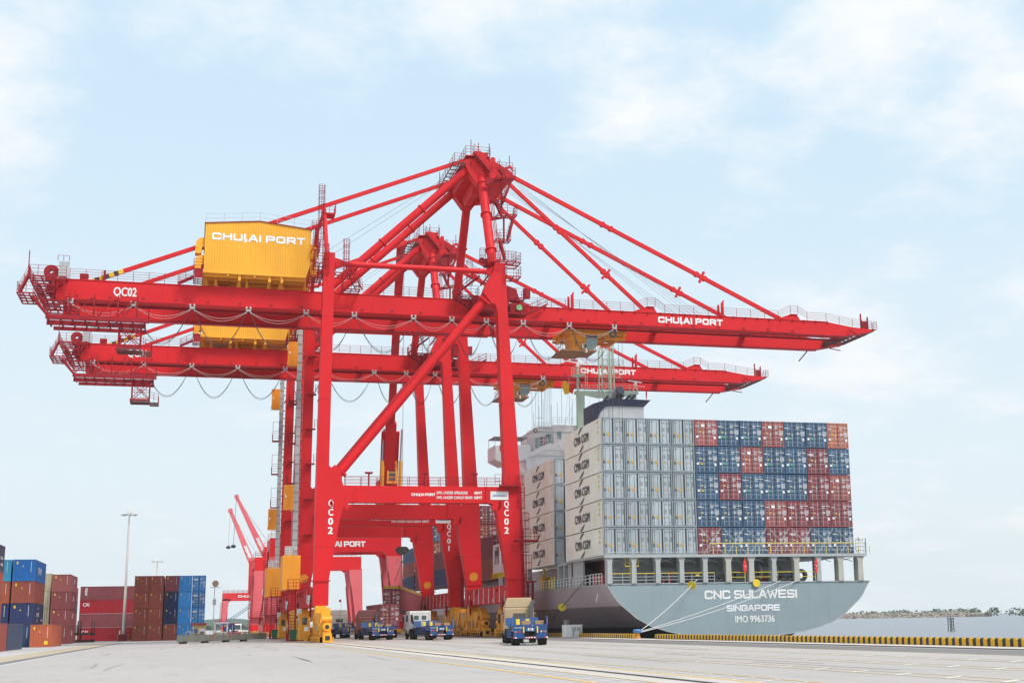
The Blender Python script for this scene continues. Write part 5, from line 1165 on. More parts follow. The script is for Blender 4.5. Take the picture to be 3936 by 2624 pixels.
# water
wm = bpy.data.materials.new('harbour_water'); wm.use_nodes = True; t = wm.node_tree; b = t.nodes['Principled BSDF']; L = t.links
b.inputs['Base Color'].default_value = (.20, .21, .24, 1); b.inputs['Roughness'].default_value = .3; b.inputs['Specular IOR Level'].default_value = .5
tcn = t.nodes.new('ShaderNodeTexCoord'); mp = t.nodes.new('ShaderNodeMapping'); mp.inputs['Scale'].default_value = (.35, .16, 1); mp.inputs['Rotation'].default_value = (0, 0, .5); L.new(tcn.outputs['Object'], mp.inputs[0])
n = t.nodes.new('ShaderNodeTexNoise'); n.inputs['Scale'].default_value = 1.0; n.inputs['Detail'].default_value = 7; n.inputs['Roughness'].default_value = .62; L.new(mp.outputs[0], n.inputs['Vector'])
bu = t.nodes.new('ShaderNodeBump'); bu.inputs['Strength'].default_value = .9; bu.inputs['Distance'].default_value = 1.0; L.new(n.outputs['Fac'], bu.inputs['Height']); L.new(bu.outputs[0], b.inputs['Normal'])
struct(MB().add([(39.2, -150, -2.5), (1450, -150, -2.5), (1450, 2250, -2.5), (-400, 2250, -2.5), (39.2, 1100, -2.5)], [(0, 1, 2, 3, 4)]).build('water', wm))

# ------------------------------------------------------------------ far shore

ROCK = [paint('rock_pale', (.50, .42, .34), .9, .4, .3, scale=.3), paint('rock_dark', (.13, .12, .12), .9, .4, .3, scale=.3), paint('rock_rust', (.36, .26, .20), .9, .4, .3, scale=.3)]
mb = MB()
def rock(mb, x, y, z, s):
    n = 6; pts = []
    for j, (h, k) in enumerate(((-.5, .7), (0, 1), (.45, .6))):
        for i in range(n): a = 2 * math.pi * i / n + rr.random(); pts.append((x + s * k * math.cos(a) * rr.uniform(.7, 1.2), y + s * k * math.sin(a) * rr.uniform(.7, 1.2), z + s * h * rr.uniform(.7, 1.2)))
    fs = [(j * n + i, j * n + (i + 1) % n, (j + 1) * n + (i + 1) % n, (j + 1) * n + i) for j in range(2) for i in range(n)] + [tuple(range(2 * n, 3 * n))]
    mb.add(pts, fs)
A = Vector((600, 1230, 0)); B = Vector((636, 1010, 0))
for k in range(1500):
    t_ = rr.random(); p = A.lerp(B, t_ * 1.0); dd = rr.random(); mb.cur = rr.choice((0, 0, 1, 2, 2)); rock(mb, p.x + dd * 9 - 4, p.y + dd * 12, -2.6 + dd * 4.6 + rr.uniform(-.3, .3), rr.uniform(.5, 1.25))
# land end of the mole
for k in range(160): t_ = rr.random(); mb.cur = 0; rock(mb, 634 + t_ * 8, 1012 - t_ * 22, -2.3 + rr.random() * 2.6, rr.uniform(.6, 1.5))
bw = mb.build('breakwater', None, mats=ROCK); tag(bw, 'long low breakwater of pale and dark boulders across the water', 'breakwater')
mb = MB(); mb.prism([(638, 1000), (520, 560), (560, 540), (720, 980)], -2.6, 1.4, 'z'); mb.prism([(652, 1010), (650, 1000), (720, 760), (760, 760)], 1.4, 4.5, 'z')
far = struct(MB().add([(560, 1290, -2.7), (1450, 900, -2.7), (1450, 2250, -2.7), (300, 2250, -2.7), (280, 1900, -2.7)], [(0, 1, 2, 3, 4)]).build('far_shore', paint('shore_sand', (.40, .36, .27), .9, .3, .2, scale=.05)))
LEAF = [paint('leaf_dark', (.030, .062, .028), .8, .1, .1, .2), paint('leaf_mid', (.06, .115, .04), .8, .1, .1, .2), paint('leaf_pale', (.10, .17, .06), .8, .1, .1, .2)]
def bush_into(mb, x, y, z, w, h, n, s):
    for k in range(n):
        a = rr.uniform(0, 6.28); q = rr.random() ** .5; hh = rr.random(); ra = w * .5 * q * (1 - .55 * hh ** 2); c = Vector((x + ra * math.cos(a), y + ra * math.sin(a), z + h * (.08 + .92 * hh)))
        u = Vector((rr.uniform(-1, 1), rr.uniform(-1, 1), rr.uniform(-.6, .6))).normalized(); v = u.cross(Vector((rr.uniform(-1, 1), rr.uniform(-1, 1), 1))).normalized(); e = s * rr.uniform(.5, 1.2)
        mb.cur = 0 if hh < .35 else rr.choice((0, 1, 1, 2)); mb.add([c - u * e - v * e * .6, c + u * e - v * e * .5, c + u * e * .8 + v * e * .6, c - u * e * .7 + v * e * .7], [(0, 1, 2, 3)])
def mass(name, label, pts, w, h, n, s):
    mb = MB()
    for (x, y) in pts: bush_into(mb, x, y, -2.5, w * rr.uniform(.7, 1.3), h * rr.uniform(.55, 1.25), n, s)
    o = mb.build(name, None, mats=LEAF); o['kind'] = 'stuff'; return o
mass('far_woods', '', [(clip(760, 900, i / 90) + rr.uniform(-20, 20), clip(2050, 1400, i / 90)) for i in range(90)], 26, 6.5, 60, 1.8)
mass('mangrove', '', [(548 + rr.uniform(0, 70), clip(850, 640, i / 46)) for i in range(46)], 13, 6.0, 150, .8)
mass('shore_trees', '', [(640 + rr.uniform(0, 80), clip(1010, 760, i / 24)) for i in range(24)], 18, 7.5, 90, 1.2)
mass('yard_edge_trees', '', [(clip(-40, 120, i / 60) + rr.uniform(-4, 4), 1250 + rr.uniform(0, 60)) for i in range(60)], 16, 6, 60, 1.4)
mb = MB()
for k in range(26):
    x = -500 + k * 42; h = 4 + 8 * abs(math.sin(k * .83)) + rr.uniform(0, 5); n = 9
    mb.add([(x - 95 + i * 24, 2060 + 30 * math.sin(i + k), max(0, h * math.sin(math.pi * i / (n - 1)))) for i in range(n)] + [(x - 95 + i * 24, 2200, 0) for i in range(n)] + [(x - 95 + i * 24, 1980, -5) for i in range(n)], [(i, i + 1, n + i + 1, n + i) for i in range(n - 1)] + [(2 * n + i, 2 * n + i + 1, i + 1, i) for i in range(n - 1)])
struct(mb.build('hills', paint('hill_green', (.06, .10, .07), .9, .1, .1, scale=.01), smooth=True))
# channel beacon
mb = MB()
bxp, byp = 165.0, 271.0
for s in ((-.5, -.5), (.5, -.5), (.5, .5), (-.5, .5)): mb.tube((bxp + s[0], byp + s[1], -3), (bxp + s[0] * .8, byp + s[1] * .8, .35), .1, 6)
for k in range(4): z = -2.5 + k * .72; mb.beam((bxp - .5, byp - .5, z), (bxp + .5, byp - .5, z + .8), .08, .08); mb.beam((bxp + .5, byp - .5, z), (bxp - .5, byp - .5, z), .08, .08)
mb.box(bxp - .6, bxp + .6, byp - .6, byp + .6, .3, .42); mb.tube((bxp, byp, .4), (bxp, byp, 1.0), .08, 6)
tag(mb.build('channel_beacon', paint('beacon_dark', (.05, .07, .05), .8, .3)), 'small dark lattice beacon standing in the water right of the ship', 'beacon')

# ------------------------------------------------------------------ quay furniture
t_ = thing('power_box', 'white electrical box with grey sockets on the quay edge', 'electrical box', (37.2, 136.2, 0)); MB().box(0, 1.9, 0, 1.2, .02, 1.3).build('housing', WHITE, t_, bevel=.05)
for x in (.75, 1.3): MB().box(x, x + .42, -.12, 0, .75, 1.05).build('socket', GREYM, t_)
mb = MB(); mb.path([(1.0, -.1, .75), (.8, -.25, .4), (.9, -.2, .1)], .03, 5); mb.path([(1.5, -.1, .75), (1.8, -.3, .3), (1.6, -.2, .1)], .03, 5); mb.build('plug_cable', CABLE, t_)
tag(MB().lathe([(.36, 0), (.36, 1.75), (.33, 1.8), (0, 1.8)], (38.75, 141.0, 0), 'z', 18).build('fender_post', paint('post_grey', (.30, .27, .25), .8, .4, .6, .2, .3)), 'grey pillar standing behind the white electrical box', 'post')
t_ = thing('mooring_bollard', 'blue topped mooring bollard with ropes in the kerb gap', 'bollard', (38.6, 116.5, 0)); MB().lathe([(.34, 0), (.28, .1), (.22, .35), (.26, .5)], (0, 0, 0), 'z', 16).build('post', paint('bollard_orange', (.5, .2, .03), .7, .4), t_, smooth=True); MB().lathe([(0, .86), (.3, .84), (.4, .7), (.36, .55), (.25, .5)], (-.0, 0, 0), 'z', 16).build('cap', paint('bollard_blue', (.06, .19, .42), .5, .3), t_, smooth=True)
MB().prism([(117.3, .02), (118.2, .02), (118.2, .42), (117.6, .4)], .15, .55, 'x').build('horn', SYEL, t_).location = (0, -116.5, 0)
def rope(name, label, pts, sag, r, mat, guard=None, grp=None):
    a, b = Vector(pts[0]), Vector(pts[1]); o = MB().path(cat_pts(a, b, sag, 24), r, 6).build(name, mat); tag(o, label, 'rope', grp)
    if guard is not None:
        p = Vector(cat_pts(a, b, sag, 100)[int(guard * 100)]); d = (b - a).normalized()
        g = MB(); g.tube(p - d * .03, p + d * .03, .43, 22); tag(g.build('rat_guard', SYEL), label.split(' rope')[0].replace('mooring', '').strip() + ' rope passes through this yellow disc', 'rat guard', 'yellow rat guards on the mooring ropes')
BO = (38.6, 116.5, .5)
ROPEW = paint('rope_white', (.60, .60, .58), .8, .3, .3, scale=4)
rope('mooring_rope', 'pale mooring rope rising to the second fairlead left of centre', (BO, (49.1, 128.4, 5.55)), .25, .04, ROPEW, .9)
rope('mooring_rope', 'pale mooring rope crossing low over the stern letters, lower of two', (BO, (60.2, 128.3, 5.3)), .35, .04, ROPEW)
rope('mooring_rope', 'pale mooring rope crossing over the stern letters, upper of two', ((38.5, 116.7, .5), (58.3, 128.3, 5.3)), .25, .04, ROPEW)
rope('mooring_rope', 'dark mooring rope running down the ship side behind the tan truck', ((38.3, 152, .4), (39.3, 136.3, 5.7)), .15, .04, CABLE, .55)
tag(MB().tube((55.6, 128.3, 5.12), (55.6, 128.24, 5.12), .4, 20).build('rat_guard', SYEL), 'yellow disc at the deck edge above the ship name', 'rat guard', 'yellow rat guards on the mooring ropes')

# ------------------------------------------------------------------ the ship
SH = thing('container_ship', 'grey container ship moored at the quay with its stern towards us', 'ship', (39.43, 128.5, 0))
BW = 29.29
def lp(y):  # half section outline from deck corner to keel for distance y forward of the transom
    k = min(1, y / 34.0); k = k * k * (3 - 2 * k); top = 5.23
    U = [(0, 5.23), (.94, 3.76), (1.34, 3.29), (2.46, 2.36), (3.08, 1.83), (4.55, 1.03), (6.33, .46), (7.99, .11), (11, -.2), (14.645, -.45)]
    Bx = [(0, 5.23), (0, 3.2), (0, 1.8), (0, .4), (0, -1.2), (.05, -2.6), (.6, -4.2), (2.2, -5.4), (6, -5.6), (14.645, -5.7)]
    return [(clip(a[0], b[0], k), clip(a[1], b[1], min(1, k * 1.15))) for a, b in zip(U, Bx)]
ys = [0, 3, 6, 10, 14, 18, 23, 28, 34, 60, 110, 150]
mb = MB(); mb.cur = 0
def ring(y): h = lp(y); return [(x, y, z) for x, z in h] + [(BW - x, y, z) for x, z in h[::-1][1:]]
hullm = bpy.data.materials.new('hull_side'); 
ringv = [ring(y) for y in ys]; nn = len(ringv[0])
vs = [p for r_ in ringv for p in r_]; fs = [(j * nn + i, (j + 1) * nn + i, (j + 1) * nn + i + 1, j * nn + i + 1) for j in range(len(ys) - 1) for i in range(nn - 1)]
mb.add(vs, fs)
# painted bands follow height
m = HULLS.copy(); m.name = 'hull_side_banded'; t = m.node_tree; b = t.nodes['Principled BSDF']; L = t.links; src = b.inputs['Base Color'].links[0].from_socket
g = t.nodes.new('ShaderNodeNewGeometry'); s_ = t.nodes.new('ShaderNodeSeparateXYZ'); L.new(g.outputs['Position'], s_.inputs[0])
def stepn(v, e):
    n = t.nodes.new('ShaderNodeMapRange'); L.new(v, n.inputs[0]); n.inputs[1].default_value = e - .02; n.inputs[2].default_value = e + .02; n.inputs[3].default_value = 1; n.inputs[4].default_value = 0; return n.outputs[0]
c = src
for e, col in ((3.05, (.42, .40, .40)), (.9, (.14, .2, .2))):
    n = t.nodes.new('ShaderNodeMix'); n.data_type = 'RGBA'; n.blend_type = 'MULTIPLY'; L.new(stepn(s_.outputs[2], e), n.inputs[0]); L.new(c, n.inputs[6]); n.inputs[7].default_value = (*col, 1); c = n.outputs[2]
L.new(c, b.inputs['Base Color'])
mb.build('hull', m, SH, smooth=True)
h = lp(0); poly = [(x, z) for x, z in h] + [(BW - x, z) for x, z in h[::-1][1:]]
MB().prism(poly, -.02, .3).build('transom', HULL, SH)
mb = MB()
for (a, b2) in zip(poly, poly[1:]): mb.beam((a[0], -.03, a[1]), (b2[0], -.03, b2[1]), .07, .07, Y_)
mb.build('transom_rim', SHIPG, SH)
for z in (4.15, 2.5, 1.7): MB().box(1.6 if z > 4 else 3.4, BW - (1.6 if z > 4 else 3.4), -.026, -.0205, z, z + .02).build('weld_seam', HULL, SH)
MB().box(-.05, BW + .05, -.1, 150, 5.16, 5.25).build('deck', SHIPG, SH)
mb = MB(); T = lambda x: x - 39.43
wide_text(mb, 'CNC SULAWESI', (T(49.9), -.035, 3.56), X_, Z_, .88, 10.3, t=.22); mb.build('name_lettering', NAMEL, SH)
mb = MB(); wide_text(mb, 'SINGAPORE', (T(52.25), -.035, 2.3), X_, Z_, .64, 5.95, t=.22); mb.build('port_lettering', LETTER, SH)
mb = MB(); text(mb, 'IMO 9963736', (T(53.16), -.03, 1.18), X_, Z_, .66, 4.4, .022); mb.build('number_lettering', NAMEL, SH)
mb = MB(); zz = 3.5
mb.add([(-.02, 2.9, 4.35), (-.02, 3.15, 4.3), (-.02, 3.6, 3.55), (-.02, 3.4, 3.5)], [(0, 1, 2, 3)]); mb.add([(-.02, 2.9, 3.85), (-.02, 2.9, 4.05), (-.02, 3.7, 3.9), (-.02, 3.7, 3.75)], [(0, 1, 2, 3)]); mb.build('draught_mark', LETTER, SH)
# columns and container platform
mb = MB(); mb.box(-.2, BW - .3, -.35, .3, 7.8, 8.08); mb.box(-.2, BW - .3, .3, 15.5, 7.9, 8.05); mb.build('container_platform', SHIPG, SH)
for k in range(12):
    x = .35 + k * 2.56 - (.25 if k == 11 else 0); mb = MB(); big = k in (5, 8, 10, 11) or k == 6
    w = .42 if not big else .5
    mb.prism([(x - w * .62, 5.25), (x + w * .62, 5.25), (x + w * .55, 7.3), (x + w * .95, 7.8), (x - w * .95, 7.8), (x - w * .55, 7.3)], -.2, .5); mb.prism([(x - .1, 5.25), (x + .1, 5.25), (x + .1, 7.8), (x - .1, 7.8)], .5, 1.2)
    mb.build('support_column', CREAM if big else SHIPG, SH)
mb = MB(); mb.box(1.2, 22.3, 3.6, 3.8, 5.25, 7.9); mb.box(0.2, .4, 9, 15, 5.25, 7.9); mb.build('mooring_deck_bulkhead', SHIPG, SH)
mb = MB(); mb.box(5.0, 6.3, 3.53, 3.6, 5.3, 7.1); mb.box(9.2, 10.6, 3.5, 3.6, 5.3, 7.3); mb.box(15, 16, 3.53, 3.6, 5.3, 7.2); mb.build('bulkhead_door', paint('door_grey', (.42, .41, .43), .5, .2), SH)
mb = MB()
for k in range(22): x = 1.4 + rr.uniform(0, 20.5); z = rr.uniform(5.9, 7.4); w = rr.uniform(.08, .3); mb.box(x, x + w, 3.4, 3.6, z, z + rr.uniform(.08, .35))
for k in range(9): x = 1.8 + k * 2.3; mb.path([(x, 3.5, 7.8), (x + .1, 3.45, 7.0), (x + .5, 3.45, 6.8), (x + .55, 3.5, 6.1)], .05, 5); mb.tube((x + .5, 3.3, 7.35), (x + 1.3, 3.3, 7.35), .07, 8)
mb.build('deck_fittings', GREYM, SH)
mb = MB()
for k in range(11): x = .4 + k * 2.56; mb.beam((x + .4, .9, 7.75), (x + 1.9, .9, 7.3), .05, .07); mb.beam((x + .4, 1.0, 7.3), (x + 1.9, 1.0, 7.75), .05, .07)
mb.build('cross_bracing', GREYM, SH)
for x in (12.05, 19.3): MB().box(x, x + .3, 3.5, 3.55, 6.55, 6.95).build('notice', SYEL, SH)
mb = MB(); mb.rail([(.5, -.02, 5.25), (11.6, -.02, 5.25)], .95, 3, 1.3, .03); mb.build('guard_rail', GREYM, SH)
mb = MB()
for x0, x1 in ((.5, 11.6), (12.9, 15.0), (15.7, 18.0), (18.2, 20.4), (20.8, 23)): mb.beam((x0, -.03, 6.24), (x1, -.03, 6.24), .06, .06)
for x0, x1 in ((12.9, 15.0), (15.7, 18.0), (20.8, 23)): mb.beam((x0, -.03, 5.3), (x0, -.03, 6.24), .06, .06, X_); mb.beam((x1, -.03, 5.3), (x1, -.03, 6.24), .06, .06, X_); mb.beam((x0, -.03, 5.75), (x1, -.03, 5.75), .05, .05)
mb.build('yellow_rail', SYEL, SH)
mb = MB(); mb.ladder((2.95, .3, 5.3), (2.95, .3, 8.0), .55, X_, .38, .05); mb.rail([(2.1, .2, 7.0), (3.5, .2, 7.0)], 1.0, 3, .45); mb.box(2.1, 3.5, .1, .5, 6.92, 7.0); mb.build('yellow_ladder', SYEL, SH)
def winch(x):
    mb = MB(); mb.lathe([(.3, -1.0), (1.0, -1.0), (1.0, -.9), (.75, -.88), (.78, .88), (1.0, .9), (1.0, 1.0), (.3, 1.0)], (x, 2.2, 6.2), 'x', 20); o = mb.build('mooring_winch', GREYM, SH)
    mb = MB()
    for k in range(9): a = -.8 + k * .2; mb.lathe([(.78, a - .07), (.84, a), (.78, a + .07)], (x, 2.2, 6.2), 'x', 18)
    mb.build('rope_drum', paint('rope_grey', (.33, .33, .32), .8, .3), o)
    mb = MB(); mb.box(x - .7, x - .55, 1.4, 1.7, 5.25, 6.1); mb.box(x + .0, x + .2, 1.3, 1.6, 5.25, 6.4); mb.box(x + 1.1, x + 1.5, 2, 3.2, 5.25, 6.6); mb.build('winch_brake', plain('machine_red', (.45, .03, .03), .4), o)
    MB().lathe([(0, .3), (.3, .25), (.32, 0), (0, 0)], (x - .4, 1.5, 6.05), 'z', 12).build('brake_cap', GREEN, o)
winch(7.2); winch(18.4)
for x, kind in ((9.9, 0), (12.5 - .9, 0), (19.4, 0), (14.0, 1), (21.8, 1)):
    mb = MB()
    if kind == 0:
        mb.box(x - 1.2, x + 1.2, .1, .7, 5.25, 5.5); mb.path([(x - 1.2, .3, 5.4), (x - 1.15, .3, 6.0), (x - .9, .3, 6.15), (x + .9, .3, 6.15), (x + 1.15, .3, 6.0), (x + 1.2, .3, 5.4)], .06, 8)
        for e in (-.8, 0, .8): mb.lathe([(.28, 0), (.2, .15), (.26, .4), (0, .42)], (x + e, .4, 5.45), 'z', 12)
        o = mb.build('roller_fairlead', DARK, SH); MB().lathe([(.26, 0), (.3, .1), (.2, .22), (0, .22)], (x + (0 if x < 11 else -.8), .4, 5.86), 'z', 12).build('roller_cap', SYEL, o)
    else:
        mb.lathe([(.35, -.3), (.62, -.3), (.7, 0), (.62, .3), (.35, .3), (.3, 0), (.35, -.3)], (x - .3, .3, 5.85), 'y', 18); mb.build('panama_fairlead', DARK, SH)
for x in (14.9, 23.0):
    mb = MB(); n = 8
    for i in range(n): z0_, z1_ = 7.6 - i * .19, 7.6 - (i + 1) * .19; w0, w1 = (.06 + .14 * math.sin(math.pi * i / n)), (.06 + .14 * math.sin(math.pi * (i + 1) / n)); mb.add([(x - w0, .1 + .05 * (i % 2), z0_), (x + w0, .14, z0_), (x + w1, .14, z1_), (x - w1, .1 + .05 * ((i + 1) % 2), z1_)], [(0, 1, 2, 3)])
    o = mb.build('ensign', plain('flag_red', (.75, .03, .03), .7)); o.location = (39.43, 128.5 - .5, 0); tag(o, 'limp red flag hanging at the stern rail, ' + ('left of the two' if x < 20 else 'right of the two'), 'flag', 'red flags at the stern')
    mb = MB(); [mb.lathe([(0, -.002), (.035, -.002), (.035, .004), (0, .004)], (x + .01, .08, 6.9 - k * .09), 'y', 8) for k in range(3)]; mb.build('flag_emblem', LETTER, o)
mb = MB(); mb.rail([(BW * .38, -.2, 8.08), (BW - .4, -.2, 8.08)], 1.15, 3, 2.56, .03); mb.rail([(0, -.2, 8.08), (BW * .38, -.2, 8.08)], .25, 1, 2.56, .03); mb.build('platform_rail', GREYM, SH)
mb = MB(); mb.beam((BW * .38, -.24, 9.2), (BW - 1.2, -.24, 9.2), .06, .07)
for k in range(15): mb.beam((11.5 + k * 1.28, -.24, 8.1), (11.5 + k * 1.28, -.24, 8.85), .06, .06, X_)
mb.build('yellow_rail', SYEL, SH)
mb = MB()
for k in range(7):
    x = 10.7 + k * 2.6
    for e in (0, .1): mb.tube((x + e, .6, 8.1), (x + 2.3 + e, 1.42, 10.85), .016, 5); mb.tube((x + 2.4 - e, .6, 8.1), (x + .1 - e, 1.42, 10.85), .016, 5)
mb.build('lashing_rods', GREYM, SH)
mb = MB(); mb.rail([(BW - .9, -.2, 8.08), (BW - .3, -.2, 8.08), (BW - .3, 2, 8.08)], 1.6, 4, .6, .04); mb.box(BW - 1.0, BW - .6, -.1, .2, 9.4, 9.8); mb.build('platform_gate', WHITE, SH)
# side deck items along the quay side
mb = MB(); mb.rail([(.0, 6, 5.25), (.0, 34, 5.25)], 1.05, 3, 1.3, .03); mb.rail([(.3, 2.4, 5.25), (.0, 5.6, 5.25)], 1.1, 3, .9, .035); mb.build('side_rail', WHITE, SH)
mb = MB()
for y in (13, 16.5, 19, 33.5, 40, 50): mb.box(.2, .7, y, y + .5, 5.25, 8.0)
mb.box(.1, 1.2, 14.8, 18.9, 7.75, 8.0); mb.rail([(.1, 16.2, 8.0), (.1, 18.6, 8.0)], 1.1, 3, .6); mb.build('lashing_bridge', SHIPG, SH)
mb = MB(); mb.box(2.2, 2.4, 6, 20, 5.25, 7.9); mb.build('side_bulkhead', paint('bulkhead_red', (.13, .04, .035), .7, .3), SH)
mb = MB(); mb.box(2.2, 2.4, 20, 75, 5.25, 7.9); mb.build('side_bulkhead', SHIPG, SH)
mb = MB(); mb.lathe([(.35, 0), (.35, .7), (.5, .8), (.5, .95), (0, .95)], (.9, 4.2, 5.25), 'z', 14); mb.lathe([(.35, 0), (.35, .7), (.5, .8), (.5, .95), (0, .95)], (.9, 6.2, 5.25), 'z', 14); mb.build('mooring_bitts', plain('bitt_red', (.50, .07, .035), .5), SH)
mb = MB(); mb.box(.5, 1.6, 10, 13, 5.25, 7.0); mb.box(.5, 1.5, 24, 26, 5.25, 6.6); mb.build('deck_locker', DARK, SH)
MB().box(.25, 1.2, 26.6, 27.8, 5.3, 6.9).build('yellow_bin', paint('bin_yellow', (.75, .42, .02), .5, .2), SH)
mb = MB()
for y in (20.6, 22): mb.box(.1, .2, y, y + .12, 5.3, 6.7)
mb.rail([(.1, 20.6, 5.3), (.1, 23.2, 5.3)], 1.1, 2, .6, .06); mb.box(1.0, 1.2, 29, 29.3, 5.3, 7.9); mb.build('yellow_rail', SYEL, SH)
mb = MB(); mb.beam((.5, 21.5, 5.5), (.9, 18.8, 7.8), .2, .25); mb.box(.4, 1.2, 21, 22.2, 5.3, 6.5); mb.build('deck_crane', paint('crane_teal', (.10, .38, .42), .5, .2), SH)
# superstructure
yb, yf = 172.5 - 128.5, 181 - 128.5
mb = MB(); mb.box(3.4, 28.0, yb + .6, yf, 5.25, 23.6); mb.prism([(3.4, 23.6), (28, 23.6), (28, 24.4), (6.9, 24.4), (5.6, 24.4), (3.4, 23.7)], yb + .2, yf)
mb.prism([(4.0, 24.0), (27, 24.0), (27, 27.0), (3.9, 27.0), (3.85, 26.2)], yb + 1.2, yf - .5); mb.box(3.7, 27.2, yb + .7, yf - .3, 26.95, 27.1); mb.box(6.65, 26, yb + .9, yf - .4, 24, 27.9); mb.box(4.5, 6.7, yb + 2, yf - 1, 27.1, 27.75)
mb.build('superstructure', SHIPW, SH, bevel=.05)
mb = MB(); mb.prism([(-1.65, 22.97), (-1.69, 24.77), (3.15, 24.96), (3.2, 23.99), (5.59, 25.16), (6.9, 25.13), (6.9, 24.34), (5.6, 24.36), (3.44, 23.4), (2.0, 23.0), (-.3, 22.3)], yb, yb + .12); mb.prism([(-1.65, 22.97), (-1.69, 24.77), (3.15, 24.96), (3.15, 23.2), (-.3, 22.3)], yb + 4.2, yb + 4.3)
mb.box(-1.72, -1.6, yb, yb + 4.3, 22.97, 24.77); mb.prism([(-1.65, 22.9), (-.3, 22.25), (3.44, 23.2), (3.44, 23.35), (-.3, 22.4), (-1.6, 23.0)], yb + .1, yb + 4.2); mb.prism([(.5, 22.4), (3.4, 20.8), (3.4, 21.4), (1.2, 22.6)], yb + 1, yb + 1.35); mb.prism([(2.6, 23.2), (3.44, 23.3), (3.44, 21.6), (2.75, 21.6)], yb + .2, yb + .6)
mb.build('bridge_wing', SHIPW, SH)
mb = MB(); mb.box(-1.7, 3.0, yb + .1, yb + 4.2, 25.95, 26.03)
for x in (-1.6, .6, 2.3, 2.9): mb.tube((x, yb + .15, 24.7), (x, yb + .15, 26.0), .035, 6); mb.tube((x, yb + 4.1, 24.7), (x, yb + 4.1, 26.0), .035, 6)
mb.build('wing_awning', GREYM, SH)
MB().box(-1.02, -.45, yb - .04, yb, 24.06, 24.88).build('lifebuoy_board', plain('lifebuoy_red', (.65, .03, .03), .5), SH)
mb = MB()
for k in range(5): x = 4.12 + k * .5; mb.prism([(x, 24.75 + k * .17), (x + .4, 24.78 + k * .17), (x + .38, 26.1 + k * .13), (x - .02, 26.06 + k * .13)], yb + 1.14, yb + 1.2)
mb.box(7.2, 7.75, yb + .82, yb + .9, 25.95, 27.0); mb.box(9, 12, yb + .82, yb + .9, 25.95, 27.0); mb.build('bridge_window', plain('bridge_glass', (.24, .36, .36), .1), SH)
mb = MB()
for k in range(2): mb.box(5.0 + k * .32, 5.16 + k * .32, yb + 1.1, yb + 1.14, 25.2, 26.2)
mb.build('red_signal_panel', plain('lifebuoy_red', (.65, .03, .03), .5), SH)
mb = MB(); mb.rail([(3.2, yb, 24.0), (5.6, yb, 25.2)], .8, 2, .6, .025); mb.rail([(6.6, yb + .8, 27.9), (26, yb + .8, 27.9)], 1.0, 3, .9, .025); mb.rail([(4.0, yb + .8, 27.1), (6.5, yb + .8, 27.1)], 1.0, 3, .5, .025); mb.rail([(4.0, yb + .4, 25.2), (6.8, yb + .2, 25.2)], 1.0, 2, .6, .025)
mb.stairs((6.9, yb - .2, 25.2), (8.2, yb - .2, 23.4), .6, Y_); mb.build('bridge_rail', SHIPW, SH)
mb = MB()
for x, z0_, h in ((4.7, 27, 30.4), (5.69, 27, 34.5), (5.3, 27, 31.4), (6.2, 27.9, 33.2), (6.44, 27, 30.6), (7.28, 27.9, 31.0), (7.9, 27.9, 33.8), (9.0, 28, 34.6), (3.95, 27, 29.4), (9.4, 27.9, 31.5)): mb.tube((x, yb + 1, z0_), (x, yb + 1, h), .028, 5)
mb.beam((4.3, yb + 1, 28.8), (5.2, yb + 1, 28.8), .05, .05); mb.build('aerials', GREYM, SH)
mb = MB(); text(mb, 'CNC SULAWESI', (4.6, yb + .75, 27.35), X_, Z_, .3, 1.6, .0); mb.build('bridge_lettering', plain('marking_grey', (.09, .12, .16), .6), SH)
mb = MB(); mb.lathe([(.2, -.05), (.3, 0), (.2, .05)], (4.1, yb + .7, 27.0), 'y', 12); mb.box(5.7, 6.1, yb + .8, yb + 1.1, 26.2, 26.5); mb.build('lifebuoy', DARK, SH)
# white gallery seen between crane legs
mb = MB(); y0, y1 = 173 - 128.5, 181.4 - 128.5
mb.box(-.02, .12, y0, y1, 8.2, 9.4); mb.box(-.02, .12, y0, y1, 11.7, 12.1)
for y in (y0, y0 + 4.0, y1 - .6): mb.box(-.02, .12, y, y + .6, 9.4, 11.7)
mb.build('white_gallery', WHITE, SH); mb = MB(); mb.rail([(.2, y0, 9.4), (.2, y1, 9.4)], 1.1, 3, 1, .035); mb.build('gallery_rail', WHITE, SH)
mb = MB()
for k in range(16): mb.beam((-.1, y0 + k * .55, 8.2), (-.05, y0 + .2 + k * .55, 7.6), .16, .16)
mb.build('twist_locks', SYEL, SH)
# funnel
fy = 165 - 128.5; mb = MB(); X = lambda a: a - 39.43
mb.box(X(49.3), X(56.3), fy, fy + 4, 20, 29.35)
fun = mb.build('funnel', WHITE, SH)
mb = MB(); mb.prism([(X(51.7), 29.3), (X(56.3), 29.3), (X(57.2), 30.2), (X(51.7), 30.3)], fy - .3, fy + 4.3); mb.prism([(X(49.2), 26.2), (X(49.7), 26.2), (X(49.9), 27.9), (X(50.4), 28.7), (X(51.0), 29.2), (X(51.7), 29.3), (X(51.7), 30.3), (X(49.2), 29.5)], fy - .3, fy + 4.3); mb.build('funnel_cowl', NAVY, fun)
mb = MB(); mb.path([(X(49.2), fy - .3, 26.3), (X(48.6), fy - .3, 26.3), (X(48.2), fy - .3, 25.9), (X(48.2), fy - .3, 24.5)], .25, 10); mb.build('vent_pipe', NAVY, fun, smooth=True)
mb = MB(); text(mb, 'CGM', (X(50.6), fy - .02, 26.4), X_, Z_, .45, 1.4, .02); mb.build('funnel_lettering', DARK, fun)
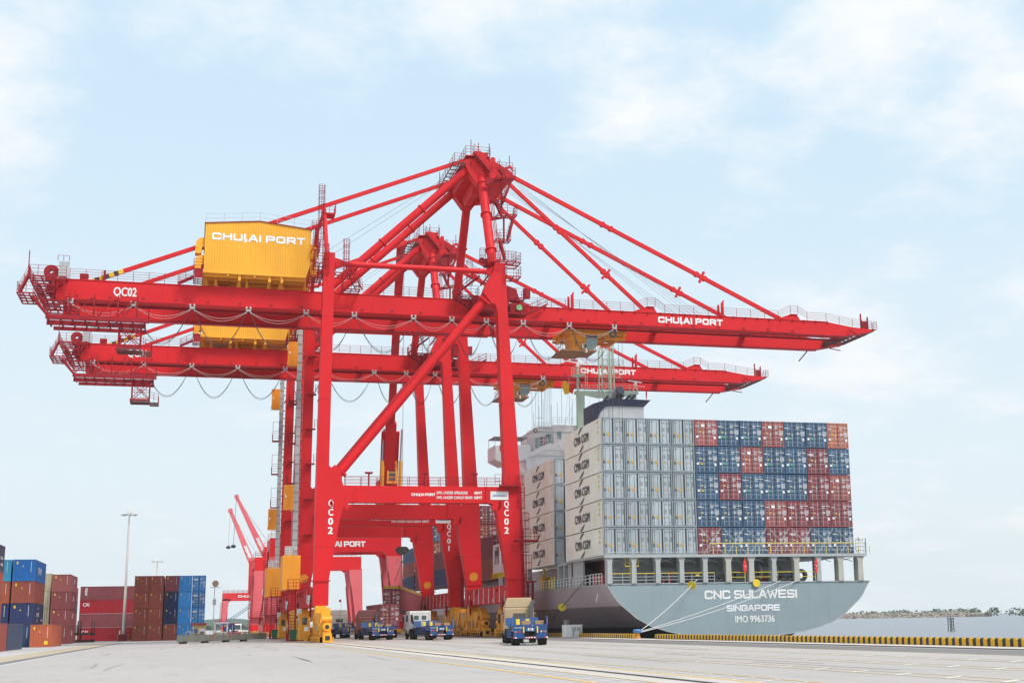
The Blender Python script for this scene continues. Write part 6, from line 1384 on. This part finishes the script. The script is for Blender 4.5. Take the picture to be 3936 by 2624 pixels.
def exh(x, r, z0_, top):
    mb = MB(); mb.path([(x - .5 * r, fy + 1.6, z0_), (x - .4 * r, fy + 1.6, top - r * 1.1), (x - .2 * r, fy + 1.2, top - r * .35), (x, fy + .4, top)], r, 18); mb.build('exhaust_pipe', paint('exhaust_grey', (.42, .41, .40), .6, .3), fun, smooth=True)
    d_ = Vector((.2, -.8, .35)).normalized(); p = Vector((x, fy + .4, top)); MB().tube(p - d_ * .1, p + d_ * .06, r * 1.03, 18).build('exhaust_mouth', NAVY, fun)
exh(13.75, .62, 29.3, 31.5)
for x, z_ in ((12.0, 30.6), (13.4, 30.75), (14.2, 30.8), (15.1, 30.8), (15.75, 30.8)): exh(x, .2, 29.4, z_)
# green mast
my = 172.5 - 128.5; mb = MB()
mb.box(9.92, 10.92, my, my + .8, 26.8, 32.1); mb.prism([(9.6, 32.1), (9.6, 32.52), (18.7, 32.78), (18.7, 32.3), (17, 32.1), (13, 31.68), (10.9, 32.1)], my, my + .8); mb.box(17.6, 18.4, my, my + .8, 31.2, 32.3); mb.prism([(14.2, 32.3), (15.4, 32.3), (15.4, 30), (14.6, 30)], my + .2, my + .7)
mast = mb.build('signal_mast', MASTG, SH)
mb = MB()
for x in (13.45, 15.2):
    for y in (0, 1.6): mb.tube((x, my + y, 32.3), (x + (.1 if x < 14 else -.12), my + y, 38.6), .11, 8)
for k in range(6):
    z = 32.8 + k * 1.05
    for y in (0, 1.6): mb.beam((13.45, my + y, z), (15.2, my + y, z), .06, .06); mb.beam((13.5, my + y, z), (15.1, my + y, z + 1.0), .04, .04)
mb.ladder((14.6, my - .15, 32.4), (14.6, my - .15, 38.4), .4, X_, .35, .04)
for z in (34.6, 36.35): mb.rail([(12.9, my - .2, z), (16.0, my - .2, z)], .8, 2, .8, .025); mb.box(12.9, 16, my - .2, my, z - .06, z)
mb.beam((13.0, my, 38.6), (15.6, my, 38.66), .1, .1); mb.tube((15.17, my, 38.6), (15.17, my, 39.2), .07, 8); mb.tube((13.2, my, 38.0), (13.2, my, 38.9), .08, 8); mb.tube((12.95, my, 36), (12.95, my, 37.6), .06, 6); mb.tube((15.9, my, 36), (15.9, my, 37.4), .05, 6)
mb.build('lattice_tower', MASTG, mast)
mb = MB(); mb.tube((9.95, my, 32.5), (9.95, my, 35.9), .17, 12); mb.lathe([(0, 34.4), (.95, 34.6), (.95, 34.68), (0, 34.68)], (10.0, my, 0), 'z', 20); mb.beam((8.5, my, 33.65), (9.8, my, 33.5), .06, .06); mb.beam((10, my, 34.3), (10.9, my, 32.5), .07, .07); mb.rail([(10.4, my - .1, 32.55), (18.6, my - .1, 32.78)], .75, 2, 1.1, .028); mb.build('radar_post', MASTG, mast)
mb = MB(); mb.cage((10.0, my), 34.68, 35.75, .93, 10, .5); mb.ladder((11.2, my, 32.5), (11.2, my, 34.8), .3, X_, .3, .03); mb.build('radar_cage', MASTG, mast)
mb = MB(); mb.beam((8.32, my, 36.64), (11.55, my, 36.28), .16, .17); mb.lathe([(0, 36.4), (.2, 36.3), (.25, 36.0), (.25, 35.8)], (9.95, my, 0), 'z', 12); mb.build('radar_scanner', SHIPW, mast)
mb = MB(); mb.beam((17.25, my, 34.2), (19.2, my, 33.98), .1, .12); mb.lathe([(0, 34.0), (.18, 33.95), (.2, 33.6), (.1, 33.5)], (18.27, my, 0), 'z', 12); mb.beam((18.27, my, 33.5), (17.9, my, 32.7), .07, .07); mb.beam((18.27, my, 33.5), (18.6, my, 32.7), .07, .07); mb.beam((18, my, 33.45), (19.7, my, 33.42), .05, .05); mb.build('radar_scanner', SHIPW, mast)
mb = MB()
for p, q in (((8.6, 33.6), (7.9, 27)), ((9.2, 33.5), (8.8, 27)), ((9.8, 32), (7.6, 27)), ((12.9, 36), (10.8, 28.5)), ((13.1, 38), (17.6, 32.6)), ((15.2, 38.6), (18.6, 32.8))): mb.tube((p[0], my - .3, p[1]), (q[0], my - .3, q[1]), .014, 4)
mb.build('halyard', GREYM, mast)
def flag(label, x, z, pts, mat, name='signal_flag', extra=None):
    o = thing(name, label, 'flag', (x, my + 128.0, z)); o.scale = (.62,) * 3; mb = MB(); n = len(pts) // 2; mb.add([(p[0], .12 * math.sin(i * 2.1), p[1]) for i, p in enumerate(pts)], [tuple(range(len(pts)))]); mb.build('cloth', mat, o); return o
o = flag('yellow and red signal flag flying left of the green mast', 39.43 + 8.6, 33.2, [(0, 0), (-.7, .9), (-1.4, .9), (-1.6, -.6), (-1.0, -2.2), (-.1, -1.9)], plain('flag_yellow', (.85, .55, .02), .7)); MB().add([(0, 0, 0), (.6, .1, .4), (1.5, 0, .5), (1.1, .15, -1.0), (.7, 0, -2.0), (-.1, .1, -1.5)], [(0, 1, 2, 3, 4, 5)]).build('cloth', plain('flag_red', (.75, .03, .03), .7), o)
flag('narrow red flag hanging from the right arm of the green mast', 39.43 + 19.63, 33.0, [(0, 0), (.3, 0), (.25, -1.2), (.1, -2.8), (-.05, -1.4)], plain('flag_red', (.75, .03, .03), .7))

# ------------------------------------------------------------------ portal slewing cranes beyond
def portal(y, zt, zb, label, two=(13.8, 12.0)):
    c = thing('portal_crane', label, 'crane', (13.5, y, 0), 0, 'portal slewing cranes beyond the container cranes')
    for dy in (0, 9):
        mb = MB(); mb.box(-.6, 22.4, dy, dy + 1.6, zb, zt); mb.build('portal_beam', RED, c)
        mb = MB(); mb.rail([(-.5, dy, zt), (22.3, dy, zt)], 1.2, 3, 2.0, .035); mb.build('guard_rail', DRED, c)
        for s in (0, 1):
            f = (lambda q: [(22.0 - x, z) for x, z in q]) if s else (lambda q: q)
            z2 = two[0]
            MB().prism(f([(-.62, z2), (-.62, zb), (2.9, zb), (2.3, zb - .5), (2.2, z2)]), dy, dy + 1.6).build('leg_head', RED, c)
            MB().prism(f([(-.62, z2), (-.75, 8.5), (-.95, 2.2), (.55, 2.2), (2.2, z2)]), dy, dy + 1.6).build('leg', PINK, c)
            MB().prism(f([(.6, 2.3), (1.85, zb - 3.6), (1.1, 2.3)]), dy - .02, dy + 1.58).build('leg_slot', DRED, c)
            mb = MB(); mb.prism(f([(-.95, .9), (-.95, 2.2), (.6, 2.2), (.6, .9)]), dy - .4, dy + 2.0); mb.build('leg_foot', RED, c)
            mb = MB(); xx = 22 if s else 0; mb.box(xx - .5, xx + .5, dy - 1.6, dy + 3.2, .35, .95); mb.box(xx - .35, xx + .35, dy - .8, dy + 2.2, .1, .4); mb.build('bogie', YEL, c)
    for x in (-.6, 21.0): MB().box(x, x + 1.6, 1.6, 9, zb + .4, zt - .1).build('side_beam', RED, c)
    mb = MB(); mb.ladder((-1.3, -.2, 2), (-.9, -.2, zt - 4), .6, X_, .4, .05); mb.cage((-1.2, -.4), 4, zt - 4, .45); mb.box(-1.6, 1.6, -.9, 0, 3.7, 3.85); mb.rail([(-1.6, -.9, 3.85), (1.6, -.9, 3.85)], 1.2, 3, .7); mb.stairs((1.2, -.5, 3.7), (2.0, -.5, .6), .7, Y_); mb.build('access_ladder', DRED, c)
    return c
P1 = portal(243, 17.1, 14.6, 'portal crane with wide lettered beam seen under the second container crane')
mb = MB(); wide_text(mb, 'CHUlAI PORT', (7.2, -.03, 15.5), X_, Z_, .98, 8.75, t=.25); mb.build('beam_lettering', LETTER, P1)
for a, b2, w in (((20.0, 2, 20), (19.3, -7, 37.0), 1.9), ((19.3, -7, 37.0), (16.2, -38, 60.9), 1.3)):
    MB().beam(a, b2, w, w * .8).build('jib', RED, P1)
mb = MB(); mb.beam((19.9, 0, 26), (19.35, -6.2, 35.5), 3.2, .5); mb.box(18.2, 21.6, 0, 4.5, 17.1, 27.5); mb.build('slewing_tower', RED, P1)
for x in (18.3, 21.5): mb = MB(); mb.tube((x + .3, -1, 20), (x, -4, 30.5), .33, 10); mb.build('luffing_cylinder', YEL, P1); MB().tube((x, -4, 30.5), (x - .1, -6, 36), .18, 8).build('piston_rod', GREYM, P1)
mb = MB(); mb.box(19.2, 21.0, -3.5, -1.5, 26.5, 30.6); mb.build('driver_cab', AMB, P1); mb = MB(); [mb.box(19.5, 20.7, -3.55, -3.5, 27 + k * .8, 27.6 + k * .8) for k in range(4)]; mb.build('cab_window', GLASS, P1)
mb = MB(); mb.lathe([(0, -.3), (.6, -.3), (.6, .3), (0, .3)], (16.6, -38.4, 61.1), 'x', 14); mb.box(15.2, 17.0, -38.4, -38, 60.6, 61.1); mb.build('jib_head', RED, P1)
MB().tube((16.6, -38.6, 61), (16.6, -40, 14.2), .035, 5).build('hoist_rope', ROPE, P1)
hb = thing('hook_block', 'dark hook block hanging above the skewed maroon container', 'hook block', (30.1, 203, 12.2)); MB().prism([(-.95, .3), (-.95, .75), (-.6, 1.0), (.6, 1.0), (.95, .75), (.95, .3), (.4, -.2), (-.4, -.2)], -.4, .4).build('block', paint('block_dark', (.05, .045, .04), .7, .4), hb)
mb = MB(); mb.path([(0, 0, -.2), (0, 0, -1.4), (-1.0, .6, -4.2)], .06, 6); mb.path([(0, 0, -1.4), (.1, .6, -3.5), (.9, 2.5, -7)], .04, 5); mb.lathe([(.1, -.25), (.22, 0), (.1, .25)], (0, 0, -1.2), 'z', 10); mb.build('sling', ROPE, hb)
P2 = portal(303, 16.7, 14.0, 'portal crane farther back with a leaning jib above its left leg')
mb = MB(); mb.tube((2.0, -.02, 9.2), (2.0, -.06, 9.2), .85, 24); mb.build('number_disc', LETTER, P2); mb = MB(); mb.tube((2.0, -.07, 9.2), (2.0, -.08, 9.2), .7, 24); mb.build('number_ring', RED, P2); mb = MB(); text(mb, '1', (1.8, -.1, 8.8), X_, Z_, .8, .3, .04); mb.build('number_lettering', LETTER, P2)
def jib(P, ox, oy, base, head, w0, w1, hook, rx=0):
    MB().add([], [])
    b_, h_ = Vector(base), Vector(head); d = (h_ - b_).normalized(); n = Vector((d.z, 0, -d.x)).normalized(); mb = MB()
    vs = []
    for p, w in ((b_, w0), (b_.lerp(h_, .25), w0), (h_, w1)):
        for j in (-1, 1):
            for i in (-1, 1): vs.append(p + n * i * w / 2 + Vector((0, j * w / 2, 0)))
    mb.add(vs, [(0, 2, 3, 1), (8, 9, 11, 10)] + [(4 * k + a, 4 * k + b2, 4 * k + 4 + b2, 4 * k + 4 + a) for k in (0, 1) for a, b2 in ((0, 1), (1, 3), (3, 2), (2, 0))])
    mb.lathe([(0, -w1), (w1 * .8, -w1), (w1 * .8, w1), (0, w1)], h_, 'y', 12)
    j_ = mb.build('jib', PINK, P); mb = MB(); L_ = (h_ - b_).length; dn_ = -d; n2 = Vector((dn_.z, 0, -dn_.x)) * -1
    o = b_.lerp(h_, .34) - n2 * (w0 * .22) ; o.y -= w0 * .53
    wide_text(mb, 'CHUlAI PORT', o, dn_, n2, w0 * .5, L_ * .22, t=.24); mb.build('jib_lettering', LETTER, P)
    mb = MB(); mb.tube(h_, (h_.x - .3, h_.y, hook), .05, 5); mb.tube(b_.lerp(h_, .95), (b_.x + w0 * 1.6, b_.y, b_.z + 1), .04, 5); mb.build('hoist_rope', ROPE, P)
    mb = MB(); mb.lathe([(0, -w0 * .3), (w0 * .35, -w0 * .2), (w0 * .4, .2), (0, w0 * .35)], (h_.x - .3, h_.y, hook), 'z', 10); mb.build('hook', DARK, P)
jib(P2, 0, 0, (2.4, 6, 16.4), (-4.7, 6, 30.4), 1.35, .6, 19.4)
mb = MB(); mb.box(1.6, 4.4, 4.5, 8, 16.7, 19.2); mb.rail([(1.6, 4.5, 19.2), (4.4, 4.5, 19.2)], 1.1, 3, 1); mb.build('slewing_tower', RED, P2)
P3 = portal(600, 16.3, 13.1, 'small distant portal crane with its own jib, left of the lift shafts')
mb = MB(); wide_text(mb, 'CHUlAI PORT', (5.7, -.05, 14.4), X_, Z_, .95, 12.6, t=.25); mb.build('beam_lettering', LETTER, P3)
jib(P3, 0, 0, (11.5, 6, 28.5), (1.4, 6, 51.8), 2.5, 1.3, 36)
mb = MB(); mb.box(10, 15, 3, 8, 16.3, 30); mb.build('slewing_tower', RED, P3)

# ------------------------------------------------------------------ yard things
def mast_(label, x, y, h, box=True):
    t = thing('light_mast', label, 'light mast', (x, y, 0), 0, 'tall light masts in the yard'); MB().tube((0, 0, .9), (0, 0, h - .7), .27, 14, .14).build('pole', paint('mast_white', (.74, .72, .69), .5, .3, .8, .4, .15, scale=.8), t, smooth=True)
    mb = MB(); mb.lathe([(.9, h - .75), (1.15, h - .7), (1.15, h - .6), (.9, h - .6)], (0, 0, 0), 'z', 20)
    for k in range(6): a = k * math.pi / 3; mb.beam((0, 0, h - .65), (1.1 * math.cos(a), 1.1 * math.sin(a), h - .65), .08, .08)
    mb.box(-.45, .45, -.3, .3, h - .45, h); mb.tube((0, 0, h), (0, 0, h + .5), .03, 5); mb.build('lamp_ring', WHITE, t)
    mb = MB()
    for k in range(8): a = k * math.pi / 4; mb.box(1.15 * math.cos(a) - .2, 1.15 * math.cos(a) + .2, 1.15 * math.sin(a) - .2, 1.15 * math.sin(a) + .2, h - .85, h - .68)
    mb.build('floodlight', GREYM, t)
    if box:
        MB().prism([(-.8, 0), (.8, 0), (.74, 1.1), (-.74, 1.1)], -.8, .8).build('base', paint('base_red', (.30, .02, .03), .6, .3), t)
        mb = MB()
        for k in range(5):
            for s in (-1, 1): mb.cur = k % 2; mb.box(s * .79 - .05, s * .79 + .05, -.86, -.8, .05 + k * .2, .25 + k * .2)
        mb.build('hazard_stripes', None, t, mats=[SYEL, DARK]); MB().lathe([(0, 1.75), (.12, 1.7), (.14, 1.1)], (-.55, -.3, 0), 'z', 10).build('gas_bottle', WHITE, t)
mast_('tall white light mast with red base, standing before the crimson containers', -10.34, 237, 21.3)
mast_('distant light mast rising behind the brown container block', -7.75, 330, 17.9, False)
g = thing('spreader_beam', 'long grey steel lifting beam lying on the ground', 'lifting beam', (-.8, 169.6, 0), math.atan2(14.8, 10.5)); Lg = 18.1
mb = MB(); mb.box(0, Lg, 0, .7, .22, .98); GB = paint('beam_grey', (.21, .24, .21), .5, .4, .8, .35, .1, scale=1.2)
for x in (.15, 2.4, 4.6, 5.6, 8.2, 9.6, 11.4, 13.2): mb.box(x, x + .9, -.05, 0, .3, .88)
for x in (3.1, 6.9, 10.6): mb.prism([(x, .3), (x + .15, .3), (x + .08, .7)], -.15, -.0)
mb.box(-.02, .1, -.03, .73, .2, 1.0); mb.build('beam', GB, g)
mb = MB()
for x in (.2, 4.6, 9.0, 12.9): mb.box(x, x + .9, .1, .6, 0, .22)
mb.build('skid', DARK, g); mb = MB()
for x in (5.9, 9.75): mb.box(x, x + .14, -.065, -.052, .5, .97)
mb.build('red_tab', plain('tab_red', (.6, .03, .03), .5), g)
mb = MB()
for k in range(46): x = rr.uniform(.2, Lg - .3); y = rr.uniform(.05, .6); mb.beam((x, y, 1.0), (x + rr.uniform(-.3, .3), y + rr.uniform(-.2, .2), 1.0 + rr.uniform(.05, .3)), .07, .07)
for k in range(3): x = 1.5 + k * 5; mb.path(cat_pts((x, .2, 1.05), (x + 3.5, .3, 1.05), -.08, 8), .05, 5)
mb.build('chain', paint('chain_brown', (.30, .22, .12), .8, .4), g)
b_ = thing('guard_booth', 'small yellow booth with red roof behind the grey beam', 'booth', (.45, 195, 0)); mb = MB(); mb.box(0, 1.6, 0, 1.8, 0, 2.2); mb.build('wall', paint('booth_yellow', (.75, .60, .28), .7, .2), b_); MB().box(-.35, 1.75, -.3, 2.1, 2.2, 2.48).build('roof', paint('roof_red', (.40, .06, .05), .6, .2), b_)
mb = MB(); mb.box(.15, .6, -.03, 0, .9, 1.7); mb.box(.95, 1.4, -.03, 0, .9, 1.3); mb.build('window', plain('booth_glass', (.05, .10, .30), .1), b_); MB().box(.8, 1.6, -.05, -.03, 1.35, 1.75).build('notice', WHITE, b_)
mb = MB()
for x in (-.9, -.2): mb.beam((x, -.4, 0), (x, -.4, 1.35), .09, .09, X_)
mb.beam((-.9, -.4, 1.35), (-.2, -.4, 1.35), .09, .09); tag(mb.build('pipe_gate', paint('frame_cream', (.70, .62, .38), .6, .2)), 'pale yellow pipe frame beside the yellow booth', 'gate').location = (.45, 195, 0)
# small white cabin, far navy container, white truck, conveyor, stored head, flag
o = thing('gate_cabin', 'small white cabin with open window right of the booth', 'cabin', (4.0, 240, 0)); mb = MB(); mb.box(0, 2.2, 0, 2.4, 0, 1.1); mb.box(0, .2, 0, 2.4, 1.1, 2.5); mb.box(2.0, 2.2, 0, 2.4, 1.1, 2.5); mb.box(-.1, 2.3, -.1, 2.5, 2.5, 2.75); mb.build('wall', WHITE, o); MB().box(-.12, 2.32, -.12, 2.52, 2.75, 2.85).build('roof', RED, o)
container('shipping_container', 'navy container in the far yard right of the white cabin', (7.9, 300, 0), R(-8), 2.45, 12, 2.6, 'front', 'navy')
container('shipping_container', 'low dull red container far away behind the white truck', (17.0, 420, 0), R(-80), 2.45, 12, 2.6, 'front', 'red')
tk = thing('white_truck', 'white and red truck facing the camera, far behind the grey beam', 'truck', (9.3, 300, 0)); mb = MB(); mb.prism([(0, .6), (-.05, 1.25), (.15, 2.35), (.4, 2.6), (2.2, 2.6), (2.2, .6)], -1.2, 1.2, 'x'); mb.build('cab', WHITE, tk, bevel=.06); mb = MB(); mb.box(-1.22, 1.22, -.1, .1, .45, .85); mb.box(-1.1, 1.1, .3, 2.1, 2.6, 2.72); mb.build('bumper', plain('truck_red', (.45, .02, .03), .4), tk); mb = MB(); mb.add([(-1.08, -.07, 1.35), (1.08, -.07, 1.35), (1.02, .14, 2.32), (-1.02, .14, 2.32)], [(0, 1, 2, 3)]); mb.build('windscreen', GLASS, tk); mb = MB(); mb.box(-.6, .6, -.1, -.02, .95, 1.15); mb.build('grille', DARK, tk); mb = MB(); mb.box(-1.55, -1.3, .1, .2, 1.6, 2.4); mb.box(1.3, 1.55, .1, .2, 1.6, 2.4); mb.build('mirror', DARK, tk)
for x in (-1, .75): mb = MB(); mb.lathe([(0, 0), (.5, .02), (.5, .25), (0, .27)], (x, 1.2, .5), 'x', 16); mb.build('wheel', RUBBER, tk)
MB().box(-1.1, 1.1, 2.4, 9, .8, 1.2).build('chassis', DARK, tk)
cv = thing('conveyor', 'blue lattice conveyor sloping up between the portal crane legs', 'conveyor', (0, 350, 0)); mb = MB(); CB = paint('conveyor_blue', (.12, .24, .36), .6, .3)
a0, a1 = Vector((6.6, 0, 1.4)), Vector((15.2, 0, 7.2))
for dz in (0, .75):
    for dy in (0, 1.0): mb.beam(a0 + Vector((0, dy, dz)), a1 + Vector((0, dy, dz)), .1, .1)
for k in range(16): p = a0.lerp(a1, k / 16); q = a0.lerp(a1, (k + 1) / 16); mb.beam(p, q + Vector((0, 0, .75)), .07, .07); mb.beam(p + Vector((0, 1, 0)), p + Vector((0, 1, .75)), .07, .07)
mb.beam((6.6, .3, 1.4), (5.4, .3, 0), .3, .2); mb.beam((7.6, 0, 2.0), (6.4, 0, 2.8), .8, .15); mb.beam((7.4, .5, 2.0), (7.6, .5, 0), .15, .15); mb.beam((14.6, .5, 6.8), (14.8, .5, 0), .2, .2); mb.build('frame', CB, cv)
o = thing('wind_lamp', 'brown drum lamp on a bracket behind the blue doors', 'lamp', (3.6, 240, 0)); mb = MB(); mb.tube((.2, 0, 0), (.2, 0, 8.6), .07, 6); mb.box(-.6, 1.1, -.1, .1, 8.5, 8.6); mb.box(-.05, .5, -.1, .2, 5.6, 6.6); mb.build('pole', GREYM, o); MB().lathe([(0, -.25), (.5, -.25), (.55, 0), (.5, .25), (0, .25)], (.3, 0, 9.2), 'y', 16).build('drum', paint('drum_brown', (.35, .22, .16), .6, .3), o)
o = thing('work_flag', 'small red flag on a thin pole above the red brown truck', 'flag', (20.9, 200, 0)); MB().tube((0, 0, 0), (0, 0, 5.4), .025, 5).build('pole', GREYM, o); MB().add([(0, 0, 5.5), (0, 0, 5.05), (-.36, .1, 5.1), (-.3, .05, 5.4)], [(0, 1, 2, 3)]).build('cloth', plain('flag_red', (.75, .03, .03), .7), o)
for k, (x, y, s) in enumerate(((11.75, 165.6, 'green wheeled bin beside the nearest crane ladder'), (11.7, 201.9, 'green wheeled bin beside the second crane ladder'))):
    o = thing('wheeled_bin', s, 'bin', (x, y, .19), 0, 'green bins by the crane ladders'); MB().prism([(-.3, 0), (.3, 0), (.42, 1.05), (-.42, 1.05)], -.3, .3).build('body', GREEN, o); MB().box(-.45, .45, -.36, .34, 1.05, 1.13).build('lid', GREEN, o)
# small clutter far behind the trucks
for k in range(9):
    o = MB(); w = rr.uniform(.8, 2.4); h_ = rr.uniform(.8, 2.0); o.box(0, w, 0, 1.5, .3, h_); o.box(.1, w - .1, .1, 1.4, 0, .3); o.prism([(0, h_), (w, h_), (w - .2, h_ + .3), (.2, h_ + .3)], .1, 1.4)
    ob = o.build('machine_crate', [DARK, GREYM, YEL, WHITE][k % 4]); ob.location = (20.5 + k * .9 - 4.5, 262 + k * 7.5, 0); tag(ob, f'{["dark","grey","yellow","white"][k % 4]} crate shaped machine far behind the grey truck, number {k + 1} from the front', 'crate', 'machines far behind the trucks')

# ------------------------------------------------------------------ haze over the whole place
hm = bpy.data.materials.new('haze_air'); hm.use_nodes = True; t = hm.node_tree; t.nodes.clear(); v = t.nodes.new('ShaderNodeVolumePrincipled'); v.inputs['Density'].default_value = 0.00013; v.inputs['Color'].default_value = (1, 1, 1, 1); v.inputs['Anisotropy'].default_value = .1
o_ = t.nodes.new('ShaderNodeOutputMaterial'); t.links.new(v.outputs[0], o_.inputs['Volume'])
hb_ = MB().box(-1450, 1500, -180, 2300, -9, 110).build('haze', hm); hb_['kind'] = 'stuff'
